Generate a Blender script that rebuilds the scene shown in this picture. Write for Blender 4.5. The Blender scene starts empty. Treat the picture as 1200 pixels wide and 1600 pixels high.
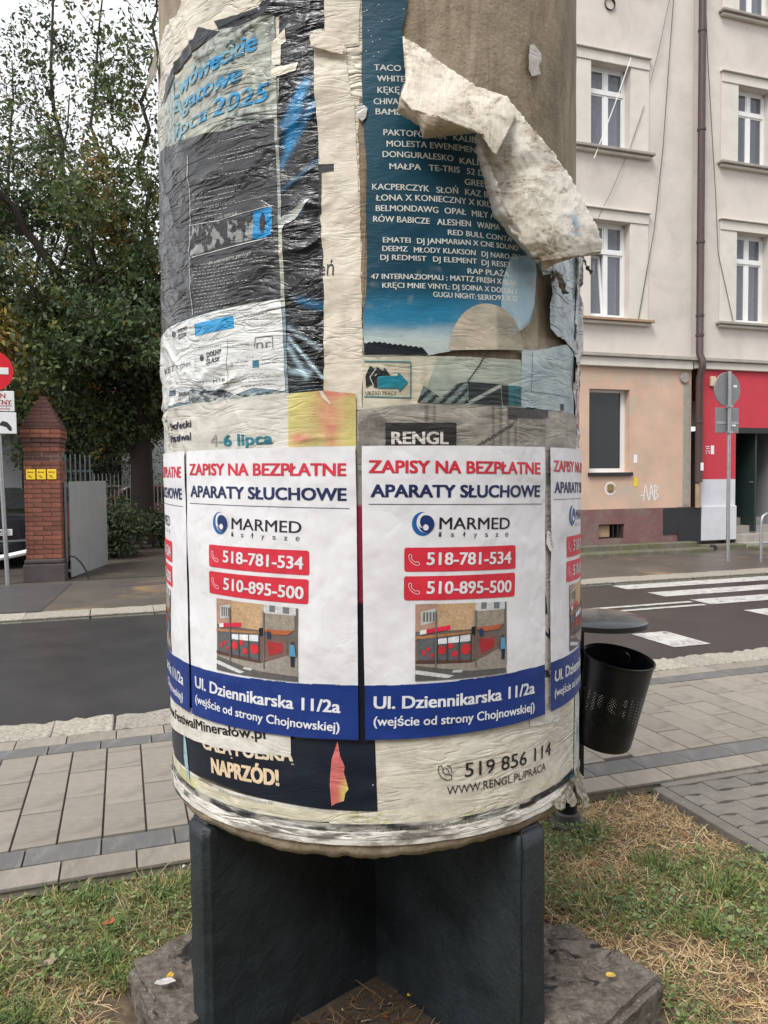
import bpy, bmesh, math, random
import numpy as np
from mathutils import Vector, Matrix
random.seed(7)
rng = np.random.default_rng(7)
sc = bpy.context.scene
COL = sc.collection
PI = math.pi
rad = math.radians

# ------------------------------------------------------------------ camera
F_PX, PITCH, ROLL, STREET = 1200.0, rad(2.6), rad(-0.57), rad(71.2)
EYE = 1.55
cp, sp, cr, sr = math.cos(PITCH), math.sin(PITCH), math.cos(ROLL), math.sin(ROLL)
CAM = np.array([[1, 0, 0], [0, cp, sp], [0, -sp, cp]]) @ np.array([[cr, 0, -sr], [0, 1, 0], [sr, 0, cr]])
cam_d = bpy.data.cameras.new('camera')
cam_d.sensor_fit = 'VERTICAL'
cam_d.sensor_height = 32.0
cam_d.lens = 24.0
cam_d.clip_start = 0.05
cam_d.clip_end = 600
cam = bpy.data.objects.new('camera', cam_d)
COL.objects.link(cam)
rgt, fwd, upv = CAM[:, 0], CAM[:, 1], CAM[:, 2]
cam.matrix_world = Matrix(((rgt[0], upv[0], -fwd[0], 0), (rgt[1], upv[1], -fwd[1], 0), (rgt[2], upv[2], -fwd[2], EYE), (0, 0, 0, 1)))
sc.camera = cam

# ------------------------------------------------------------------ daylight: overcast
SUN_EL, SUN_AZ = rad(52), rad(-150)      # azimuth measured from +Y (view direction) towards +X
world = bpy.data.worlds.new('World')
sc.world = world
world.use_nodes = True
wn = world.node_tree
wn.nodes.clear()
w_out = wn.nodes.new('ShaderNodeOutputWorld')
w_bg = wn.nodes.new('ShaderNodeBackground')
w_sky = wn.nodes.new('ShaderNodeTexSky')
w_sky.sky_type = 'NISHITA'
w_sky.sun_disc = False
w_sky.sun_elevation = SUN_EL
w_sky.sun_rotation = SUN_AZ
w_sky.air_density = 1.0
w_sky.dust_density = 3.0
w_hsv = wn.nodes.new('ShaderNodeHueSaturation')
w_hsv.inputs['Saturation'].default_value = 0.12
w_mix = wn.nodes.new('ShaderNodeMix')
w_mix.data_type = 'RGBA'
w_mix.inputs['Factor'].default_value = 0.72
w_mix.inputs['B'].default_value = (7.4, 7.55, 7.9, 1)   # even cloud deck
wn.links.new(w_sky.outputs[0], w_hsv.inputs['Color'])
wn.links.new(w_hsv.outputs[0], w_mix.inputs['A'])
wn.links.new(w_mix.outputs['Result'], w_bg.inputs['Color'])
w_bg.inputs['Strength'].default_value = 0.115
wn.links.new(w_bg.outputs[0], w_out.inputs['Surface'])
sun_d = bpy.data.lights.new('sun', 'SUN')
sun_d.energy = 1.5
sun_d.angle = rad(22)
sun_d.color = (1.0, 0.975, 0.94)
sun = bpy.data.objects.new('sun', sun_d)
COL.objects.link(sun)
sdir = Vector((math.sin(SUN_AZ) * math.cos(SUN_EL), math.cos(SUN_AZ) * math.cos(SUN_EL), math.sin(SUN_EL)))
sun.rotation_euler = sdir.to_track_quat('Z', 'Y').to_euler()
sun.location = (0, 0, 30)
sc.view_settings.view_transform = 'Standard'
sc.view_settings.look = 'None'
sc.view_settings.gamma = 1
sc.view_settings.exposure = 0.86
sc.cycles.max_bounces = 6
sc.cycles.diffuse_bounces = 3
sc.cycles.glossy_bounces = 3
sc.cycles.transmission_bounces = 4
sc.cycles.transparent_max_bounces = 8

# ------------------------------------------------------------------ geometry of the place
U = np.array([math.sin(STREET), math.cos(STREET), 0.0])      # along the street
N = np.array([-math.cos(STREET), math.sin(STREET), 0.0])     # across it, away from the camera
ST_ROT = PI / 2 - STREET
def S(u, n, z=0.0):
    return Vector((float(u * U[0] + n * N[0]), float(u * U[1] + n * N[1]), z))
EYEP = np.array([0, 0, EYE])
def ray(x, y):
    return CAM @ np.array([(x - 600) / F_PX, 1.0, -(y - 800) / F_PX])
def G(x, y, z=0.0):                                           # where a sight line meets the ground
    d = ray(x, y); t = (z - EYE) / d[2]
    return EYEP + d * t
def at_depth(x, y, n):                                        # where it meets the plane n metres across the street
    d = ray(x, y); t = n / (N @ d); q = EYEP + d * t
    return float(U @ q), float(q[2])

# ------------------------------------------------------------------ noise
def _hash(ix, iy, seed):
    h = (ix.astype(np.int64) * 374761393 + iy.astype(np.int64) * 668265263 + seed * 982451653) & 0xFFFFFFFF
    h = ((h ^ (h >> 13)) * 1274126177) & 0xFFFFFFFF
    h = h ^ (h >> 16)
    return (h & 0xFFFFFF) / float(0xFFFFFF)
def vnoise(x, y, seed=0):
    x = np.asarray(x, float); y = np.asarray(y, float)
    ix = np.floor(x); iy = np.floor(y); fx = x - ix; fy = y - iy
    fx = fx * fx * (3 - 2 * fx); fy = fy * fy * (3 - 2 * fy)
    a = _hash(ix, iy, seed); b = _hash(ix + 1, iy, seed); c = _hash(ix, iy + 1, seed); d = _hash(ix + 1, iy + 1, seed)
    return (a * (1 - fx) + b * fx) * (1 - fy) + (c * (1 - fx) + d * fx) * fy
def fbm(x, y, seed=0, o=4):
    t = 0; a = .5
    for k in range(o):
        t = t + a * vnoise(x * 2 ** k, y * 2 ** k, seed + k * 17); a *= .5
    return t
def sstep(a, b, x):
    t = np.clip((x - a) / (b - a), 0, 1)
    return t * t * (3 - 2 * t)

# ------------------------------------------------------------------ materials
MATS = {}
def new_mat(name):
    m = bpy.data.materials.new(name); m.use_nodes = True
    nt = m.node_tree; b = nt.nodes['Principled BSDF']
    MATS[name] = m
    return m, nt, b
def nd(nt, t, **k):
    n = nt.nodes.new(t)
    for a, v in k.items():
        setattr(n, a, v)
    return n
def noise_node(nt, vec, scale, detail=5, rough=.6, dist=0.0):
    n = nd(nt, 'ShaderNodeTexNoise'); n.inputs['Scale'].default_value = scale
    n.inputs['Detail'].default_value = detail; n.inputs['Roughness'].default_value = rough
    n.inputs['Distortion'].default_value = dist
    if vec is not None: nt.links.new(vec, n.inputs['Vector'])
    return n.outputs['Fac']
def ramp(nt, fac, stops):
    r = nd(nt, 'ShaderNodeValToRGB'); e = r.color_ramp.elements
    while len(e) < len(stops): e.new(0.5)
    for i, (p, c) in enumerate(stops):
        e[i].position = p; e[i].color = (*c, 1) if len(c) == 3 else c
    nt.links.new(fac, r.inputs[0]); return r.outputs[0]
def mixc(nt, fac, a, b, mode='MIX'):
    m = nd(nt, 'ShaderNodeMix', data_type='RGBA', blend_type=mode)
    for sk, v in (('Factor', fac), ('A', a), ('B', b)):
        s_ = m.inputs[sk]
        if isinstance(v, (int, float)): s_.default_value = v
        elif isinstance(v, tuple): s_.default_value = (*v[:3], 1)
        else: nt.links.new(v, s_)
    return m.outputs['Result']
def bump(nt, h, strength, dist, normal=None):
    b = nd(nt, 'ShaderNodeBump'); b.inputs['Strength'].default_value = strength; b.inputs['Distance'].default_value = dist
    nt.links.new(h, b.inputs['Height'])
    if normal is not None: nt.links.new(normal, b.inputs['Normal'])
    return b.outputs[0]
def mapped(nt, out, scale=(1, 1, 1), rot=(0, 0, 0)):
    m = nd(nt, 'ShaderNodeMapping'); m.inputs['Scale'].default_value = scale; m.inputs['Rotation'].default_value = rot
    nt.links.new(out, m.inputs['Vector']); return m.outputs[0]
def mat_plain(name, col, rough=.6, var=.25, scale=8, bumpd=.002, bscale=60, metal=0.0, col2=None, spec=None, coord='Object', objvar=0.0, patch=None):
    """a surface with mottled colour, fine relief and (objvar) a tone of its own for each object"""
    if name in MATS: return MATS[name]
    m, nt, b = new_mat(name)
    tc = nd(nt, 'ShaderNodeTexCoord'); v = tc.outputs[coord]
    c2 = col2 or tuple(c * (1 - var) for c in col)
    n1 = noise_node(nt, v, scale, 6, .65)
    c = ramp(nt, n1, [(.32, c2), (.68, col)])
    if patch:                                             # (colour, scale, lo, hi): stains
        n3 = noise_node(nt, v, patch[1], 5, .7, .6)
        c = mixc(nt, ramp(nt, n3, [(patch[2], (0, 0, 0)), (patch[3], (1, 1, 1))]), c, patch[0])
    if objvar:
        oi = nd(nt, 'ShaderNodeObjectInfo')
        k = ramp(nt, oi.outputs['Random'], [(0, (1 - objvar,) * 3), (1, (1 + objvar * .4,) * 3)])
        c = mixc(nt, 1.0, c, k, 'MULTIPLY')
    nt.links.new(c, b.inputs['Base Color'])
    b.inputs['Roughness'].default_value = rough; b.inputs['Metallic'].default_value = metal
    if spec is not None: b.inputs['Specular IOR Level'].default_value = spec
    if bumpd:
        n2 = noise_node(nt, v, bscale, 5, .7)
        nt.links.new(bump(nt, n2, .7, bumpd), b.inputs['Normal'])
    return m

# ------------------------------------------------------------------ objects
def tag(o, label=None, cat=None, group=None, kind=None):
    if label: o['label'] = label
    if cat: o['category'] = cat
    if group: o['group'] = group
    if kind: o['kind'] = kind
    return o
def thing(name, label, cat, loc=(0, 0, 0), rz=0.0, group=None):
    o = bpy.data.objects.new(name, None); o.empty_display_size = .2
    COL.objects.link(o); o.location = loc; o.rotation_euler = (0, 0, rz)
    return tag(o, label, cat, group)
def link(name, me, parent=None, loc=None, rot=None, scale=None):
    o = bpy.data.objects.new(name, me); COL.objects.link(o)
    if parent is not None: o.parent = parent
    if loc is not None: o.location = loc
    if rot is not None: o.rotation_euler = rot
    if scale is not None: o.scale = scale
    return o
def copy_tree(o, parent=None):
    c = o.copy(); COL.objects.link(c); c.parent = parent
    for ch in list(o.children): copy_tree(ch, c)
    return c
class MB:
    """collects faces, then becomes one mesh"""
    def __init__(s): s.v = []; s.f = []; s.mi = []; s.cur = 0
    def face(s, pts):
        i = len(s.v); s.v += [tuple(p) for p in pts]; s.f.append(tuple(range(i, i + len(pts)))); s.mi.append(s.cur); return s
    def box(s, x0, x1, y0, y1, z0, z1, b=0.0):
        if b:
            bm = bmesh.new(); bmesh.ops.create_cube(bm, size=1)
            for v in bm.verts: v.co = Vector(((x0 + x1) / 2 + v.co.x * (x1 - x0), (y0 + y1) / 2 + v.co.y * (y1 - y0), (z0 + z1) / 2 + v.co.z * (z1 - z0)))
            bmesh.ops.bevel(bm, geom=list(bm.edges), offset=b, segments=1, affect='EDGES', profile=.5)
            return s.add_bm(bm)
        i = len(s.v)
        s.v += [(x0, y0, z0), (x1, y0, z0), (x1, y1, z0), (x0, y1, z0), (x0, y0, z1), (x1, y0, z1), (x1, y1, z1), (x0, y1, z1)]
        for f in ((0, 3, 2, 1), (4, 5, 6, 7), (0, 1, 5, 4), (1, 2, 6, 5), (2, 3, 7, 6), (3, 0, 4, 7)):
            s.f.append(tuple(i + k for k in f)); s.mi.append(s.cur)
        return s
    def add_bm(s, bm):
        i = len(s.v); bm.verts.index_update()
        s.v += [tuple(v.co) for v in bm.verts]
        for f in bm.faces: s.f.append(tuple(i + v.index for v in f.verts)); s.mi.append(s.cur)
        bm.free(); return s
    def tube(s, pts, r, seg=8, caps=True):
        pts = [Vector(p) for p in pts]; n = len(pts)
        rs = r if isinstance(r, (list, tuple)) else [r] * n
        base = len(s.v); ref = None
        for k, p in enumerate(pts):
            t = (pts[min(k + 1, n - 1)] - pts[max(k - 1, 0)]).normalized()
            if ref is None:
                ref = t.cross(Vector((0, 0, 1)))
                if ref.length < .05: ref = t.cross(Vector((1, 0, 0)))
            a = (ref - t * ref.dot(t)).normalized(); ref = a; b = t.cross(a)
            for j in range(seg):
                an = 2 * PI * j / seg
                s.v.append(tuple(p + (a * math.cos(an) + b * math.sin(an)) * rs[k]))
        for k in range(n - 1):
            for j in range(seg):
                q = base + k * seg; s.f.append((q + j, q + (j + 1) % seg, q + seg + (j + 1) % seg, q + seg + j)); s.mi.append(s.cur)
        if caps:
            s.f.append(tuple(base + j for j in range(seg))[::-1]); s.mi.append(s.cur)
            s.f.append(tuple(base + (n - 1) * seg + j for j in range(seg))); s.mi.append(s.cur)
        return s
    def lathe(s, prof, seg=32, c=(0, 0, 0), closed=False):
        base = len(s.v)
        for r, z in prof:
            for j in range(seg):
                an = 2 * PI * j / seg; s.v.append((c[0] + r * math.cos(an), c[1] + r * math.sin(an), c[2] + z))
        for k in range(len(prof) - 1):
            for j in range(seg):
                q = base + k * seg; s.f.append((q + j, q + (j + 1) % seg, q + seg + (j + 1) % seg, q + seg + j)); s.mi.append(s.cur)
        return s
    def mesh(s, name, mats):
        me = bpy.data.meshes.new(name); me.from_pydata(s.v, [], s.f)
        for m in (mats if isinstance(mats, (list, tuple)) else [mats]): me.materials.append(m)
        me.polygons.foreach_set('material_index', s.mi)
        me.update(); return me
    def build(s, name, mats, parent=None, smooth=False, **k):
        me = s.mesh(name, mats)
        if smooth:
            me.polygons.foreach_set('use_smooth', [True] * len(me.polygons))
            try: me.set_sharp_from_angle(angle=rad(40))
            except Exception: pass
        return link(name, me, parent, **k)
def box_obj(name, m, parent, x0, x1, y0, y1, z0, z1, b=0.0):
    return MB().box(x0, x1, y0, y1, z0, z1, b).build(name, m, parent)
def np_mesh(name, V, Fq, mat, colors=None, smooth=False):
    """V (n,3), Fq (m,k) all faces of one size; colors (n,3) -> attribute Col"""
    me = bpy.data.meshes.new(name); V = np.asarray(V, np.float32); Fq = np.asarray(Fq, np.int32)
    me.vertices.add(len(V)); me.vertices.foreach_set('co', V.ravel())
    k = Fq.shape[1]; me.loops.add(Fq.size); me.loops.foreach_set('vertex_index', Fq.ravel())
    me.polygons.add(len(Fq)); me.polygons.foreach_set('loop_start', np.arange(len(Fq), dtype=np.int32) * k)
    if smooth: me.polygons.foreach_set('use_smooth', np.ones(len(Fq), bool))
    me.update(calc_edges=True)
    if colors is not None:
        a = me.color_attributes.new('Col', 'FLOAT_COLOR', 'POINT')
        c4 = np.ones((len(V), 4), np.float32); c4[:, :3] = colors; a.data.foreach_set('color', c4.ravel())
    me.materials.append(mat); return me
# ================================================================== the street
m_soil = mat_plain('soil', (.115, .082, .05), .95, .5, 30, .006, 90, patch=((.19, .14, .08), 14.0, .5, .7))
m_asph = mat_plain('wet_asphalt', (.040, .0385, .0385), .36, .3, 1.6, .005, 180, col2=(.022, .0215, .022), patch=((.018, .018, .018), .55, .56, .70))
m_slab = mat_plain('paving_slab_concrete', (.285, .25, .207), .72, .2, 7, .0018, 220, objvar=.12, patch=((.175, .152, .122), 2.6, .50, .72))
m_slabd = mat_plain('dark_paving_slab', (.135, .133, .130), .72, .2, 9, .0018, 220, objvar=.12, patch=((.19, .175, .155), 3, .5, .7))
m_gran = mat_plain('kerb_granite', (.47, .43, .355), .85, .6, 38, .010, 60, objvar=.15, patch=((.20, .175, .13), 22, .55, .68))
m_joint = mat_plain('joint_sand', (.085, .073, .06), .95, .4, 20, .002, 100)
m_farp = mat_plain('damp_far_pavement', (.115, .10, .085), .45, .35, 1.2, .003, 90, patch=((.26, .17, .09), .7, .56, .68))
m_paint = mat_plain('road_paint', (.56, .54, .51), .6, .3, 14, .001, 200, patch=((.12, .115, .11), 9, .50, .70))
m_wave = mat_plain('wave_paver', (.22, .20, .175), .88, .3, 14, .004, 160, objvar=.18)
m_edge = mat_plain('edging_board', (.20, .18, .155), .88, .3, 14, .003, 160, objvar=.1)

GZ = -0.05                                                   # lawn level
def street_rect(name, u0, u1, n0, n1, z, m, kind=None, nu=1, nn=1, th=0.0):
    mb = MB()
    if th: mb.box(u0, u1, n0, n1, z - th, z)
    else: mb.face([(u0, n0, z), (u1, n0, z), (u1, n1, z), (u0, n1, z)])
    o = mb.build(name, m, rot=(0, 0, ST_ROT))
    if kind: o['kind'] = kind
    return o
street_rect('ground', -160, 160, -60, 240, -.12, m_soil, 'structure')
# lawn with soft relief
nx = 150
gx, gy = np.meshgrid(np.linspace(-5, 5, nx), np.linspace(-3, 3.15, nx))
gz = -.036 + (fbm(gx * 2.2, gy * 2.2, 5) - .5) * .04 - .006
V = np.stack([gx * U[0] + gy * N[0], gx * U[1] + gy * N[1], gz], -1).reshape(-1, 3)
ii = (np.arange(nx - 1)[:, None] * nx + np.arange(nx - 1)[None]).ravel()
Fq = np.stack([ii, ii + 1, ii + nx + 1, ii + nx], -1)
cu = (gx.reshape(-1)[Fq].mean(1)); cn = gy.reshape(-1)[Fq].mean(1)
Fq = Fq[~((cu > 2.47) & (cn > -.4))]
lawn = link('lawn', np_mesh('lawn', V, Fq, m_soil, smooth=True)); lawn['kind'] = 'structure'
lawn_h = lambda u, n: -.036 + (fbm(u * 2.2, n * 2.2, 5) - .5) * .04 - .006

street_rect('road', -40, 60, 5.25, 9.45, -.035, m_asph, 'structure')
road = bpy.data.objects['road']
bed = street_rect('pavement', -12, 16, 3.165, 5.2, -.012, m_joint, 'structure')
farp = street_rect('far_pavement', -40, 60, 9.35, 30, -.004, m_farp, 'structure')
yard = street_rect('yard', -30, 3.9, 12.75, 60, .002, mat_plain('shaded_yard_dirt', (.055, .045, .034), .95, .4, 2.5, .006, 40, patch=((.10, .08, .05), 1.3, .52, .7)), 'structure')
# painted markings
def mark(name, pts, z=-.031):
    o = MB().face([(u, n, z) for u, n in pts]).build(name, m_paint, road)
    return o
for n0, n1, ua in ((8.9, 9.27, 6.57), (8.19, 8.56, 6.63), (7.49, 7.87, 6.74), (6.66, 7.03, 6.78), (5.95, 6.3, 6.8)):
    mark('crossing_stripe', [(ua, n0), (11.5, n0), (11.5, n1), (ua, n1)])
for n0 in (7.47, 7.70): mark('centre_line', [(2.3, n0), (6.66, n0), (6.66, n0 + .09), (2.3, n0 + .09)])
mark('painted_dash', [(4.75, 5.74), (5.16, 5.74), (5.16, 6.37), (4.75, 6.37)])
mark('painted_dash', [(4.98, 6.75), (5.2, 6.75), (5.2, 6.9), (4.98, 6.9)])
mark('painted_dash', [(3.2, 5.74), (3.6, 5.74), (3.6, 6.37), (3.2, 6.37)])

# paving slabs, each its own object with shared meshes
def slab_mesh(w, l, h, m, b=.0022, seed=0):
    mb = MB().box(-w / 2, w / 2, -l / 2, l / 2, -h, 0, b); return mb.mesh('paving_slab', m)
def lay(name, me, u, n, z, rz=0, sc_=None, parent=bed):
    o = link(name, me, parent, loc=(u, n, z), rot=(random.uniform(-.004, .004), random.uniform(-.004, .004), rz))
    if sc_: o.scale = sc_
    return o
R_ = random.Random(3)
slabA = slab_mesh(.1745, 1.0, .05, m_slab)
slabB = slab_mesh(1.0, .15, .05, m_slab); slabD = slab_mesh(1.0, .15, .05, m_slabd)
u = -1.40
while u < 5.9:
    n = 3.495 - R_.random() * .28
    while n < 4.665:
        l = R_.choice([.26, .34, .48, .52]); a = max(n, 3.495); b_ = min(n + l, 4.668)
        if b_ - a > .05:
            lay('paving_slab', slabA, u + .09, (a + b_) / 2, R_.uniform(-.0015, .0015), sc_=(1, b_ - a - .009, 1))
        n += l
    u += .1835
for n0, n1, me, ph, L in ((3.172, 3.325, slabB, -.27, .29), (3.335, 3.485, slabD, -.42, .30), (4.678, 4.822, slabD, -.44, .285), (4.83, 4.985, slabB, -.35, .28)):
    u = ph - L * 3
    while u < 5.9:
        lay('paving_slab', me, u + L / 2, (n0 + n1) / 2, R_.uniform(-.0015, .0015), sc_=(L - .007, (n1 - n0) / .15, 1)); u += L
# granite kerbs: uneven stones
def rough_stone(w, l, h, seed, amp=.019):
    bm = bmesh.new(); bmesh.ops.create_cube(bm, size=1)
    bmesh.ops.subdivide_edges(bm, edges=[e for e in bm.edges if abs((e.verts[0].co - e.verts[1].co).x) > .5], cuts=5, use_grid_fill=True)
    r = random.Random(seed)
    for v in bm.verts:
        v.co.x *= w; v.co.y *= l; v.co.z = (v.co.z - .5) * h
        if v.co.y > 0 : v.co.y += r.uniform(-amp, amp) * 1.6
        v.co.z += r.uniform(-amp, amp) * .35
        if abs(v.co.x) > w * .45: v.co.x += r.uniform(-amp, amp) * .5
    bmesh.ops.bevel(bm, geom=list(bm.edges), offset=.006, segments=1, affect='EDGES')
    return MB().add_bm(bm).mesh('kerb_stone', m_gran)
kst = [rough_stone(.36, .30, .12, k) for k in range(5)]
kerb = thing('kerb', None, None, S(0, 0), ST_ROT); kerb['kind'] = 'structure'
k = 0; u = -1.9
while u < 6.4:
    o = link('kerb_stone', kst[k % 5], kerb, loc=(u + .18, 5.145, .004)); o.scale = (.985, 1, 1); u += .365; k += 1
k2 = thing('far_kerb', None, None, S(0, 0), ST_ROT); k2['kind'] = 'structure'
kst2 = [rough_stone(.7, .42, .14, 20 + k, .016) for k in range(4)]
u = -3.2; k = 0
while u < 12:
    link('kerb_stone', kst2[k % 4], k2, loc=(u + .35, 9.57, .012)); u += .705; k += 1
# hidden continuation of both kerbs
MB().box(-40, -1.9, 5.0, 5.29, -.1, .004).build('kerb_run', m_gran, kerb)
MB().box(6.41, 60, 5.0, 5.29, -.1, .004).build('kerb_run', m_gran, kerb)
MB().box(-40, -3.21, 9.36, 9.77, -.1, .012).build('kerb_run', m_gran, k2)
MB().box(12, 60, 9.36, 9.77, -.1, .012).build('kerb_run', m_gran, k2)

# side area of wave pavers, with its edging boards
wave_area = street_rect('paver_area', 2.53, 8.0, -.4, 3.165, -.03, m_joint, 'structure')
for k in range(4):
    box_obj('edging_board', m_edge, wave_area, 2.455, 2.52, 2.17 - k * .96 + .003, 3.12 - k * .96, -.14, -.004, .004)
for k in range(12):
    box_obj('edging_board', m_edge, wave_area, 2.53 + k * .6, 3.125 + k * .6, 3.115, 3.16, -.14, -.006, .004)
def wave_mesh():
    w, l = .205, .108; n = 10; pts = []
    for k in range(n + 1):
        t = k / n; pts.append((-w / 2 + w * t, -l / 2 + .011 * math.sin(t * 2 * PI)))
    top = [(x, y + l) for x, y in pts][::-1]
    bm = bmesh.new(); vs = [bm.verts.new((x, y, 0)) for x, y in pts + top]
    f = bm.faces.new(vs); r = bmesh.ops.inset_individual(bm, faces=[f], thickness=.006, depth=0.004)
    bm.verts.ensure_lookup_table()
    ed = [e for e in bm.edges if e.is_boundary]; g = bmesh.ops.extrude_edge_only(bm, edges=ed)
    for v in g['geom']:
        if isinstance(v, bmesh.types.BMVert): v.co.z -= .03
    bmesh.ops.recalc_face_normals(bm, faces=bm.faces)
    return MB().add_bm(bm).mesh('wave_paver', m_wave)
wme = wave_mesh()
for j in range(26):
    for i in range(10):
        uu = 2.64 + i * .213 + (j % 2) * .106; nn = 3.055 - j * .116
        if nn < .5 or uu > 4.4 or G is None: continue
        if uu - 2.5 > 2.2 or nn < 1.6: continue
        if i == 0 and j % 2: lay('wave_paver', wme, 2.588, nn, -.012, parent=wave_area, sc_=(.5, 1, 1))
        lay('wave_paver', wme, uu, nn, -.012 + R_.uniform(-.003, .002), rz=R_.uniform(-.015, .015), parent=wave_area)
# ================================================================== the two houses across the street
m_cream = mat_plain('cream_plaster', (.65, .59, .53), .9, .16, .9, .003, 60, patch=((.49, .44, .39), 1.1, .48, .75))
m_cream2 = mat_plain('pale_plaster_trim', (.66, .62, .55), .9, .14, 3, .002, 80)
m_orange = mat_plain('orange_plaster', (.63, .435, .325), .9, .22, 1.3, .004, 50, patch=((.46, .385, .30), 1.5, .50, .68))
m_red = mat_plain('red_shop_paint', (.52, .035, .055), .7, .1, 3, .001, 60)
m_whitew = mat_plain('whitewashed_base', (.60, .60, .63), .85, .12, 4, .002, 60)
m_plinth = mat_plain('maroon_plinth', (.22, .11, .105), .85, .3, 2.5, .003, 60, patch=((.17, .15, .12), 2.5, .5, .65))
m_black = mat_plain('black_paint', (.02, .02, .024), .6, .3, 5, .001, 60)
m_moss = mat_plain('mossy_step', (.17, .15, .12), .9, .4, 5, .005, 60, patch=((.10, .11, .045), 3, .45, .6))
m_winf = mat_plain('white_window_frame', (.78, .78, .77), .45, .06, 6, 0)
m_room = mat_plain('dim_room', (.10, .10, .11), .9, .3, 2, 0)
m_curt = mat_plain('net_curtain', (.42, .42, .46), .9, .25, 9, 0)
m_pipe = mat_plain('brown_pipe', (.085, .05, .05), .5, .3, 6, .0005, 60)
m_grey = mat_plain('grey_stone_sill', (.36, .33, .29), .85, .25, 6, .002, 90)
m_rust = mat_plain('rusty_sill', (.40, .27, .17), .8, .3, 8, .001, 90)
m_gdoor = mat_plain('dark_green_door', (.018, .034, .032), .5, .2, 5, 0)
m_hall = mat_plain('hall_wall', (.26, .26, .27), .9, .1, 3, 0)
m_steel = mat_plain('galvanised_steel', (.42, .43, .44), .42, .25, 20, .0004, 120, metal=.7)
m_signb = mat_plain('sign_back_grey', (.22, .225, .23), .5, .12, 8, 0, metal=.3)
m_wire = mat_plain('grey_wire', (.12, .11, .11), .7, .1, 4, 0)
m_yel = mat_plain('yellow_plate', (.80, .58, .02), .5, .08, 10, 0)
m_roof = mat_plain('roof_tiles', (.22, .075, .05), .8, .4, 6, .004, 30)
m, nt, b = new_mat('window_glass')
b.inputs['Base Color'].default_value = (.16, .17, .20, 1); b.inputs['Roughness'].default_value = .06; b.inputs['Alpha'].default_value = .62
b.inputs['Specular IOR Level'].default_value = .8
m_glass = m
m, nt, b = new_mat('dark_shop_glass')
b.inputs['Base Color'].default_value = (.022, .026, .026, 1); b.inputs['Roughness'].default_value = .05; b.inputs['Alpha'].default_value = .85
m_glassd = m

FN = 13.0
def wall_sheet(mb, u0, u1, z0, z1, holes, y=0.0, reveal=.26):
    us = sorted({u0, u1, *[h[0] for h in holes], *[h[1] for h in holes]}); zs = sorted({z0, z1, *[h[2] for h in holes], *[h[3] for h in holes]})
    us = [q for q in us if u0 <= q <= u1]; zs = [q for q in zs if z0 <= q <= z1]
    for a, b_ in zip(us, us[1:]):
        for c, d in zip(zs, zs[1:]):
            mu, mz = (a + b_) / 2, (c + d) / 2
            if any(h[0] < mu < h[1] and h[2] < mz < h[3] for h in holes): continue
            mb.face([(a, y, c), (b_, y, c), (b_, y, d), (a, y, d)])
    for h in holes:
        a, b_, c, d = h
        if a < u0 or b_ > u1 or c < z0 or d > z1: continue
        mb.face([(a, y, c), (a, y, d), (a, y + reveal, d), (a, y + reveal, c)][::-1])
        mb.face([(b_, y, c), (b_, y + reveal, c), (b_, y + reveal, d), (b_, y, d)][::-1])
        mb.face([(a, y, d), (b_, y, d), (b_, y + reveal, d), (a, y + reveal, d)][::-1])
        mb.face([(a, y, c), (a, y + reveal, c), (b_, y + reveal, c), (b_, y, c)][::-1])
def house(name, label, u0, u1):
    return thing(name, label, 'building', S(u0, FN), ST_ROT)
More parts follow.
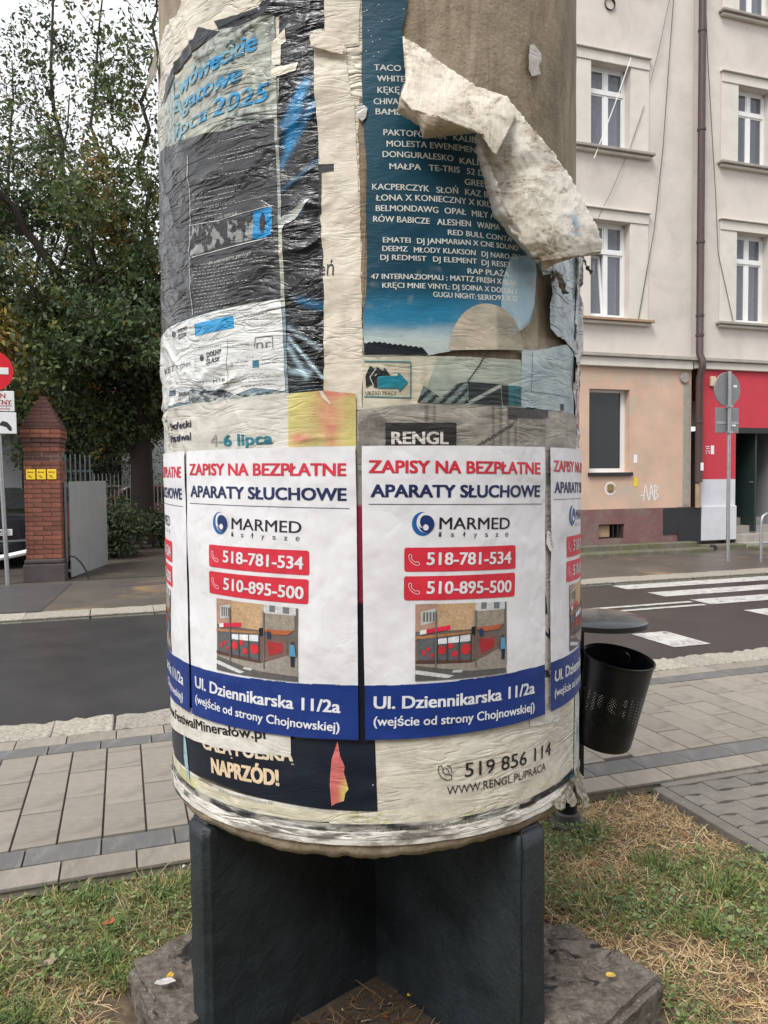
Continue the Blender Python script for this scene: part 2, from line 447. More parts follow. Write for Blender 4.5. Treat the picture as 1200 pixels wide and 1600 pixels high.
def window(par, u0, a, b_, c, d, kind='sash', surround=True, sillm=None, curtain=False, tilt=False):
    a -= u0; b_ -= u0; yf = .16
    w = MB(); fw = .055; tr = c + (d - c) * .70; mid = (a + b_) / 2
    if kind == 'sash':
        for (p, q, r_, s_) in ((a, a + fw, c, d), (b_ - fw, b_, c, d), (a, b_, c, c + fw), (a, b_, d - fw, d)):
            w.box(p + .001, q - .001, yf, yf + .07, r_ + .001, s_ - .001)
        w.box(a + fw, b_ - fw, yf - .012, yf + .06, tr - .035, tr + .035)
        w.box(mid - .035, mid + .035, yf + .004, yf + .06, c + fw, tr - .036)
        w.box(mid - .03, mid + .03, yf + .004, yf + .06, tr + .036, d - fw)
        for (p, q) in ((a + fw + .001, mid - .036), (mid + .036, b_ - fw - .001)):
            for r_, s_ in ((c + fw + .001, tr - .037), (tr + .037, d - fw - .001)):
                if tilt and p < mid - .1 and r_ < tr - .1: continue
                t = .03
                w.box(p, p + t, yf + .008, yf + .045, r_, s_); w.box(q - t, q, yf + .008, yf + .045, r_, s_)
                w.box(p + t, q - t, yf + .008, yf + .045, r_, r_ + t); w.box(p + t, q - t, yf + .008, yf + .045, s_ - t, s_)
    else:
        for (p, q, r_, s_) in ((a, a + .03, c, d), (b_ - .10, b_, c, d), (a + .03, b_ - .10, c, c + .08), (a + .03, b_ - .10, d - .05, d)):
            w.box(p + .001, q - .001, yf, yf + .06, r_ + .001, s_ - .001)
    f = w.build('window', m_winf, par)
    if kind == 'sash':
        for (p, q) in ((a + .09, mid - .068), (mid + .068, b_ - .09)):
            for r_, s_ in ((c + .09, tr - .07), (tr + .07, d - .09)):
                if tilt and p < mid - .1 and r_ < tr - .1: continue
                MB().face([(p, yf + .02, r_), (q, yf + .02, r_), (q, yf + .02, s_), (p, yf + .02, s_)]).build('pane', m_glass, f)
        if tilt:
            p, q, r_, s_ = a + fw + .002, mid - .037, c + fw + .002, tr - .038; t = .045; ms = MB()
            ms.box(0, t, 0, .04, 0, s_ - r_); ms.box(q - p - t, q - p, 0, .04, 0, s_ - r_); ms.box(t, q - p - t, 0, .04, 0, t); ms.box(t, q - p - t, 0, .04, s_ - r_ - t, s_ - r_)
            so = ms.build('open_sash', m_winf, f, loc=(p, yf + .01, r_), rot=(-.085, 0, 0))
            MB().face([(p + t, yf + .03, r_ + t), (q - t, yf + .03, r_ + t), (q - t, yf + .165, s_ - t), (p + t, yf + .165, s_ - t)]).build('pane', m_glass, f)
        if curtain:
            n = 26; mbc = MB()
            for k in range(n):
                x0 = a + (b_ - a) * k / n; x1 = a + (b_ - a) * (k + 1) / n
                y0 = .30 + .02 * math.sin(k * 2.1); y1 = .30 + .02 * math.sin((k + 1) * 2.1)
                mbc.face([(x0, y0, c), (x1, y1, c), (x1, y1, tr + (d - tr) * curtain), (x0, y0, tr + (d - tr) * curtain)])
            mbc.build('curtain', m_curt, f)
    else:
        MB().face([(a + .03, yf + .02, c + .08), (b_ - .1, yf + .02, c + .08), (b_ - .1, yf + .02, d - .05), (a + .03, yf + .02, d - .05)]).build('pane', m_glassd, f)
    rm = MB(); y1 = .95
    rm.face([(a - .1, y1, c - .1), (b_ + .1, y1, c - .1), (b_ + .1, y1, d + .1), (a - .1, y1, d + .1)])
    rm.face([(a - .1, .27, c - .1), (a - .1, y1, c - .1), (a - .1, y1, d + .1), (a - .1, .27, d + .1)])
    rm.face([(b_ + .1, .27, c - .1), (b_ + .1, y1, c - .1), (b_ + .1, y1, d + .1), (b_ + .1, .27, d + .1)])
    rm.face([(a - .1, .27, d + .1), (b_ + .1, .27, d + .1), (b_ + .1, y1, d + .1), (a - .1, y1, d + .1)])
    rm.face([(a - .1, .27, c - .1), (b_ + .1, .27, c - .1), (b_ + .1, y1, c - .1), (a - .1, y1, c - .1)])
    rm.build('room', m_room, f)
    if surround:
        wd = .43
        box_obj('window_surround', m_cream2, par, a - wd, a - .001, -.03, 0, c - .02, d + .001, .004); box_obj('window_surround', m_cream2, par, b_ + .001, b_ + wd, -.03, 0, c - .02, d + .001, .004)
        s = MB(); s.box(a - wd, b_ + wd, -.05, 0, d + .003, d + .20, .006); s.box(a - wd - .03, b_ + wd + .03, -.10, 0, d + .202, d + .235, .006)
        s.build('lintel', m_cream2, par)
        s = MB(); s.box(a - wd - .08, b_ + wd + .08, -.15, .0, c - .075, c - .024, .006); s.build('sill', sillm or m_grey, par)
        s = MB(); s.box(a - wd - .04, b_ + wd + .04, -.09, .0, c - .13, c - .077, .01); s.build('sill_moulding', m_cream2, par)
        box_obj('inner_sill', m_winf, f, a + .002, b_ - .002, .002, .158, c + .001, c + .02)
    else:
        s = MB(); s.box(a - .03, b_ + .05, -.06, .15, c - .07, c - .002, .004); s.build('sill', m_black, par)

# ---- cream and orange house
A0, A1, TOP = 4.0, 11.13, 14.5
hA = house('cream_house', 'cream plastered tenement with an orange ground floor, left of the brown downpipe', A0, A1)
winA = [(8.70, 9.60, 7.90, 9.49), (8.70, 9.60, 4.64, 6.50), (5.6, 6.5, 7.90, 9.49), (5.6, 6.5, 4.64, 6.50), (8.7, 9.6, 11.25, 12.8), (5.6, 6.5, 11.25, 12.8)]
rel = lambda hs, u0: [(h[0] - u0, h[1] - u0, h[2], h[3]) for h in hs]
mb = MB(); wall_sheet(mb, 0, A1 - A0, 3.92, TOP, rel(winA, A0))
mb.box(0, A1 - A0, .27 + .9, 9, 3.0, TOP); mb.face([(0, 0, 0), (0, 0, TOP), (0, 1.2, TOP), (0, 1.2, 0)])
mb.build('upper_wall', m_cream, hA)
gwin = [(8.69, 9.63, 1.60, 3.24)]; cell = [(8.89, 9.49, .28, .57)]
mb = MB(); wall_sheet(mb, 0, A1 - A0, .87, 3.68, rel(gwin, A0), reveal=.24); mb.box(0, A1 - A0, 1.17, 9, 0, 3); mb.build('ground_floor_wall', m_orange, hA)
mb = MB(); wall_sheet(mb, 0, A1 - A0 - .35, -.1, .87, rel(cell, A0), y=-.035, reveal=.3); mb.face([(0, -.035, .87), (A1 - A0 - .35, -.035, .87), (A1 - A0 - .35, 0, .87), (0, 0, .87)]); mb.build('plinth', m_plinth, hA)
MB().box(A1 - A0 - .35, A1 - A0 + .22, -.06, 0, -.1, .872, .004).build('corner_plinth', m_black, hA)
box_obj('painted_hatch', m_black, hA, 10.42 - A0, 10.778 - A0, -.06, -.037, .33, .86, .004)
cw = box_obj('cellar_window', m_rust, hA, 8.89 - A0 + .05, 9.2 - A0, .05, .08, .31, .55, .003)
for q in (9.25, 9.36, 9.45): MB().tube([(q - A0, 0, .29), (q - A0, 0, .56)], .012, 6).build('bar', m_black, cw)
box_obj('cellar_room', m_black, cw, 8.87 - A0, 9.51 - A0, .28, .3, .26, .6)
mb = MB(); mb.box(0, A1 - A0 - .03, -.09, 0, 3.68, 3.86, .01); mb.build('cornice', m_cream2, hA)
mb = MB(); mb.box(0, A1 - A0 + .0, -.15, 0, 3.862, 3.90, .006); mb.box(0, A1 - A0, -.12, 0, 3.9, 3.935, .004); mb.build('cornice_flashing', m_grey, hA)
for i, h in enumerate(winA):
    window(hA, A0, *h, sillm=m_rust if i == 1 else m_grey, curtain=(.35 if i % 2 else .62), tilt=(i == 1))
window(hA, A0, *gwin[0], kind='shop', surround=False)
mb = MB(); mb.lathe([(.0, -.01), (.10, -.012), (.115, .0), (.115, .03)], 24); o = mb.build('round_vent', m_black, hA, loc=(9.12 - A0, -.01, 10.62), rot=(PI / 2, 0, 0))
MB().lathe([(.0, .04), (.10, .04), (.11, .03), (.11, 0)], 20).build('round_cover', m_grey, hA, loc=(10.94 - A0, -.005, 3.52), rot=(PI / 2, 0, 0))
box_obj('repair_patch', m_grey, hA, 10.93 - A0, 11.10 - A0, -.012, -.001, .9, 3.4, .003)
box_obj('side_panel_mark', m_cream2, hA, 8.1 - A0, 8.42 - A0, -.012, -.001, 1.4, 3.3, .003)
# drainpipe
pp = MB(); zz = [TOP, 10, 6, 3.98, 3.9, 1.5]; pp.tube([(11.22 - A0, -.13, z) for z in (TOP, 7, 4.0)] + [(11.22 - A0, -.21, 3.85), (11.22 - A0, -.21, 3.7), (11.22 - A0, -.13, 3.5), (11.22 - A0, -.13, 1.38)], .072, 14)
dpo = pp.build('drainpipe', m_pipe, hA, smooth=True)
for z in (10.4, 8.46, 6.22, 4.75, 4.35, 2.6): MB().tube([(11.22 - A0, -.13, z), (11.22 - A0, -.13, z + .05)], .085, 14).build('pipe_collar', m_pipe, dpo)
MB().tube([(11.22 - A0, -.11, .86), (11.22 - A0, -.11, 1.36)], .055, 10).build('old_pipe_stub', m_rust, dpo)
box_obj('paint_flake', m_winf, dpo, 11.20 - A0, 11.27 - A0, -.215, -.205, 1.62, 1.78, .002)
# plaques, stickers
box_obj('house_sticker', m_winf, hA, 9.73 - A0, 9.81 - A0, -.006, -.001, 1.78, 1.95)
box_obj('gas_sticker', m_yel, hA, 9.73 - A0, 9.82 - A0, -.006, -.001, 1.31, 1.49)
def ring(cx, cz, r0, r1, mb, y=-.004, n=20, a0=0, a1=2 * PI, sx=1):
    for k in range(n):
        a = a0 + (a1 - a0) * k / n; b_ = a0 + (a1 - a0) * (k + 1) / n
        mb.face([(cx + r0 * math.cos(a) * sx, y, cz + r0 * math.sin(a)), (cx + r1 * math.cos(a) * sx, y, cz + r1 * math.sin(a)), (cx + r1 * math.cos(b_) * sx, y, cz + r1 * math.sin(b_)), (cx + r0 * math.cos(b_) * sx, y, cz + r0 * math.sin(b_))])
mb = MB(); ring(9.18 - A0, 1.28, .10, .135, mb, n=17, a0=.4, a1=5.9); mb.build('painted_ring', m_winf, hA)
box_obj('gas_box', mat_plain('old_brass', (.25, .19, .08), .6, .3), hA, 9.12 - A0, 9.24 - A0, -.03, -.001, 1.22, 1.36, .003)
def strokes(name, m_, par, u0, lines, w=.018, y=-.004):
    mb = MB()
    for ln in lines:
        P = [np.array([p[0] - u0, p[1]]) for p in ln]
        for p, q in zip(P, P[1:]):
            t = (q - p) / (np.linalg.norm(q - p) + 1e-9); nn = np.array([-t[1], t[0]]) * w / 2; p2 = p - t * w / 3; q2 = q + t * w / 3
            mb.face([(p2[0] - nn[0], y, p2[1] - nn[1]), (q2[0] - nn[0], y, q2[1] - nn[1]), (q2[0] + nn[0], y, q2[1] + nn[1]), (p2[0] + nn[0], y, p2[1] + nn[1])])
    return mb.build(name, m_, par)
pxl = lambda pts: [at_depth(880 + x / 3.75, 560 + y / 3.75, FN) for x, y in pts]
strokes('graffiti', m_winf, hA, A0, [pxl([(470, 830), (480, 735), (500, 830)]), pxl([(505, 830), (515, 730), (530, 825), (520, 790), (505, 790)]), pxl([(535, 740), (535, 825)]), pxl([(540, 745), (555, 760), (540, 780), (557, 805), (535, 830)]), pxl([(455, 805), (475, 800)]), pxl([(505, 885), (520, 890), (530, 910)])], .022)
# cables on the wall
def cable(name, pts, par, u0, m_=m_wire, r=.009, n=FN - .05):
    P = [at_depth(x, y, n) for x, y in pts]
    return MB().tube([(p[0] - u0, n - FN, p[1]) for p in P], r, 5).build(name, m_, par)
cable('cable', [(1053, -10), (1045, 100), (1036, 230), (1022, 360), (1006, 450), (997, 502)], hA, A0)
cable('cable', [(1048, -10), (1030, 75), (1016, 130)], hA, A0, r=.006)
cable('cable', [(1007, 165), (985, 230), (955, 300), (935, 340)], hA, A0, r=.006)
cable('white_cable', [(986, 90), (960, 165), (928, 248)], hA, A0, m_winf, .009, FN - .12)

# ---- red shopfront house
B0, B1 = 11.135, 22.0
hB = house('red_front_house', 'cream plastered tenement with a red shopfront and grey base, right of the downpipe', B0, B1)
winB = [(12.24, 13.10, 7.98, 9.56), (12.24, 13.10, 4.72, 6.58), (12.24, 13.10, 11.0, 12.6), (14.9, 15.8, 7.98, 9.56), (14.9, 15.8, 4.72, 6.58)]
mb = MB(); wall_sheet(mb, 0, B1 - B0, 3.92, TOP, rel(winB, B0)); mb.box(0, B1 - B0, 1.3, 9, 3.2, TOP); mb.face([(B1 - B0, 0, 0), (B1 - B0, 1.3, 0), (B1 - B0, 1.3, TOP), (B1 - B0, 0, TOP)]); mb.build('upper_wall', m_cream, hB)
door = [(12.27, 13.55, .12, 2.52)]
mb = MB(); wall_sheet(mb, .2, B1 - B0, 1.44, 3.70, [(12.27 - B0, 13.55 - B0, 1.0, 2.52)], y=-.02, reveal=0); mb.face([(.2, -.02, 3.7), (B1 - B0, -.02, 3.7), (B1 - B0, 0, 3.7), (.2, 0, 3.7)]); mb.face([(.2, -.02, 1.44), (.2, -.02, 3.7), (.2, 0, 3.7), (.2, 0, 1.44)])
mb.build('red_wall', m_red, hB)
mb = MB(); wall_sheet(mb, .2, B1 - B0, .88, 1.438, [(12.27 - B0, 13.55 - B0, .5, 1.5)], y=-.018, reveal=0); mb.build('grey_wall', m_whitew, hB)
MB().box(.23, 12.27 - B0, -.07, 0, .16, .878, .01).build('grey_plinth', m_whitew, hB)
MB().box(13.56 - B0, B1 - B0, -.07, 0, .16, .878, .01).build('grey_plinth', m_whitew, hB)
mb = MB()                                                   # entrance passage
a, b_ = 12.27 - B0, 13.55 - B0
mb.face([(a, -.02, .12), (a, 2.2, .12), (a, 2.2, 2.52), (a, -.02, 2.52)]); mb.face([(b_, -.02, .12), (b_, 2.2, .12), (b_, 2.2, 2.52), (b_, -.02, 2.52)])
mb.face([(a, -.02, 2.52), (b_, -.02, 2.52), (b_, 2.2, 2.52), (a, 2.2, 2.52)]); mb.face([(a, 2.2, .12), (b_, 2.2, .12), (b_, 2.2, 2.52), (a, 2.2, 2.52)])
mb.build('entrance_passage', m_hall, hB)
dr = box_obj('entrance_door', m_gdoor, hB, a + .62, a + .67, .08, .75, .30, 2.42, .005)
box_obj('door_handle', m_steel, dr, a + .60, a + .618, .12, .22, 1.35, 1.38)
box_obj('door_lintel', m_black, hB, a - .0, b_, -.035, .12, 2.40, 2.519, .004)
for k in range(5): box_obj('doorstep', m_grey, hB, a + .004, b_ - .004, -.30 + k * .26, -.045 + k * .26, -.1, .10 + k * .16, .008)
box_obj('alarm_box', mat_plain('beige_plastic', (.62, .50, .34), .5, .1), hB, 11.56 - B0, 11.69 - B0, -.09, -.02, 3.36, 3.56, .012)
box_obj('notice', m_winf, hB, 11.62 - B0, 11.70 - B0, -.026, -.0205, 1.96, 2.14)
strokes('notice_print', m_winf, hB, B0, [[(11.49, 2.12), (11.58, 2.12)], [(11.5, 2.08), (11.58, 2.08)], [(11.49, 2.03), (11.53, 2.03)], [(11.55, 2.03), (11.58, 2.03), (11.58, 1.97)], [(11.5, 1.97), (11.52, 2.0)]], .014, y=-.024)
mb = MB(); mb.box(.0, B1 - B0, -.09, 0, 3.705, 3.86, .01); mb.build('cornice', m_cream2, hB)
mb = MB(); mb.box(.0, B1 - B0, -.15, 0, 3.862, 3.90, .006); mb.box(0.0, B1 - B0, -.12, 0, 3.9, 3.935, .004); mb.build('cornice_flashing', m_grey, hB)
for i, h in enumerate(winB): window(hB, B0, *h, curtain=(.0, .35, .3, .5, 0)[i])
cable('cable', [(1102, -10), (1106, 90), (1112, 200), (1118, 300), (1122, 395), (1132, 440), (1147, 508)], hB, B0, r=.008)
mb = MB()
for hs, u0, u1 in ((hA, A0, A1), (hB, B0, B1)):
    r_ = MB(); L = u1 - u0
    r_.face([(-.1, -.4, TOP), (L, -.4, TOP), (L, 4.5, TOP + 3), (-.1, 4.5, TOP + 3)]); r_.face([(-.1, 4.5, TOP + 3), (L, 4.5, TOP + 3), (L, 9.3, TOP), (-.1, 9.3, TOP)])
    r_.build('roof', m_roof, hs)
# two long stone ledges at the wall foot
lg = thing('wall_steps', 'two long mossy stone ledges at the foot of the orange house wall', 'steps', S(4.0, 12.5), ST_ROT)
for k in range(6):
    box_obj('upper_ledge', m_moss, lg, k * 1.18 + .003, k * 1.18 + 1.177, .22, .46, -.1, .17, .012)
    box_obj('lower_ledge', m_moss, lg, k * 1.2 + .003, k * 1.2 + 1.197, -.12, .218, -.1, .07, .015)
rl = thing('side_ledge', 'low dark stone ledge under the grey base of the red-fronted house', 'steps', S(11.25, 12.62), ST_ROT)
box_obj('ledge_stone', m_moss, rl, 0, 1.0, 0, .33, -.1, .09, .015); box_obj('ledge_stone', m_moss, rl, 1.01, 3.3, -.35, .0, -.1, .05, .015)
MB().lathe([(.0, 0), (.03, .002), (.06, .0), (.07, -.02), (.07, -.1)], 14).build('drain_mouth', m_black, rl, loc=(.12, -.06, .04), rot=(PI / 2, 0, 0))

# ---- sign seen from behind, railing
def clamp_boxes(par, zs, m_):
    for z in zs: box_obj('clamp', m_, par, -.05, .05, -.045, .03, z - .02, z + .02, .004)
bs = thing('road_sign', 'round road sign over a rectangular plate, both seen from behind, on a grey post', 'road sign', S(10.05, 10.79), ST_ROT + .06)
MB().tube([(0, 0, 0), (0, 0, 3.33)], .032, 12).build('post', m_steel, bs, smooth=True)
dz = 3.02
MB().lathe([(.0, 0), (.295, 0), (.30, .006), (.30, .018), (.285, .02), (.28, .006)], 40).build('round_plate', m_signb, bs, loc=(0, .04, dz), rot=(-PI / 2, 0, 0))
box_obj('square_plate', m_signb, bs, -.27, .27, .04, .055, 2.26, 2.70, .006)
box_obj('stiffener', m_steel, bs, -.26, .26, .034, .040, 2.42, 2.46); clamp_boxes(bs, (2.72, 2.27), m_steel)
box_obj('sticker', m_winf, bs, .13, .21, .034, .0395, 3.06, 3.10); box_obj('sticker', m_winf, bs, .10, .19, .034, .0395, 2.38, 2.41)
rg = thing('guard_railing', 'grey tubular guard railing at the crossing, right of the sign post', 'railing', S(10.55, 10.55), ST_ROT)
MB().tube([(0, 0, 0), (0, 0, .70), (.03, 0, .80), (.10, 0, .84), (3.2, 0, .84), (3.27, 0, .80), (3.3, 0, .7), (3.3, 0, 0)], .026, 10).build('frame', m_steel, rg, smooth=True)
MB().tube([(0, 0, .33), (3.3, 0, .33)], .02, 10).build('lower_bar', m_steel, rg, smooth=True)
# ================================================================== advertising column
CR = 0.63
CC = np.array([-0.0335, 2.45, 0.0])
CBOT, CTOP = 0.63, 3.15
def CP(x, y, r=CR):
    """photo sight line -> (arc length s, height z) on the column's surface"""
    d = ray(x, y); o = EYEP - CC
    a = d[0] ** 2 + d[1] ** 2; b = o[0] * d[0] + o[1] * d[1]; c = o[0] ** 2 + o[1] ** 2 - r * r
    disc = b * b - a * c
    t = (-b - math.sqrt(max(disc, 0))) / a
    q = o + d * t
    return math.atan2(q[0], -q[1]) * CR, float(q[2])
CAMI = CAM.T
def PXY(s, z, r=CR):
    ph = np.asarray(s) / CR; z = np.asarray(z)
    P = np.stack([CC[0] + r * np.sin(ph), CC[1] - r * np.cos(ph), z - EYE + 0 * ph], 0)
    q = np.tensordot(CAMI, P, 1)
    return 600 + F_PX * q[0] / q[1], 800 - F_PX * q[2] / q[1]
def cyl(s, z, r):
    ph = s / CR
    return np.stack([r * np.sin(ph), -r * np.cos(ph), z], -1)
def disp(s, z):
    s = np.asarray(s, float); z = np.asarray(z, float)
    base = (fbm(s * 7, z * 7, 31, 3) - .45) * .004
    k = (1 - sstep(-.13, -.03, s)) * sstep(1.575, 1.68, z)
    k2 = sstep(-.13, -.03, s) * (1 - sstep(-.03, .0, s)) * sstep(1.575, 1.68, z) * .35
    k3 = (1 - sstep(1.0, 1.1, z)) * .22 + sstep(-.0, .05, s) * sstep(1.6, 1.7, z) * .16
    far = sstep(-.45, -.8, s)
    ang = .45 + .55 * sstep(-.35, -.85, s)
    wx = fbm(s * 5, z * 5, 77, 3) * .20
    a = s * np.cos(ang) + z * np.sin(ang); b = -s * np.sin(ang) + z * np.cos(ang) + wx
    gate = .25 + .75 * sstep(.36, .62, fbm(s * 5 + 3, z * 5, 93, 2))
    r1 = gate * (1 - np.abs(2 * vnoise(a * 5, b * 25, 11) - 1)) ** 4
    r2 = gate * (1 - np.abs(2 * vnoise(a * 9 + 5, b * 52, 12) - 1)) ** 3
    w = r1 * .0085 + r2 * .0030 * (1 + .6 * far)
    # a few long soft folds across the left sheets
    r3 = (1 - np.abs(2 * vnoise(a * 2.2 + 9, b * 9, 14) - 1)) ** 7 * .007
    return base + (k + k2 + k3) * (w + r3 * k)

m_conc = mat_plain('old_concrete', (.30, .245, .175), .93, .42, 5, .006, 55, col2=(.17, .135, .095), patch=((.36, .32, .25), 9, .56, .66))
def conc_mat():
    m, nt, b = new_mat('weathered_column_concrete')
    tc = nd(nt, 'ShaderNodeTexCoord'); v = tc.outputs['Object']
    n1 = noise_node(nt, mapped(nt, v, (1, 1, .45)), 5, 6, .7, .4)
    c = ramp(nt, n1, [(.30, (.15, .115, .075)), (.45, (.27, .215, .145)), (.60, (.38, .31, .22)), (.76, (.52, .45, .35))])
    n2 = noise_node(nt, mapped(nt, v, (1, 1, .12)), 30, 4, .7)
    c = mixc(nt, ramp(nt, n2, [(.52, (0, 0, 0)), (.72, (.55, .55, .55))]), c, (.12, .095, .06))
    n4 = noise_node(nt, v, 130, 3, .7); c = mixc(nt, ramp(nt, n4, [(.62, (0, 0, 0)), (.70, (.6, .6, .6))]), c, (.08, .065, .045))
    nt.links.new(c, b.inputs['Base Color']); b.inputs['Roughness'].default_value = .93
    n3 = noise_node(nt, v, 70, 6, .75); n5 = noise_node(nt, v, 9, 5, .7)
    nt.links.new(bump(nt, n3, .8, .0035, bump(nt, n5, .9, .010)), b.inputs['Normal'])
    return m
m_cshaft = conc_mat()
def tar_mat():
    m, nt, b = new_mat('dark_bitumen_paint')
    tc = nd(nt, 'ShaderNodeTexCoord'); v = tc.outputs['Object']
    n1 = noise_node(nt, v, 6, 5, .6)
    c = ramp(nt, n1, [(.3, (.008, .012, .015)), (.7, (.020, .028, .032))])
    n2 = noise_node(nt, mapped(nt, v, (1, 1, .35)), 95, 3, .8)
    c = mixc(nt, ramp(nt, n2, [(.70, (0, 0, 0)), (.76, (.8, .8, .8))]), c, (.10, .105, .10))
    n5 = noise_node(nt, mapped(nt, v, (1, 1, .25)), 12, 5, .8); c = mixc(nt, ramp(nt, n5, [(.60, (0, 0, 0)), (.8, (.5, .5, .5))]), c, (.05, .045, .035))
    nt.links.new(c, b.inputs['Base Color'])
    nt.links.new(ramp(nt, n1, [(.3, (.42,) * 3), (.7, (.7,) * 3)]), b.inputs['Roughness'])
    n3 = noise_node(nt, v, 14, 6, .7); n4 = noise_node(nt, v, 120, 4, .7)
    nt.links.new(bump(nt, n4, .5, .0014, bump(nt, n3, .8, .010)), b.inputs['Normal'])
    return m
m_tar = tar_mat()

adv = thing('advertising_column', 'round concrete advertising column covered with posters, standing on a dark cross-shaped foot', 'advertising column', (CC[0], CC[1], GZ))
# shaft: full ring, finer in front
ns = 300; phs = np.concatenate([np.linspace(-1.9, 1.9, 220), np.linspace(1.95, 2 * PI - 1.95, 60)])
zs_ = np.linspace(CBOT + .012, CTOP, 150)
PH, ZZ = np.meshgrid(phs, zs_)
k_ = (np.abs(PH) < 1.9)
rr = CR - .0035 + np.where(k_, np.minimum(disp(PH * CR, ZZ) * .4, .001), 0) + (fbm(PH * 6, ZZ * 9, 41) - .55) * .004
V = np.stack([rr * np.sin(PH), -rr * np.cos(PH), ZZ - GZ], -1).reshape(-1, 3)
n_ = len(phs); i_ = (np.arange(len(zs_) - 1)[:, None] * n_ + np.arange(n_)[None]).ravel(); j_ = (np.arange(len(zs_) - 1)[:, None] * n_ + (np.arange(n_)[None] + 1) % n_).ravel()
link('shaft', np_mesh('shaft', V, np.stack([i_, j_, j_ + n_, i_ + n_], -1), m_cshaft, smooth=True), adv)
MB().lathe([(0, CTOP - GZ + .12), (.5, CTOP - GZ + .10), (.68, CTOP - GZ + .03), (.70, CTOP - GZ - .02), (.62, CTOP - GZ - .021)], 64).build('cap', m_cshaft, adv, smooth=True)
# ragged lower lip
ns = 360; prof = [(.40, .0), (.590, -.010), (.618, -.004), (.630, .012), (.632, .030), (.620, .048)]
ph = np.linspace(0, 2 * PI, ns, endpoint=False); V = []
for k, (r, z) in enumerate(prof):
    w = (fbm(np.cos(ph) * 9 + 20, np.sin(ph) * 9 + 20, 51, 5) - .48)
    q = 1.0 if k > 0 else 0
    V.append(np.stack([(r + w * .022 * q) * np.sin(ph), -(r + w * .022 * q) * np.cos(ph), CBOT - GZ + z + w * .045 * (k in (1, 2, 3)) + 0 * ph], -1))
V = np.concatenate(V); i_ = (np.arange(len(prof) - 1)[:, None] * ns + np.arange(ns)[None]).ravel(); j_ = (np.arange(len(prof) - 1)[:, None] * ns + (np.arange(ns)[None] + 1) % ns).ravel()
link('lower_rim', np_mesh('lower_rim', V, np.stack([i_, j_, j_ + ns, i_ + ns], -1), m_cshaft, smooth=True), adv)
MB().lathe([(0, CBOT - GZ + .0), (.5, CBOT - GZ)], 40).build('underside', m_tar, adv)
# four arms of the foot
def leg_mesh(seed):
    bm = bmesh.new(); bmesh.ops.create_cube(bm, size=1)
    for v in bm.verts: v.co = Vector((v.co.x * .098, -(.5 + v.co.y) * .635 if False else (v.co.y - .5) * .64, (v.co.z + .5) * (CBOT - GZ + .03) - .03))
    bmesh.ops.bevel(bm, geom=list(bm.edges), offset=.012, segments=2, affect='EDGES')
    for ax, stp, lo, hi in ((1, .04, -.62, 0), (2, .045, 0, .7), (0, .03, -.04, .04)):
        t = lo
        while t < hi:
            co = [0, 0, 0]; co[ax] = t; no = [0, 0, 0]; no[ax] = 1
            bmesh.ops.bisect_plane(bm, geom=list(bm.verts) + list(bm.edges) + list(bm.faces), plane_co=co, plane_no=no); t += stp
    for v in bm.verts:
        a = float(fbm(v.co.y * 12 + seed * 9, v.co.z * 9 + v.co.x * 14, 61 + seed)) - .48
        nrm = v.normal
        v.co += nrm * a * .016
    bmesh.ops.recalc_face_normals(bm, faces=bm.faces)
    return MB().add_bm(bm).mesh('leg', m_tar)
for k, az in enumerate((-49, 41, 131, 221)):
    o = link('leg', leg_mesh(k), adv, rot=(0, 0, rad(az)))
    o.data.polygons.foreach_set('use_smooth', [True] * len(o.data.polygons))
# footing blocks beside the arms
def footing_mat():
    m, nt, b = new_mat('crumbling_footing')
    tc = nd(nt, 'ShaderNodeTexCoord'); v = tc.outputs['Object']
    n1 = noise_node(nt, v, 20, 9, .85)
    c = ramp(nt, n1, [(.36, (.09, .07, .055)), (.47, (.23, .19, .155)), (.62, (.42, .365, .31))])
    n2 = noise_node(nt, v, 90, 3, .7); c = mixc(nt, ramp(nt, n2, [(.60, (0, 0, 0)), (.66, (.9, .9, .9))]), c, (.50, .46, .40))
    n3 = noise_node(nt, v, 5, 4, .7, 1.0); c = mixc(nt, ramp(nt, n3, [(.60, (0, 0, 0)), (.64, (.9, .9, .9))]), c, (.02, .022, .026))
    nt.links.new(c, b.inputs['Base Color']); b.inputs['Roughness'].default_value = .85
    nt.links.new(bump(nt, noise_node(nt, v, 110, 6, .85), 1, .016, bump(nt, n1, 1, .035)), b.inputs['Normal'])
    return m
m_foot = footing_mat()
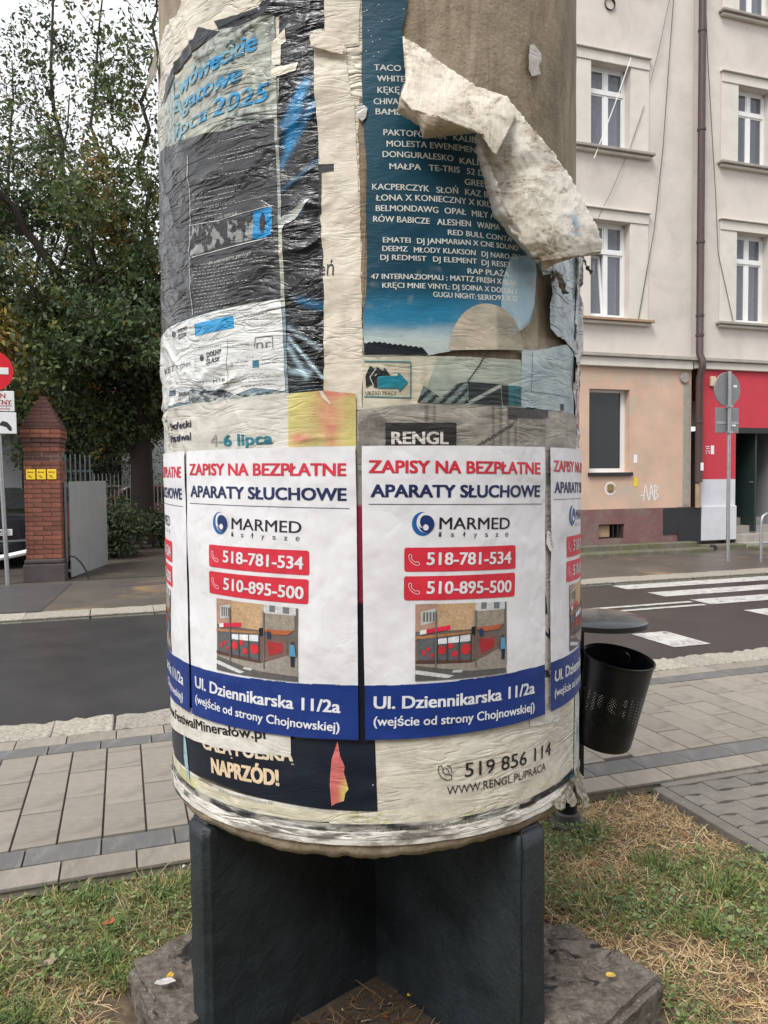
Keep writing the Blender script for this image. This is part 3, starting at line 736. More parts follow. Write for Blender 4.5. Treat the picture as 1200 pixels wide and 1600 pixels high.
def footing(name, corners, top, seed):
    """corners: plan polygon relative to the column axis"""
    bm = bmesh.new(); vs = [bm.verts.new((x, y, top)) for x, y in corners]; f = bm.faces.new(vs)
    g = bmesh.ops.extrude_face_region(bm, geom=[f])
    for v in g['geom']:
        if isinstance(v, bmesh.types.BMVert): v.co.z = -.12
    bmesh.ops.recalc_face_normals(bm, faces=bm.faces)
    bmesh.ops.bevel(bm, geom=list(bm.edges), offset=.02, segments=2, affect='EDGES')
    for ax in (0, 1, 2):
        t = -.95
        while t < .95:
            co = [0, 0, 0]; co[ax] = t; no = [0, 0, 0]; no[ax] = 1
            if not (ax == 2 and (t < -.1 or t > top)):
                bmesh.ops.bisect_plane(bm, geom=list(bm.verts) + list(bm.edges) + list(bm.faces), plane_co=co, plane_no=no)
            t += .016
    bm.normal_update()
    for v in bm.verts:
        a = float(fbm(v.co.x * 9 + seed, v.co.y * 9 + v.co.z * 7, 71 + seed, 5)) - .48
        a2 = float(vnoise(v.co.x * 3.1 + seed, v.co.y * 3.1, 72)) - .5
        v.co += v.normal * (a * .034 + a2 * .006 + (abs(float(vnoise(v.co.x * 14 + seed, v.co.y * 14 + v.co.z * 9, 77)) - .5) - .25) * .022 + (float(vnoise(v.co.x * 45 + seed, v.co.y * 45 + v.co.z * 30, 75)) - .5) * .010)
    o = MB().add_bm(bm).build(name, m_foot, adv)
    return o
footing('footing', [(.02, .10), (.64, .02), (.84, -.27), (.62, -.48), (.50, -.60), (.40, -.47), (.02, -.03)], .135, 1)
footing('footing', [(-.02, .10), (-.02, -.02), (-.47, -.42), (-.55, -.52), (-.775, -.15), (-.57, .06)], .125, 2)
# ================================================================== posters: sheets wrapped round the column, print on top
def paper_mat(name, rough, fine, fined, mid, midd, dirt=.25, coat=0.0, ang=.45, crease=0.0, det=4):
    m, nt, b = new_mat(name)
    uv = nd(nt, 'ShaderNodeNewGeometry' if det < 2 else 'ShaderNodeUVMap'); v = uv.outputs[0]
    at = nd(nt, 'ShaderNodeAttribute'); at.attribute_name = 'Col'
    n1 = noise_node(nt, v, 14, 6, .7, .5)
    c = mixc(nt, 1.0, at.outputs['Color'], ramp(nt, n1, [(.25, (1 - dirt, 1 - dirt * 1.1, 1 - dirt * 1.25)), (.6, (1, 1, 1))]), 'MULTIPLY')
    nt.links.new(c, b.inputs['Base Color'])
    b.inputs['Roughness'].default_value = rough; b.inputs['Coat Weight'].default_value = coat; b.inputs['Coat Roughness'].default_value = .16; b.inputs['Coat IOR'].default_value = 1.5 + .35 * coat
    def rn(vec, scale, detail, rough, dist):
        n = nd(nt, 'ShaderNodeTexNoise'); n.noise_type = 'RIDGED_MULTIFRACTAL'; n.inputs['Scale'].default_value = scale; n.inputs['Detail'].default_value = detail
        n.inputs['Roughness'].default_value = rough; n.inputs['Distortion'].default_value = dist; n.inputs['Lacunarity'].default_value = 2.0
        nt.links.new(vec, n.inputs['Vector']); return n.outputs['Fac']
    def creases(vec, scale, dist):                            # narrow bent folds: distance to the 0.5 level of a noise
        n = noise_node(nt, vec, scale, 3, .5, dist)
        a = nd(nt, 'ShaderNodeMath', operation='SUBTRACT'); nt.links.new(n, a.inputs[0]); a.inputs[1].default_value = .5
        c_ = nd(nt, 'ShaderNodeMath', operation='ABSOLUTE'); nt.links.new(a.outputs[0], c_.inputs[0])
        p_ = nd(nt, 'ShaderNodeMath', operation='POWER'); nt.links.new(c_.outputs[0], p_.inputs[0]); p_.inputs[1].default_value = .5
        return p_.outputs[0]
    calm = ramp(nt, noise_node(nt, v, 5, 3, .5), [(.38, (.12,) * 3), (.62, (1, 1, 1))])
    def gated(h):
        m_ = nd(nt, 'ShaderNodeMath', operation='MULTIPLY'); nt.links.new(h, m_.inputs[0]); nt.links.new(calm, m_.inputs[1]); return m_.outputs[0]
    h1 = gated(creases(mapped(nt, v, (1, 4.0, 1), (0, 0, -ang)), 6.5, .9))
    h2 = noise_node(nt, mapped(nt, v, (1, 1.5 if det < 3 else 2.2, 1), (0, 0, -ang * .5)), fine, det, .5, .6)
    h3 = creases(mapped(nt, v, (1, 3, 1), (0, 0, -ang * .2)), 26, .6)
    h2 = gated(h2)
    nrm = bump(nt, h2, 1.0, fined, bump(nt, h1, 1.0, midd))
    if crease: nrm = bump(nt, h3, 1.0, crease, nrm)
    nt.links.new(nrm, b.inputs['Normal'])
    return m
mp_flat = paper_mat('fresh_poster_paper', .5, 5, .0085, 0, .0020, .10, ang=.2, det=1)
mp_old = paper_mat('old_pasted_paper', .6, 12, .0026, 0, .0055, .28, crease=.0005, ang=.1)
mp_glos = paper_mat('crumpled_glossy_paper', .27, 12, .0024, 0, .013, .16, coat=.0, crease=.0012)
mp_teal = paper_mat('printed_coated_paper', .40, 9, .0016, 0, .0012, .16, coat=.0, crease=.0005, ang=.2, det=2)

LIFT = None
def sheet_obj(name, par, bm, off, colf, mat, step=.012, zstep=None, rz=0.0, lift=None, smooth=True):
    """bm: flat mesh in (s, z); cut it finely, bend it round the column"""
    zs = [v.co.y for v in bm.verts]; ss = [v.co.x for v in bm.verts]
    a, b_ = min(ss), max(ss)
    t = math.floor(a / step) * step + step
    while t < b_:
        bmesh.ops.bisect_plane(bm, geom=bm.verts[:] + bm.edges[:] + bm.faces[:], plane_co=(t, 0, 0), plane_no=(1, 0, 0)); t += step
    if zstep:
        a, b_ = min(zs), max(zs); t = math.floor(a / zstep) * zstep + zstep
        while t < b_:
            bmesh.ops.bisect_plane(bm, geom=bm.verts[:] + bm.edges[:] + bm.faces[:], plane_co=(0, t, 0), plane_no=(0, 1, 0)); t += zstep
    bm.verts.index_update()
    sz = np.array([(v.co.x, v.co.y) for v in bm.verts]); s, z = sz[:, 0], sz[:, 1]; ex = np.array([v.co.z for v in bm.verts])
    faces = [[v.index for v in f.verts] for f in bm.faces]
    bm.free()
    lift = lift or LIFT
    off_ = off + ex + (lift(s, z) if lift is not None else 0)
    P = cyl(s, z - GZ, CR + off_ + disp(s, z))
    if callable(colf):
        X, Y = PXY(s, z); C3 = np.array(colf(X, Y, s, z))
    else: C3 = np.tile(np.array(colf, float), (len(s), 1))
    # faces should look outwards
    ff = []
    for f in faces:
        ar = 0
        for i in range(len(f)):
            p, q = sz[f[i]], sz[f[(i + 1) % len(f)]]; ar += p[0] * q[1] - q[0] * p[1]
        ff.append(f if ar > 0 else f[::-1])
    me = bpy.data.meshes.new(name); me.from_pydata(P.tolist(), [], ff)
    at = me.color_attributes.new('Col', 'FLOAT_COLOR', 'POINT')
    c4 = np.ones((len(s), 4), np.float32); c4[:, :3] = C3; at.data.foreach_set('color', c4.ravel())
    uvl = me.uv_layers.new(name='UVMap'); li = np.zeros(len(me.loops), np.int32); me.loops.foreach_get('vertex_index', li)
    uvl.data.foreach_set('uv', sz[li].astype(np.float32).ravel())
    me.materials.append(mat)
    if smooth: me.polygons.foreach_set('use_smooth', [True] * len(me.polygons))
    return link(name, me, par)
def poly_bm(pts):
    bm = bmesh.new(); vs = [bm.verts.new((p[0], p[1], 0)) for p in pts]; f = bm.faces.new(vs)
    bmesh.ops.triangulate(bm, faces=[f], ngon_method='EAR_CLIP'); return bm
def ragged(pts, amp, seg=.012, seed=0, only=None):
    """jitter an outline like a torn edge; only: set of side indexes that are torn"""
    r = random.Random(seed); out = []
    n = len(pts)
    for i in range(n):
        p = np.array(pts[i], float); q = np.array(pts[(i + 1) % n], float); L = np.linalg.norm(q - p)
        out.append(tuple(p))
        if only is not None and i not in only: continue
        k = int(L / seg)
        if k < 2: continue
        nn = np.array([-(q - p)[1], (q - p)[0]]) / L; w = 0
        for j in range(1, k):
            w = w * .6 + r.uniform(-amp, amp)
            out.append(tuple(p + (q - p) * (j + r.uniform(-.3, .3)) / k + nn * w))
    return out
def W(pts): return [CP(x, y) for x, y in pts]                 # traced outline -> column surface
def sheet(name, par, px, off, col, mat, rag=0.0, step=.012, zstep=None, seed=0, only=None, lift=None, seg=.012):
    pts = W(px)
    if rag: pts = ragged(pts, rag, seg=seg, seed=seed, only=only)
    return sheet_obj(name, par, poly_bm(pts), off, col, mat, step, zstep, lift=lift)
def poster(label, cat='poster', name='poster', group=None):
    return thing(name, label, cat, (CC[0], CC[1], GZ), 0, group)
_cache = {}
def text_flat(body, space=1.0):
    k = (body, space)
    if k not in _cache:
        c = bpy.data.curves.new('t', 'FONT'); c.body = body; c.resolution_u = 3; c.space_character = space; c.dimensions = '2D'; c.fill_mode = 'BOTH'
        o = bpy.data.objects.new('t', c); me = o.to_mesh()
        v = np.array([tuple(q.co)[:2] for q in me.vertices]); f = [tuple(p.vertices) for p in me.polygons]
        o.to_mesh_clear(); bpy.data.objects.remove(o); bpy.data.curves.remove(c); _cache[k] = (v, f)
    return _cache[k]
def text(par, body, p0, p1, cap, col, off=.0022, bold=.02, mat=None, shear=0.0, name='lettering', space=1.0, ref=.682, step=.012, zstep=None, mir=False):
    """p0,p1: baseline ends traced in the photograph, cap: capital height there"""
    v, f = text_flat(body, space)
    if len(v) == 0: return
    a = np.array(CP(*p0)); b = np.array(CP(*p1)); pm = ((p0[0] + p1[0]) / 2, (p0[1] + p1[1]) / 2)
    h = CP(pm[0], pm[1] - cap)[1] - CP(*pm)[1]
    x0, x1 = v[:, 0].min(), v[:, 0].max(); t = (v[:, 0] - x0) / (x1 - x0); hh = v[:, 1] / ref * h
    d = (b - a); L = np.linalg.norm(d); e = d / L; nrm = np.array([-e[1], e[0]])
    P = a + np.outer(t, d) + np.outer(hh, nrm) + np.outer(hh * shear, e)
    bm = bmesh.new(); bw = bold * h * 1.9
    cps = [(0, 0)] if bold < .008 else ([(-1, -.5), (1, -.5), (1, .5), (-1, .5), (0, 0)] if bold > .015 else [(-1, 0), (1, 0)])
    for ci, (cx_, cy_) in enumerate(cps):                    # heavier strokes: the outline laid down again a hair aside
        vs = [bm.verts.new((p[0] + cx_ * bw, p[1] + cy_ * bw, ci * .00009)) for p in P]
        for q in f:
            try: bm.faces.new([vs[i] for i in q])
            except ValueError: pass
    return sheet_obj(name, par, bm, off, col, mat or mp_flat, step, zstep, smooth=False)
def strips(par, name, segs, off, col, mat, w=1.0, step=.02, zstep=None):
    """thin printed lines: each a pair of photo points; joined as one piece of print"""
    bm = bmesh.new()
    for sgm in segs:
        p, q = np.array(CP(*sgm[0])), np.array(CP(*sgm[1])); ww = (sgm[2] if len(sgm) > 2 else w) * .00155
        e = (q - p) / (np.linalg.norm(q - p) + 1e-9); nn = np.array([-e[1], e[0]]) * ww / 2
        vs = [bm.verts.new((*c, 0)) for c in (p - nn, q - nn, q + nn, p + nn)]; bm.faces.new(vs)
    o = sheet_obj(name, par, bm, off, col, mat, step, zstep, smooth=False); return o
def microtext(par, rows, off, col, mat, h=1.3, seed=0, name='small_print', zstep=None):
    r = random.Random(seed); segs = []
    for (x0, y0), (x1, y1) in rows:
        L = math.hypot(x1 - x0, y1 - y0); t = 0
        while t < L - 1:
            w = r.uniform(2, 8); e = min(L, t + w)
            f = lambda q: (x0 + (x1 - x0) * q / L, y0 + (y1 - y0) * q / L)
            # each word as a few uneven marks
            u = t
            while u < e:
                v = min(e, u + r.uniform(.7, 1.6)); dy = r.uniform(-.35, .35); p, q = f(u), f(v)
                segs.append(((p[0], p[1] + dy), (q[0], q[1] + dy), h * r.uniform(.55, 1.1))); u = v + r.uniform(.1, .4)
            t = e + r.uniform(1.2, 2.4)
    o = strips(par, name, segs, off, col, mat, zstep=zstep); o['kind'] = 'stuff'; return o
def circ(cx, cy, rx, ry, n=24, a0=0, a1=2 * PI):
    return [(cx + rx * math.cos(a0 + (a1 - a0) * k / n), cy + ry * math.sin(a0 + (a1 - a0) * k / n)) for k in range(n if abs(a1 - a0 - 2 * PI) < 1e-6 else n + 1)]
def C_(r, g, b):                                              # 8-bit print colour -> linear albedo
    return tuple(((c / 255) ** 2.2) * .85 for c in (r, g, b))
def mixf(c0, c1, t):
    t = np.clip(t, 0, 1)[..., None]; return np.array(c0) * (1 - t) + np.array(c1) * t
def stain(c, X, Y, s, z, amt=.25, f=18, seed=3):
    k = 1 - amt * np.clip((fbm(s * f, z * f, seed, 4) - .35) * 2.2, 0, 1)
    return np.tile(np.array(c), (len(X), 1)) * k[:, None]
def stained(c, amt=.22, f=18, seed=3): return lambda X, Y, s, z: stain(c, X, Y, s, z, amt, f, seed)
FS = .006                                                     # fine cutting where the paper is crumpled

# ---- cream sheets in the left half (oldest layer)
CREAM = C_(236, 226, 205)
p = poster('cream blank backing sheets showing around the black poster, upper left of the column', 'paper sheet', 'backing_sheet')
sheet('sheet', p, [(262, 40), (278, 22), (300, -30), (566, -30), (566, 760), (240, 760), (240, 150), (246, 110)], .0010,
      lambda X, Y, s, z: mixf(CREAM, C_(196, 190, 176), fbm(s * 12, z * 30, 8) * 1.5 - .45), mp_glos, .004, FS, FS, 1, only={0, 1, 7, 6})
# ---- tall cream poster with a thin black word
p = poster('tall cream poster strip with a black margin and the end of a thin word', 'poster')
sheet('sheet', p, [(507, -30), (563, -30), (561, 72), (541, 75), (541, 100), (548, 150), (554, 158), (557, 250), (565, 400), (567, 640), (504, 640), (503, 330), (498, 215), (493, 150), (490, 60), (507, 55)], .0026,
      lambda X, Y, s, z: mixf(C_(238, 229, 209), C_(215, 205, 185), fbm(s * 9, z * 20, 9) * 1.6 - .5), mp_old, .0015, FS, FS, 2)
text(p, 'eń', (499, 431), (522, 431), 22, C_(40, 40, 40), .0042, .0, mp_old, zstep=FS, step=FS)
sheet('black_print', p, [(497, 258), (522, 257), (522, 268), (503, 271), (503, 335), (498, 335)], .0034, C_(38, 38, 42), mp_old, 0, FS, FS)
sheet('torn_flap', p, [(487, 62), (497, 53), (515, 58), (540, 72), (536, 90), (505, 82), (490, 78)], .004, CREAM, mp_old, .002, FS, FS, lift=lambda s, z: .012 * np.clip((z - 2.42) / .12, 0, 1))
# ---- black poster with blue light streaks
p = poster('black poster with blue light streaks and white torn nicks, right of the marbled poster', 'poster')
def black_c(X, Y, s, z):
    c = np.tile(np.array(C_(20, 20, 25)), (len(X), 1))
    for x0, y0, x1, y1, w, a in ((480, 130, 450, 230, 7, .8), (500, 150, 440, 260, 5, .6), (445, 200, 470, 140, 5, .6), (500, 250, 440, 300, 2.5, .35), (452, 528, 505, 590, 2.0, 1.6), (450, 540, 480, 590, 4, .8), (455, 580, 485, 583, 5, .9), (452, 512, 500, 545, 3, .7), (447, 345, 470, 330, 4, .8), (470, 470, 503, 480, 6, .4)):
        dx, dy = x1 - x0, y1 - y0; L = math.hypot(dx, dy); t = np.clip(((X - x0) * dx + (Y - y0) * dy) / L ** 2, 0, 1)
        d = np.hypot(X - x0 - t * dx, Y - y0 - t * dy); g = np.exp(-(d / w) ** 2) * a
        tint = np.array(C_(20, 140, 200)) if y0 < 500 or x0 == 470 else np.array(C_(170, 195, 205))
        c = c + g[:, None] * tint
    k = (Y > 440) & (Y < 620)
    c = c + (np.clip(fbm(s * 20, z * 20, 4) - .45, 0, 1) * k * .12)[:, None] * np.array([.3, .8, 1.0])
    return c
BLK = [(336, 34), (372, 24), (405, 12), (432, -30), (507, -30), (507, 56), (494, 64), (490, 80), (493, 155), (498, 215), (499, 330), (506, 400), (506, 613), (452, 613), (440, 300), (437, 190), (437, 25), (345, 52)]
sheet('sheet', p, BLK, .0034, black_c, mp_glos, .0012, .005, .005, 4)
sheet('white_nick', p, [(425, 108), (446, 104), (467, 99), (463, 112), (438, 120), (426, 122)], .0048, CREAM, mp_glos, .001, FS, FS)
sheet('white_nick', p, [(426, 70), (446, 46), (448, 66), (440, 72), (440, 103), (427, 103)], .0048, CREAM, mp_glos, .001, FS, FS)
sheet('white_nick', p, [(441, 344), (486, 311), (462, 344), (446, 352), (439, 368), (438, 350)], .0048, C_(225, 228, 226), mp_glos, .001, FS, FS)
sheet('crumpled_corner', p, [(312, 44), (345, 50), (338, 58), (318, 70), (296, 92), (272, 130), (256, 172), (262, 132), (282, 92), (305, 62)], .0052, black_c, mp_glos, .0015, .005, .005, 6)
# ---- marbled festival poster
p = poster('crumpled mineral festival poster with marbled top, blue slanted lettering and a dark grey text field', 'poster')
def marble(X, Y, s, z):
    w = fbm(s * 14, z * 14, 21, 5); t = np.abs(np.sin((s * 30 - z * 14 + w * 18)))
    c = mixf(C_(178, 184, 174), C_(112, 120, 118), t ** 3)
    c = mixf(C_(205, 204, 184), c, fbm(s * 10 + 4, z * 10, 22) * 1.6)
    k = sstep(.5, .85, fbm(s * 22, z * 9, 25))[:, None] * .4
    return c * (1 - k)
sheet('sheet', p, [(330, 62), (345, 48), (390, 38), (430, 25), (436, 190), (440, 300), (452, 613), (445, 617), (400, 619), (350, 622), (245, 650), (243, 200), (262, 160), (290, 110)], .0046,
      lambda X, Y, s, z: np.where((Y > 480)[:, None], mixf(C_(150, 172, 180), C_(90, 120, 135), fbm(s * 25, z * 40, 5) * 1.4 - .2), marble(X, Y, s, z)), mp_glos, .0012, .005, .005, 7, only={0, 1, 2, 12, 13})
def dgrey(X, Y, s, z):
    c = mixf(C_(46, 47, 49), C_(70, 71, 72), fbm(s * 10, z * 10, 33) * 1.4 - .2)
    return c
sheet('text_field', p, [(243, 268), (260, 233), (277, 227), (350, 207), (431, 188), (440, 467), (380, 476), (300, 497), (262, 516), (243, 530)], .0056, dgrey, mp_glos, 0, .005, .005)
sheet('sponsor_field', p, [(243, 534), (262, 518), (300, 499), (380, 478), (440, 469), (446, 560), (447, 612), (400, 606), (365, 620), (330, 613), (302, 604), (298, 628), (243, 645)], .0056,
      lambda X, Y, s, z: mixf(C_(232, 233, 230), C_(205, 207, 205), fbm(s * 9, z * 18, 35) * 1.5 - .4), mp_glos, .0008, .005, .005)
BLU = C_(15, 140, 205)
BLUF = lambda X, Y, s, z: mixf(C_(30, 150, 210), C_(140, 178, 185), sstep(.40, .72, fbm(s * 40, z * 40, 91)) + .5 * sstep(330, 280, X))
text(p, 'Lwóweckie', (277, 160), (402, 80), 27, BLUF, .0066, .03, mp_glos, shear=.25, step=.005, zstep=.005)
text(p, 'Agatowe', (276, 190), (378, 128), 25, BLUF, .0066, .03, mp_glos, shear=.25, step=.005, zstep=.005)
text(p, 'lipca', (277, 222), (328, 190), 24, BLUF, .0066, .02, mp_glos, shear=.25, step=.005, zstep=.005)
text(p, '2025', (338, 186), (419, 160), 27, BLUF, .0066, .02, mp_glos, shear=.25, step=.005, zstep=.005)
GW = C_(205, 205, 200)
strips(p, 'frame_line', [((299, 245), (301, 330), 1.6), ((301, 330), (303, 420), 1.6), ((303, 420), (305, 493), 1.6)], .0068, GW, mp_glos, zstep=.005, step=.005)
rows = []
r_ = random.Random(5)
for y0, xa, xb in ((206, 372, 402), (211, 345, 402), (229, 360, 395), (234, 330, 402), (241, 350, 415), (246, 345, 402), (266, 320, 396), (285, 300, 386), (293, 302, 378), (300, 310, 366), (308, 300, 372), (316, 306, 358), (311, 330, 420), (323, 310, 350)):
    sl = .27; rows.append(((xa, y0 + (402 - xa) * sl * .8), (xb, y0 + (402 - xb) * sl * .8)))
for k in range(15):
    y0 = 404 + k * 5.2; xa = 308 + r_.uniform(-1, 3); xb = xa + r_.uniform(35, 115); rows.append(((xa, y0 + 12), (min(xb, 425), y0 + 12 - (min(xb, 425) - xa) * .17)))
microtext(p, rows, .0068, C_(190, 190, 186), mp_glos, 1.2, 3, zstep=.01)
text(p, 'dla pasjonatów geologii', (330, 415), (395, 399), 5, GW, .0069, .0, mp_glos, shear=.2, zstep=FS)
text(p, 'Artyści XXVI LLA', (338, 346), (373, 336), 4.5, GW, .0069, .0, mp_glos, shear=.2, zstep=FS)
text(p, 'Śpiewa Piotr', (352, 331), (398, 320), 4, GW, .0069, .0, mp_glos, zstep=FS) if False else None
# strip of band photographs
ph_ = sheet('band_photos', p, [(301, 354), (330, 350), (375, 345), (392, 340), (398, 332), (427, 324), (429, 371), (350, 386), (305, 402)], .0064,
      lambda X, Y, s, z: np.where(((X > 398) & (X < 428))[:, None], np.where((((X - 413) / 5) ** 2 + ((Y - 350) / 16) ** 2 < 1)[:, None], np.array(C_(30, 34, 44)), np.array(BLU)),
      np.where((fbm(X * .16, Y * .09, 9) > .47)[:, None], np.array(C_(38, 38, 38)), np.array(C_(150, 150, 148))) * (.6 + .8 * fbm(X * .5, Y * .5, 10))[:, None]), mp_glos, 0, .0018, .0035)
strips(p, 'photo_border', [((301, 354), (345, 346), 1.2), ((303, 405), (350, 391), 1.5), ((350, 391), (429, 373), 1.5), ((345, 346), (430, 322), 1.0)], .0070, GW, mp_glos, zstep=.01)
# sponsor marks
DK = C_(55, 58, 60)
sheet('blue_panel', p, [(308, 507), (368, 494), (369, 513), (309, 526)], .0066, C_(40, 155, 215), mp_glos, 0, .006, .006)
text(p, 'DOLNY', (283, 521), (296, 516), 6, DK, .0068, .02, mp_glos, zstep=FS); text(p, 'ŚLĄSK', (283, 531), (296, 525), 6, DK, .0068, .02, mp_glos, zstep=FS)
text(p, 'DOLNY', (328, 559), (350, 553), 7.5, DK, .0068, .02, mp_glos, zstep=FS); text(p, 'ŚLĄSK', (328, 570), (349, 565), 7.5, DK, .0068, .02, mp_glos, zstep=FS)
text(p, 'KET', (262, 586), (278, 579), 9, C_(70, 70, 72), .0068, .0, mp_glos, zstep=FS); text(p, 'KGHM', (284, 578), (302, 572), 7, C_(110, 110, 112), .0068, .0, mp_glos, zstep=FS)
text(p, 'Tarninka', (305, 602), (325, 599), 4.5, DK, .0068, .0, mp_glos, zstep=FS); text(p, 'MTB', (338, 599), (356, 596), 5, DK, .0068, .0, mp_glos, zstep=FS)
text(p, 'Dolina', (286, 620), (300, 617), 6.5, DK, .0068, .02, mp_glos, zstep=FS)
sheet('teal_mark', p, [(270, 611), (282, 608), (282, 616), (270, 620)], .0066, C_(30, 75, 95), mp_glos, 0, .01, .01)
for cx, cy in ((276, 523), (320, 560)): sheet('crest_mark', p, circ(cx, cy, 3.2, 5, 9), .0066, DK, mp_glos, 0, .01, .01)
strips(p, 'divider', [((359, 530), (361, 605)), ((310, 560), (310, 577))], .0066, C_(150, 152, 150), mp_glos, zstep=.006)
text(p, 'nr', (404, 545), (427, 543), 13, C_(120, 122, 120), .0066, -.005, mp_glos, zstep=FS)
for a, b_ in (((402, 528), (428, 526)), ((428, 526), (429, 545)), ((402, 528), (401, 544))): strips(p, 'logo_line', [(a, b_, 1.4)], .0066, C_(120, 122, 120), mp_glos, zstep=.006)
sheet('blue_mark', p, [(398, 564), (407, 563), (408, 574), (398, 575)], .0066, C_(60, 120, 150), mp_glos, 0, .01, .01)
microtext(p, [((383, 493), (430, 489)), ((400, 500), (430, 497)), ((320, 533), (346, 529)), ((315, 544), (350, 540)), ((280, 548), (304, 543)), ((367, 541), (394, 538)), ((366, 568), (392, 565)), ((366, 573), (390, 571)), ((412, 563), (437, 560)), ((412, 569), (436, 566)), ((388, 559), (402, 558)), ((385, 586), (415, 584)), ((378, 590), (425, 587)), ((366, 594), (440, 588)), ((366, 599), (438, 594)), ((380, 604), (432, 600)), ((280, 600), (300, 596)), ((330, 572), (348, 569)), ((410, 508), (432, 505))], .0066, C_(120, 122, 122), mp_glos, 1.1, 8, zstep=.01)
sheet('torn_strip', p, [(298, 612), (304, 604), (345, 607), (370, 618), (445, 612), (447, 618), (360, 628), (305, 630)], .0062, lambda X, Y, s, z: np.where((fbm(X * .15, Y * .3, 4) > .5)[:, None], np.array(C_(70, 80, 88)), np.array(C_(170, 176, 176))), mp_glos, .0015, .006, .006)
# ---- date sheet
p = poster('pale grey poster strip with a navy two-line title and a teal date', 'poster')
sheet('sheet', p, [(240, 648), (298, 632), (350, 626), (453, 614), (453, 740), (240, 740)], .0066, lambda X, Y, s, z: mixf(C_(226, 223, 212), C_(200, 198, 188), fbm(s * 8, z * 16, 15) * 1.6 - .5), mp_old, .0006, FS, FS)
text(p, 'Sudecki', (272, 673), (303, 667), 11, C_(35, 35, 65), .0082, .025, mp_old, zstep=FS); text(p, 'Festiwal', (272, 692), (303, 687), 11, C_(35, 35, 65), .0082, .025, mp_old, zstep=FS)
strips(p, 'teal_frame', [((263, 660), (269, 657), 1.5), ((269, 657), (270, 698), 1.5)], .0082, C_(60, 130, 140), mp_old, zstep=.006)
text(p, '4-', (334, 697), (352, 696), 17, C_(165, 168, 160), .0082, .01, mp_old, zstep=FS)
text(p, '6 lipca', (354, 697), (428, 693), 17, C_(45, 130, 150), .0082, .03, mp_old, zstep=FS)
# ---- yellow and red sheet
p = poster('yellow sheet with a faded red figure, pasted above the gap between the white posters', 'poster')
def yel(X, Y, s, z):
    c = mixf(C_(224, 212, 128), C_(206, 196, 130), fbm(s * 14, z * 14, 12) * 1.5 - .3)
    k = np.exp(-((X - 515) / 22) ** 2) * np.exp(-((Y - 640) / 40) ** 2) * 1.1 + (np.exp(-((X - 520) / 9) ** 2) * (Y > 665)) * .6 + np.exp(-((X - 470) / 16) ** 2) * np.exp(-((Y - 685) / 9) ** 2) + np.exp(-((Y - 616) / 5) ** 2) * (X > 495) * .7
    k = k * (.4 + fbm(s * 40, z * 40, 13))
    return mixf(c, np.tile(C_(220, 138, 118), (len(X), 1)), k)
sheet('sheet', p, [(453, 616), (505, 611), (556, 616), (557, 740), (453, 740)], .0076, yel, mp_old, .0006, .008, .008)
sheet('white_tear', p, [(500, 612), (505, 611), (512, 622), (519, 632), (516, 632), (505, 622)], .0088, CREAM, mp_old, 0, .01, .01)

# ---- teal concert poster
p = poster('large dark teal rap festival line-up poster with rows of white names and a beige disc', 'poster')
TE = C_(18, 78, 96)
sheet('torn_edge', p, [(563, 150), (566, 158), (572, 200), (575, 260), (574, 340), (577, 400), (573, 470), (571, 545), (567, 560), (565, 400), (562, 300), (560, 200)], .0020, lambda X, Y, s, z: mixf(C_(120, 95, 68), C_(165, 145, 118), fbm(s * 60, z * 30, 3) * 1.5 - .3), mp_old, .003, .01, None, 3)
def teal(X, Y, s, z):
    c = mixf(TE, C_(12, 64, 84), fbm(s * 6, z * 6, 44) * 1.4 - .2)
    g = sstep(440, 500, Y); c = c * (1 - g)[:, None] + g[:, None] * np.array(C_(45, 130, 168))
    g = sstep(500, 534, Y + (fbm(X * .02, Y * .1, 3) - .5) * 14); c = c * (1 - g)[:, None] + g[:, None] * np.array(C_(196, 208, 204))
    g = sstep(690, 780, X) * sstep(480, 530, Y); c = c * (1 - g)[:, None] + g[:, None] * np.array(C_(205, 208, 198))
    k = sstep(.62, .8, fbm(s * 60, z * 60, 45)) * .25 * (Y > 420)
    return c * (1 - k)[:, None] + k[:, None] * .4
sheet('sheet', p, [(566, -30), (638, -30), (633, 20), (627, 50), (630, 66), (655, 100), (715, 140), (760, 180), (785, 240), (800, 300), (812, 370), (829, 398), (833, 420), (829, 480), (822, 505), (806, 520), (798, 534), (778, 538), (757, 540), (751, 536), (700, 550), (668, 556), (620, 556), (569, 557), (568, 500), (572, 460), (573, 395), (571, 330), (573, 260), (569, 205), (566, 160)], .0052, teal, mp_teal, .0012, .010, .010, 5, lift=lambda s, z: .009 * sstep(.385, .445, s) * sstep(1.85, 1.95, z) * (1 - sstep(2.06, 2.14, z)))
def blu_strip(X, Y, s, z): return mixf(C_(172, 196, 206), C_(130, 165, 185), fbm(s * 30, z * 12, 5) * 1.5 - .3)
sheet('blue_margin', p, [(795, 402), (828, 402), (831, 420), (827, 480), (820, 503), (805, 518), (798, 530), (790, 520), (781, 480), (783, 440)], .0060, blu_strip, mp_teal, .0012, .010, .010, 15, lift=lambda s, z: .009 * sstep(.385, .445, s) * sstep(1.85, 1.95, z) * (1 - sstep(2.06, 2.14, z)))
NW = C_(228, 228, 220)
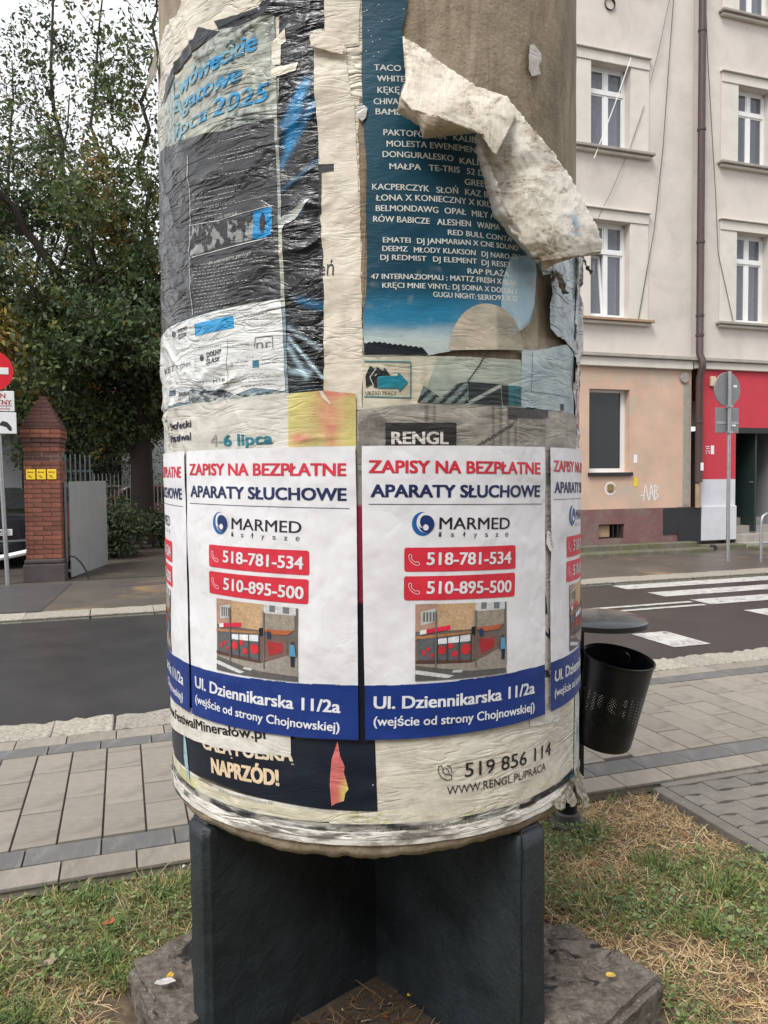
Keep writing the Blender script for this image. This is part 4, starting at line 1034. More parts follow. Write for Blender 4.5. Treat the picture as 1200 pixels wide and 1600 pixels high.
LINES = [('TACO', 584.3, 112, 626, 113.3), ('WHITE', 589.3, 129.3, 632, 130), ('KĘKĘ', 590, 147.3, 624, 147.3), ('CHIVA', 584, 165, 622, 165), ('BAMB', 587, 180.7, 627, 181.9),
    ('PAKTOFONIKA', 599, 213.3, 695.7, 220), ('KALIBE', 706.7, 221, 748.3, 226), ('MOLESTA EWENEMENT', 604, 231, 749.3, 242.3), ('DONGURALESKO', 597.7, 247.3, 706.7, 254), ('KALI', 716.7, 257.3, 745, 260),
    ('MAŁPA', 608.3, 266, 656.7, 267.7), ('TE-TRIS', 669, 268.3, 716.7, 271.7), ('52 D', 727.3, 273.3, 753, 277.3), ('GREEN', 724.3, 290, 763.3, 295), ('KACPERCZYK', 581.7, 297.7, 669.3, 301), ('SŁOŃ', 680.7, 302.7, 714, 304.3),
    ('KAZ BA', 725, 305.7, 768.3, 311.7), ('ŁONA X KONIECZNY X KRUPA', 587.3, 315, 780, 328.3), ('BELMONDAWG', 587.3, 331, 683.3, 334.3), ('OPAŁ', 693.3, 335, 726, 337.3), ('MIŁY ATZ', 735.3, 339.3, 785, 345),
    ('RÓW BABICZE', 583.3, 347.7, 670, 351.5), ('ALESHEN', 681.7, 352.6, 733.3, 355.7), ('WAIMA', 743.3, 357.3, 778.3, 361), ('RED BULL CONTA', 698.3, 368.3, 796.7, 379.3), ('EMATEI', 598.3, 380, 640.7, 380.7), ('DJ JANMARIAN X CNE SOUND', 651, 381.7, 806.7, 392.7),
    ('DEEMZ', 597.3, 393.3, 636, 394.3), ('MŁODY KLAKSON', 646, 395.7, 741, 400), ('DJ NARO', 750.7, 401.7, 793.3, 405.7), ('DJ H', 799, 406, 813, 407), ('DJ REDMIST', 594.3, 407.3, 665, 409.3), ('DJ ELEMENT', 675.7, 410, 743.3, 413.3), ('DJ RESET', 751, 415, 796.7, 419),
    ('RAP PLAŻA', 729.3, 428.3, 793.3, 433.3), ('47 INTERNAZIOMALI', 580, 437.3, 691, 439), (': MATTZ FRESH X BLANT', 696, 439.3, 812, 448.3), ('KRĘCI MNIE VINYL:', 597.3, 451, 701.7, 453.3), ('DJ SOINA X DOLUN X', 706, 453.3, 808, 461), ('GUGU NIGHT:', 675.7, 465, 741.7, 468.3), ('SERIO92 X DJ', 745, 469, 808, 471.7)]
for t in LINES: text(p, t[0], t[1:3], t[3:5], 9.2 if t[2] < 362 else 8.0, NW, .0062, .015, mp_teal, step=.03, zstep=.03)
sheet('disc', p, circ(757, 548, 57, 73, 30, PI, 2 * PI), .0062, lambda X, Y, s, z: mixf(C_(208, 196, 172), C_(150, 146, 130), fbm(s * 14, z * 40, 6) * 1.3 - .35 + .5 * sstep(772, 776, X)), mp_old, 0, .01, .01, lift=lambda s, z: .0006 + .006 * sstep(.32, .40, s) * 0)
hill = [(569, 555), (569, 536)] + [(569 + k * 4, 536 - 2 * math.sin(k * .35) + (2.2 if k % 2 else 0) + max(0, k - 14) * 1.1) for k in range(1, 24)] + [(668, 555)]
sheet('hill_print', p, hill, .0064, C_(28, 34, 40), mp_teal, 0, .02)
star = random.Random(8)
for k in range(14):
    x, y = star.uniform(568, 630), star.uniform(2, 70) if k < 11 else star.uniform(70, 90)
    sheet('star_dot', p, circ(x, y, .9, .9, 6), .0062, NW, mp_teal, 0, .1)
# ---- office poster with arrow
p = poster('pale job office poster with a teal arrow pointing right over black squares', 'poster')
def pale(X, Y, s, z):
    c = mixf(C_(222, 214, 190), C_(192, 196, 176), sstep(655, 690, X) + (fbm(s * 9, z * 30, 7) - .5) * .5)
    return c * (1 - .22 * sstep(.5, .7, fbm(s * 60, z * 8, 17)))[:, None]
sheet('sheet', p, [(567, 556), (668, 557), (812, 563), (812, 645), (567, 645)], .0040, pale, mp_old, .0006, .012, .012)
AR = C_(20, 130, 150)
strips(p, 'frame_line', [((569, 565), (641, 566), 1.6), ((641, 566), (641, 622), 1.6), ((641, 622), (569, 620), 1.6)], .0056, AR, mp_old)
sheet('arrow', p, [(590, 588), (620, 588), (622, 582), (637, 598), (623, 613), (622, 607), (590, 607)], .0060, AR, mp_old, 0, .02)
for q in ([(571, 588), (578, 572), (588, 578), (581, 600), (572, 606)], [(577, 590), (588, 573), (598, 580), (592, 588), (589, 588), (589, 606), (583, 604)], [(585, 586), (601, 575), (610, 588), (590, 588)]):
    sheet('black_square', p, q, .0052 + .0002 * len(q), C_(30, 30, 32), mp_old, 0, .02)
strips(p, 'square_edge', [((578, 590), (584, 604), 1.2), ((578, 590), (589, 574), 1.2), ((585, 588), (600, 577), 1.2)], .0066, C_(215, 212, 200), mp_old)
text(p, 'URZĄD PRACY', (571, 617.5), (619, 617.5), 6, C_(50, 48, 46), .0058, .005, mp_old)
# ---- bridge photo sheet
p = poster('greenish grey poster with dark steel girders at its lower edge, torn diagonally', 'poster')
sheet('sheet', p, [(683, 560), (812, 566), (812, 637), (702, 632), (660, 628), (668, 600)], .0050, lambda X, Y, s, z: mixf(C_(192, 200, 184), C_(158, 170, 158), fbm(s * 8, z * 26, 27) * 1.5 - .3), mp_old, .0004, .012, .012)
sheet('girder_print', p, [(661, 603), (688, 622), (712, 600), (728, 597), (730, 630), (700, 631), (651, 629)], .0058, lambda X, Y, s, z: np.where((np.sin((X + Y) * .33) > .2)[:, None], np.array(C_(40, 48, 48)), np.array(C_(120, 134, 128))), mp_old, 0, .003, .004)
sheet('girder_print', p, [(729, 597), (780, 601), (782, 634), (731, 631)], .0058, lambda X, Y, s, z: np.where((np.abs((Y - 630) + (X - 731) * .55) < 3)[:, None], np.array(C_(170, 178, 170)), np.array(C_(44, 50, 52))), mp_old, 0, .003, .003)
sheet('dark_block', p, [(781, 602), (811, 604), (811, 635), (783, 633)], .0060, lambda X, Y, s, z: np.where((X < 792)[:, None], np.array(C_(30, 34, 36)), np.array(C_(48, 110, 118)) * (.5 + fbm(X * .6, Y * .2, 4))[:, None]), mp_old, 0, .003, .006)
strips(p, 'crack', [((760, 544), (752, 562), 2.2), ((752, 562), (745, 574), 1.8), ((745, 574), (728, 597), 1.5)], .0064, C_(50, 44, 36), mp_old)
# ---- pale blue sheets at the right edge
p = poster('pale blue crumpled sheet below the bare patch, near the right edge of the column', 'poster')
PB = lambda X, Y, s, z: mixf(C_(196, 210, 212), C_(150, 172, 180), fbm(s * 12, z * 34, 37) * 1.6 - .4)
sheet('sheet', p, [(812, 546), (826, 548), (850, 545), (872, 540), (885, 538), (893, 546), (893, 650), (883, 645), (812, 637)], .0058, PB, mp_old, .0012, .012, .012, 9)
strips(p, 'frame_line', [((829, 550), (827, 612), 1.0), ((827, 612), (886, 622), 1.0)], .0068, C_(90, 110, 122), mp_old)
sheet('dark_mark', p, [(872, 631), (877, 632), (877, 642), (872, 641)], .0068, C_(50, 55, 60), mp_old, 0, .02)
p = poster('shiny pale blue torn strip hanging right of the bare patch, below the peeled sheet', 'poster')
sheet('sheet', p, [(838, 402), (855, 400), (898, 392), (905, 400), (905, 560), (893, 552), (877, 532), (860, 527), (850, 515), (848, 480), (853, 455), (849, 430), (838, 432), (834, 420)], .0080, lambda X, Y, s, z: mixf(C_(190, 205, 208), C_(115, 140, 150), fbm(s * 22, z * 22, 47) * 1.8 - .5), mp_glos, .0018, .006, .006, 10, lift=lambda s, z: .012 * (1 - sstep(.52, .62, s)) + .004 * (fbm(s * 30, z * 30, 5) - .5))
p = poster('narrow torn black and white poster scraps on the right edge of the column', 'poster')
sheet('sheet', p, [(893, 400), (918, 395), (918, 700), (896, 700), (896, 640), (890, 600), (893, 560)], .0068, lambda X, Y, s, z: np.where((fbm(s * 34, z * 16, 57) > .5)[:, None], np.array(C_(60, 62, 66)), np.array(C_(205, 205, 200))), mp_glos, .003, .008, .006, 11, lift=lambda s, z: .012 * sstep(.45, .7, fbm(s * 20, z * 12, 58)))
# ---- grey photo poster with black name box
p = poster('grey street photo poster strip with white letters in a black box', 'poster')
def grey_photo(X, Y, s, z):
    base = mixf(C_(188, 182, 170), C_(120, 116, 108), fbm(X * .03, Y * .08, 61) * 1.6 - .3)
    k = (np.sin(X * .55) > .3) & (((X > 655) & (X < 685)) | ((X > 760) & (X < 805)))
    base = np.where(k[:, None], base * .62, base)
    d = ((X > 790) & (X < 853) & (Y < 655)); base = np.where(d[:, None], np.array(C_(72, 70, 66)), base)
    d = ((X > 808) & (X < 850) & (Y >= 655)); base = np.where(d[:, None], base * .8, base)
    d = (X < 605) & (Y > 640 + np.abs(X - 585) * .9); base = np.where(d[:, None], base * .55 * (.7 + fbm(X * .5, Y * .5, 62))[:, None], base)
    d = np.abs(Y - (700 - (X - 740) * .62)) < 3; base = np.where((d & (X > 730) & (X < 800))[:, None], np.array(C_(82, 80, 75)), base)
    return base * (.85 + .3 * fbm(s * 80, z * 80, 63))[:, None]
sheet('sheet', p, [(560, 645), (566, 640), (640, 632), (700, 633), (812, 638), (883, 646), (897, 650), (897, 740), (560, 740)], .0064, grey_photo, mp_old, .0006, .0035, .0045)
sheet('black_box', p, [(602, 661), (711, 661), (711, 715), (602, 715)], .0076, C_(44, 42, 40), mp_old, 0, .012, .02)
text(p, 'RENGL', (612, 694), (698, 694), 18.5, C_(225, 222, 215), .0084, .03, mp_old)

# ---- lower posters
p = poster('cream jobs poster with a black phone number and web address, lower right of the column', 'poster')
sheet('sheet', p, [(560, 1100), (780, 1080), (900, 1040), (908, 1060), (906, 1190), (900, 1215), (870, 1245), (840, 1262), (770, 1288), (690, 1300), (590, 1306), (560, 1306)], .0030,
      lambda X, Y, s, z: mixf(C_(232, 225, 210), C_(205, 196, 178), fbm(s * 7, z * 22, 67) * 1.6 - .5), mp_old, .0008, .010, .010, 12)
INK = C_(44, 42, 42)
text(p, '519 856 114', (725, 1213), (858, 1178), 21, INK, .0046, .008, mp_old)
text(p, 'WWW.RENGL.PL/PRACA', (697, 1241), (850, 1202), 12.5, INK, .0046, .002, mp_old)
hs = [(684, 1196), (683, 1203), (688, 1213), (697, 1218), (704, 1217), (705, 1211), (699, 1208), (695, 1209), (690, 1204), (691, 1200), (688, 1195)]
strips(p, 'phone_mark', [(hs[i], hs[(i + 1) % len(hs)], 1.3) for i in range(len(hs))] + [((695, 1199), (699, 1202), 1.2), ((699, 1202), (700, 1206), 1.2), ((697, 1194), (703, 1198), 1.2), ((703, 1198), (705, 1206), 1.2)], .0046, INK, mp_old)
text(p, 'Materiał wyborczy KW Prawo i Sprawiedliwość', (588, 1298), (789, 1270), 6.5, C_(120, 116, 110), .0046, .0, mp_old)
p = poster('dark navy election poster with cream capitals and a torn pink triangle, lower left', 'poster')
sheet('grey_rim_sheet', p, [(262, 1190), (275, 1225), (320, 1250), (400, 1272), (515, 1283), (515, 1300), (515, 1303), (400, 1295), (330, 1272), (285, 1246), (262, 1225)], .0034, stained(C_(78, 80, 80), .4, 30), mp_old, .0008, .012, .012)
NV = lambda X, Y, s, z: mixf(C_(16, 28, 44), C_(34, 44, 56), fbm(s * 10, z * 40, 71) * 1.8 - .6)
sheet('sheet', p, [(248, 1085), (275, 1125), (400, 1150), (585, 1150), (586, 1160), (590, 1267), (500, 1262), (420, 1248), (340, 1222), (274, 1178), (255, 1150)], .0040, NV, mp_teal, 0, .012, .012)
text(p, 'CAŁĄ POLSKĄ', (320, 1168), (459, 1188), 21, C_(236, 218, 190), .0052, .03, mp_teal)
text(p, 'NAPRZÓD!', (334, 1206), (437, 1226), 23, C_(240, 214, 180), .0052, .035, mp_teal)
text(p, 'KW Kandydata na Prezydenta RP', (344, 1236), (428, 1256), 5, C_(180, 180, 180), .0052, .0, mp_teal)
sheet('pink_tear', p, [(528, 1157), (532, 1180), (539, 1196), (538, 1206), (545, 1232), (540, 1238), (538, 1250), (525, 1254), (519, 1258), (516, 1225), (519, 1185)], .0054, lambda X, Y, s, z: mixf(C_(214, 112, 110), C_(226, 205, 120), sstep(.35, .65, fbm(s * 30, z * 14, 73)) * sstep(522, 540, X)), mp_old, .0006, .012)
sheet('blue_tear', p, [(290, 1142), (294, 1160), (296, 1190), (299, 1220), (294, 1212), (290, 1180)], .0054, C_(168, 196, 206), mp_old, .0006, .02)
p = poster('white strip ending in a festival web address, showing under the blue band at lower left', 'poster')
sheet('sheet', p, [(240, 1040), (270, 1085), (455, 1120), (456, 1180), (400, 1176), (340, 1166), (290, 1148), (270, 1130), (262, 1100)], .0060, stained(C_(236, 232, 222), .15, 20), mp_old, .0006, .012, .012)
text(p, 'www.FestiwalMinerałów.pl', (266, 1110), (417, 1153), 15, C_(35, 33, 34), .0070, .02, mp_old)
# worn bands along the bottom edge
p = poster('worn cream, yellow and black paper remains round the lower edge of the column', 'paper remains', 'paper_remains')
RB0 = [(262, 1200), (275, 1232), (290, 1247), (330, 1272), (400, 1294), (500, 1310), (590, 1312), (690, 1304), (770, 1288), (840, 1264), (880, 1240), (900, 1212), (904, 1195)]
def band(dy0, dy1, name, off, col, mat, rag, seed, **k):
    a = [(x, y + dy0) for x, y in RB0]; b_ = [(x, y + dy1) for x, y in RB0][::-1]
    return sheet(name, p, a + b_, off, col, mat, rag, .012, .008, seed, **k)
ZB = 1.0
def lowband(z0, z1, name, off, col, mat, rag, seed, s0=-1.0, s1=.97, flare=.0):
    n = 40; a = [(s0 + (s1 - s0) * k / n, z0) for k in range(n + 1)]; b_ = [(s1 - (s1 - s0) * k / n, z1) for k in range(n + 1)]
    pts = ragged(a + b_, rag, seg=.009, seed=seed)
    return sheet_obj(name, p, poly_bm(pts), off, col, mat, .012, .008, lift=(lambda s, z: flare * np.clip((z0 + .03 - z) / .03, 0, 1) * (.3 + fbm(s * 24, z * 8, 3)) if flare else 0 * s))
bandc = lambda c1, c2, t, f=9: (lambda X, Y, s, z: mixf(c1, c2, sstep(t - .08, t + .08, fbm(s * f, z * f * 3, 81))))
lowband(.674, .738, 'torn_white_band', .0022, bandc(C_(232, 228, 220), C_(150, 142, 130), .60, 16), mp_old, .010, 3, flare=.008)
lowband(.694, .711, 'black_band', .0042, bandc(C_(54, 58, 62), C_(190, 186, 178), .50, 12), mp_glos, .0016, 4)
lowband(.712, .742, 'cream_band', .0030, bandc(C_(222, 216, 192), C_(210, 206, 150), .64, 7), mp_old, .0010, 5)
lowband(.680, .690, 'grey_band', .0046, bandc(C_(222, 216, 206), C_(120, 116, 110), .56, 20), mp_glos, .002, 6, flare=.006)
p2 = poster('black and teal strip with white torn scraps sticking out at the lower right rim', 'paper scrap', 'paper_scrap')
sheet('sheet', p2, [(808, 1256), (830, 1250), (832, 1254), (810, 1262)], .0062, INK, mp_old, .0004, .02)
sheet('sheet', p2, [(842, 1240), (854, 1234), (858, 1238), (842, 1247)], .0062, INK, mp_old, .0004, .02)
sheet('sheet', p2, [(866, 1224), (884, 1213), (888, 1218), (868, 1230)], .0062, INK, mp_old, .0004, .02)
sheet('teal_bit', p2, [(885, 1212), (895, 1204), (897, 1210), (888, 1218)], .0066, C_(40, 120, 140), mp_old, 0, .02)
sheet('strip', p2, [(895, 1080), (903, 1075), (904, 1200), (894, 1214)], .0052, lambda X, Y, s, z: np.where((fbm(s * 10, z * 14, 5) > .5)[:, None], np.array(C_(70, 120, 135)), np.array(C_(200, 205, 200))), mp_old, .001, .02)
# crumpled scrap hanging off the rim
def scrap(par, name, base_px, n, m_, w, hgt, out, col, seed, r0=CR + .01):
    s0, z0 = CP(*base_px); i, j = np.meshgrid(np.linspace(0, 1, n), np.linspace(0, 1, m_))
    taper = 1 - .75 * j * (.6 + .4 * i)
    s = s0 + (i - .5) * w * taper + .01 * (fbm(i * 4, j * 4, seed) - .5); z = z0 - j * hgt + .02 * (fbm(i * 5, j * 5, seed + 1) - .5)
    r = r0 + out * j * (.4 + fbm(i * 5, j * 5, seed + 2)) + .012 * (fbm(i * 7, j * 7, seed + 3) - .3)
    P = cyl(s, z - GZ, r).reshape(-1, 3); q = (np.arange(m_ - 1)[:, None] * n + np.arange(n - 1)[None]).ravel()
    cc = np.tile(col, (len(P), 1)) * (.75 + .4 * fbm(i * 8, j * 8, seed + 4)).reshape(-1, 1)
    me = np_mesh(name, P, np.stack([q, q + 1, q + n + 1, q + n], -1), mp_glos, cc); me.uv_layers.new(name='UVMap')
    return link(name, me, par)
scrap(p2, 'hanging_scrap', (893, 1205), 14, 16, .10, .085, .035, CREAM, 5)
scrap(p2, 'hanging_scrap', (880, 1228), 12, 10, .08, .045, .02, CREAM, 9)
scrap(p2, 'hanging_scrap', (866, 1243), 12, 8, .07, .03, .02, CREAM, 13)

# ---- gap strips behind the white posters
p = poster('dark and crimson strip of old poster between the two middle white posters', 'poster')
def gapc(X, Y, s, z): return np.where((Y < 790)[:, None], np.array(C_(150, 146, 138)), np.where((Y < 940)[:, None], np.array(C_(150, 40, 70)), np.array(C_(20, 24, 36))))
sheet('sheet', p, [(540, 690), (580, 690), (580, 1160), (540, 1160)], .0052, gapc, mp_teal, 0, .012, .008)
p = poster('grey strip with cut-off black letters between the two rightmost white posters', 'poster')
sheet('sheet', p, [(825, 690), (870, 690), (872, 1125), (825, 1135)], .0050, lambda X, Y, s, z: mixf(C_(222, 218, 210), C_(150, 146, 140), np.where(Y < 760, 1, 0) + (fbm(s * 20, z * 10, 4) - .5)), mp_old, 0, .012, .01)
sheet('black_print', p, [(846, 925), (850, 932), (852, 958), (842, 962), (843, 940)], .0062, INK, mp_old, 0, .02); sheet('black_print', p, [(845, 845), (849, 858), (848, 866), (842, 862)], .0062, INK, mp_old, 0, .02)
text(p, 'N', (842, 995), (855, 995), 14, INK, .0062, .02, mp_old); text(p, 'a', (840, 1058), (856, 1056), 15, INK, .0062, .03, mp_old)
text(p, 'u', (836, 1098), (845, 1097), 9, INK, .0062, .0, mp_old); text(p, 'no', (835, 1117), (847, 1115), 9, INK, .0062, .0, mp_old)
# ---- the four white hearing-aid posters: one is built, the others are turned round the column
WH = C_(240, 239, 242)
base = poster('fresh white hearing-aid poster with red heading and blue band, second from the right', 'poster', group='white hearing-aid posters in a row')
TL = CP(566, 698); TR = CP(845, 698); ZT = (TL[1] + TR[1]) / 2 ; ZBm = CP(566, 1153.5)[1]; PW = TR[0] - TL[0]
def wob(pts, amp=.0012, seed=0): return ragged(pts, amp, seg=.05, seed=seed)
zb0, zb1 = CP(566, 1064.5)[1], CP(845.5, 1041)[1]; zmid = (zb0 + zb1) / 2
lf = lambda s, z: .0012 + .0022 * sstep(.55, .8, fbm(s * 5 + 2, z * 5, 19)) + .003 * sstep(TR[0] - .05, TR[0], s) * fbm(z * 9, s * 2, 4) + .0025 * (1 - sstep(TL[0], TL[0] + .04, s)) * fbm(z * 8 + 9, s * 2, 6)
LIFT = lf
s_ = sheet_obj('sheet', base, poly_bm(wob([(TL[0], zmid), (TR[0], zmid), (TR[0], ZT), (TL[0], ZT)], .0012, 1)), .0098, WH, mp_flat, .012, .012, lift=lf)
s_ = sheet_obj('blue_band', base, poly_bm(wob([(TL[0], ZBm), (TR[0], ZBm), (TR[0], zmid), (TL[0], zmid)], .0012, 2)), .0098, C_(22, 54, 128), mp_flat, .012, .012, lift=lf)
RD = C_(222, 50, 68); NVY = C_(30, 44, 92); O1 = .0106
def lvl(p0, p1):      # level both ends at the mean height
    a, b_ = CP(*p0), CP(*p1); return p0, p1
text(base, 'ZAPISY NA BEZPŁATNE', (577, 738.5), (837, 740.5), 18.5, RD, O1, .028, mp_flat)
text(base, 'APARATY SŁUCHOWE', (580, 776), (837, 776), 18.5, NVY, O1, .028, mp_flat)
strips(base, 'rule', [((576, 787.5), (640, 787.7), 1.0), ((640, 787.7), (710, 787.8), 1.0), ((710, 787.8), (780, 787.6), 1.0), ((780, 787.6), (840, 787.2), 1.0)], O1, C_(60, 66, 90), mp_flat)
text(base, 'MARMED', (684, 826.3), (791.5, 826), 18, C_(32, 34, 42), O1, .012, mp_flat)
for ch, x in zip('isłyszę', (685, 704, 722, 739, 756, 772, 787)): text(base, ch, (x - 2.4, 838), (x + 2.4, 838), 8, C_(60, 62, 68), O1, .0, mp_flat, name='small_letter')
lg_ = sheet('logo', base, circ(658.5, 818, 16.5, 18.5, 30), O1, C_(28, 100, 165), mp_flat, 0, .02)
sheet('logo_crescent', base, circ(663, 816, 14, 16, 28), O1 + .0006, WH, mp_flat, 0, .02)
sheet('logo_crescent', base, circ(664, 818, 12, 13.5, 28), O1 + .0012, C_(26, 52, 110), mp_flat, 0, .02)
sheet('logo_crescent', base, circ(661, 822, 6.8, 8, 20), O1 + .0018, WH, mp_flat, 0, .02) if False else None
sheet('logo_crescent', base, circ(660, 813, 10, 12, 24, 2.0, 4.6) + circ(663, 815, 9, 11, 24, 4.6, 2.0), O1 + .0018, WH, mp_flat, 0, .02)
sheet('logo_dot', base, circ(663, 823.5, 4.2, 4.8, 16), O1 + .0018, WH, mp_flat, 0, .02)
def hset(cx, cy, k=1.0):
    q = [(-9, -8), (-9.5, -4), (-7, 2), (-2, 7), (4, 9.5), (8, 8.5), (8, 5.5), (4.5, 3), (1.5, 4.5), (-2.5, 1.5), (-5.5, -3), (-4, -5), (-6, -9)]
    return [(cx + a * k, cy + b_ * k) for a, b_ in q]
for (a, b_, c, d), tx, by in (((( 630.4, 855), (800.5, 851), (800.5, 887.6), (630.4, 892.4)), '518-781-534', (881.6, 879.5)), (((630, 899.6), (799.6, 893.6), (799, 930.6), (630, 937)), '510-895-500', (926.4, 924))):
    aa, bb, cc_, dd = CP(*a), CP(*b_), CP(*c), CP(*d); r = .006
    pts = []
    for (x, z), a0 in ((dd, PI), (cc_, 1.5 * PI), (bb, 0), (aa, .5 * PI)):
        sx = 1 if x == min(aa[0], dd[0]) or x in (aa[0], dd[0]) else -1; sz_ = 1 if (x, z) in (dd, cc_) else -1
        for k in range(5):
            an = a0 + k * PI / 8; pts.append((x + sx * r + r * math.cos(an), z + sz_ * r + r * math.sin(an)))
    sheet_obj('phone_box', base, poly_bm(pts), O1, RD, mp_flat, .012, .02)
    text(base, tx, (665, by[0]), (793, by[1]), 18.5, WH, O1 + .0008, .022, mp_flat)
    h_ = hset(646, (a[1] + d[1]) / 2, .95); strips(base, 'phone_mark', [(h_[i], h_[(i + 1) % len(h_)], 1.0) for i in range(len(h_))], O1 + .0008, C_(250, 205, 210), mp_flat)
text(base, 'Ul. Dziennikarska 11/2a', (584.5, 1104.6), (829.6, 1081.5), 18.5, C_(238, 240, 246), O1, .024, mp_flat)
text(base, '(wejście od strony Chojnowskiej)', (584, 1131), (829, 1108.5), 13.5, C_(238, 240, 246), O1, .016, mp_flat)
# the printed picture of the shop
A, B, Cc, D = (647.5, 943), (787, 939), (786, 1049), (647, 1062)
def q(u, v):                                                  # picture coordinates 0..1, v down
    t = (A[0] + (B[0] - A[0]) * u, A[1] + (B[1] - A[1]) * u); b_ = (D[0] + (Cc[0] - D[0]) * u, D[1] + (Cc[1] - D[1]) * u)
    return (t[0] + (b_[0] - t[0]) * v, t[1] + (b_[1] - t[1]) * v)
pic = sheet('shop_picture', base, [q(0, 0), q(1, 0), q(1, 1), q(0, 1)], O1, lambda X, Y, s, z: np.array(C_(112, 104, 98)) * (.75 + .5 * fbm(X * .35, Y * .35, 5))[:, None], mp_flat, 0, .004, .004)
def pp(pts, c, k=1, nm='picture_patch'):
    c = np.array(c); big = (max(a for a, _ in pts) - min(a for a, _ in pts)) > .2
    cf = (lambda X, Y, s, z: c[None] * (.62 + .5 * fbm(X * .4, Y * .4, 5 + k) + .5 * vnoise(X * 1.1, Y * .8, k))[:, None]) if big else c
    bm = poly_bm([CP(*q(u, v)) for u, v in pts]); return sheet_obj(nm, pic, bm, O1 + .0003 * k, cf, mp_flat, .0035 if big else .02, .0035 if big else None)
pp([(0, 0), (.68, 0), (.68, .36), (0, .36)], C_(192, 160, 124)); pp([(0, 0), (.24, 0), (.24, .33), (0, .36)], C_(176, 140, 122), 2)
pp([(.06, .10), (.22, .06), (.22, .24), (.06, .28)], C_(196, 200, 196), 3)
for k in range(4): pp([(.085 + k * .035, .11), (.105 + k * .035, .105), (.105 + k * .035, .23), (.085 + k * .035, .24)], C_(110, 108, 104), 4)
pp([(.66, .0), (.98, .0), (.98, .1), (.66, .12)], C_(205, 205, 205), 2); pp([(.72, 0), (.78, 0), (.78, .09), (.72, .09)], C_(120, 125, 130), 3); pp([(.86, 0), (.92, 0), (.92, .09), (.86, .09)], C_(120, 125, 130), 3)
pp([(.64, .12), (.97, .10), (.97, .30), (.9, .36), (.74, .37), (.64, .34)], C_(150, 140, 126), 4); pp([(.62, .34), (.96, .31), (.90, .38), (.74, .40)], C_(176, 96, 60), 5)
pp([(.05, .345), (.38, .29), (.38, .35), (.05, .40)], C_(214, 40, 70), 5); pp([(.05, .345), (.12, .335), (.12, .39), (.05, .40)], C_(235, 235, 235), 6)
pp([(0, .42), (.62, .38), (.62, .41), (0, .46)], C_(170, 120, 80), 5)
pp([(.04, .46), (.62, .41), (.62, .78), (.04, .73)], C_(92, 94, 98), 4); pp([(.62, .42), (.90, .46), (.90, .66), (.68, .78), (.62, .78)], C_(120, 92, 86), 4)
pp([(.24, .47), (.60, .43), (.60, .52), (.24, .54)], C_(228, 230, 236), 6)
for x0 in (.235, .345, .475, .60): pp([(x0, .44), (x0 + .012, .44), (x0 + .012, .78), (x0, .78)], C_(70, 66, 64), 8)
for cx, cy, rx, ry in ((.29, .62, .042, .06), (.385, .57, .03, .04), (.43, .68, .033, .045), (.55, .63, .052, .075), (.14, .60, .02, .03), (.18, .68, .02, .03), (.09, .64, .02, .04)):
    bm = poly_bm([CP(*q(cx + rx * math.cos(a), cy + ry * math.sin(a))) for a in [k * PI / 8 for k in range(16)]]); sheet_obj('picture_patch', pic, bm, O1 + .0021, C_(214, 52, 60), mp_flat, .05)
pp([(.70, .50), (.86, .50), (.86, .62), (.72, .70)], C_(176, 52, 56), 6); pp([(0, .73), (.62, .78), (.62, .81), (0, .76)], C_(96, 62, 50), 6)
pp([(0, .78), (.62, .82), (.90, .66), (1, .66), (1, .93), (.60, .93), (0, .80)], C_(150, 142, 132), 3); pp([(0, .83), (.62, .93), (1, .95), (1, 1), (0, 1)], C_(92, 90, 90), 4)
pp([(.0, .86), (.06, .87), (.42, .97), (.36, 1), (.0, .91)], C_(205, 205, 202), 5); pp([(.42, .90), (.53, .91), (.50, .94), (.40, .93)], C_(205, 205, 202), 5)
for x0 in (.215, .655): pp([(x0, .1), (x0 + .016, .1), (x0 + .016, .88), (x0, .88)], C_(110, 108, 106), 9)
pp([(.61, .33), (.655, .32), (.655, .43), (.61, .43)], C_(28, 32, 36), 10); pp([(.70, .36), (.74, .36), (.74, .46), (.70, .46)], C_(40, 60, 90), 9)
pp([(.93, .50), (.97, .50), (.985, .66), (.925, .66)], C_(90, 155, 190), 10); pp([(.935, .66), (.975, .66), (.97, .80), (.94, .80)], C_(40, 44, 60), 10); pp([(.94, .46), (.965, .46), (.965, .50), (.94, .50)], C_(80, 60, 50), 10)
LIFT = None
def turned(px_right, zpx, label, dz=0.0, tilt=0.0):
    c = copy_tree(base); s1 = CP(*px_right)[0]; c.rotation_euler = (0, 0, (s1 - TR[0]) / CR); c.location.z = GZ + dz; c['label'] = label
    return c
P2 = turned((558, 900), 0, 'fresh white hearing-aid poster with red heading and blue band, second from the left')
P1 = turned((299, 900), 0, 'white hearing-aid poster with red text seen edge-on at the left rim of the column')
P4 = copy_tree(base); P4.rotation_euler = (0, 0, (CP(854, 900)[0] - TL[0]) / CR); P4['label'] = 'white hearing-aid poster with red text seen edge-on at the right rim of the column'
p = poster('small torn paper tag with handwritten digits at the gap between the right white posters', 'paper tag', 'paper_tag')
sheet('sheet', p, [(848, 828), (853, 832), (859, 858), (852, 861), (846, 848)], .0145, C_(235, 232, 225), mp_flat, .0006, .02)
text(p, '51537', (850, 834), (854, 857), 5, C_(90, 90, 100), .0155, -.005, mp_flat)
sheet('tape', P2, [(293, 830), (311, 834), (311, 858), (293, 854)], .0155, C_(222, 222, 228), mp_flat, 0, .02) if False else None
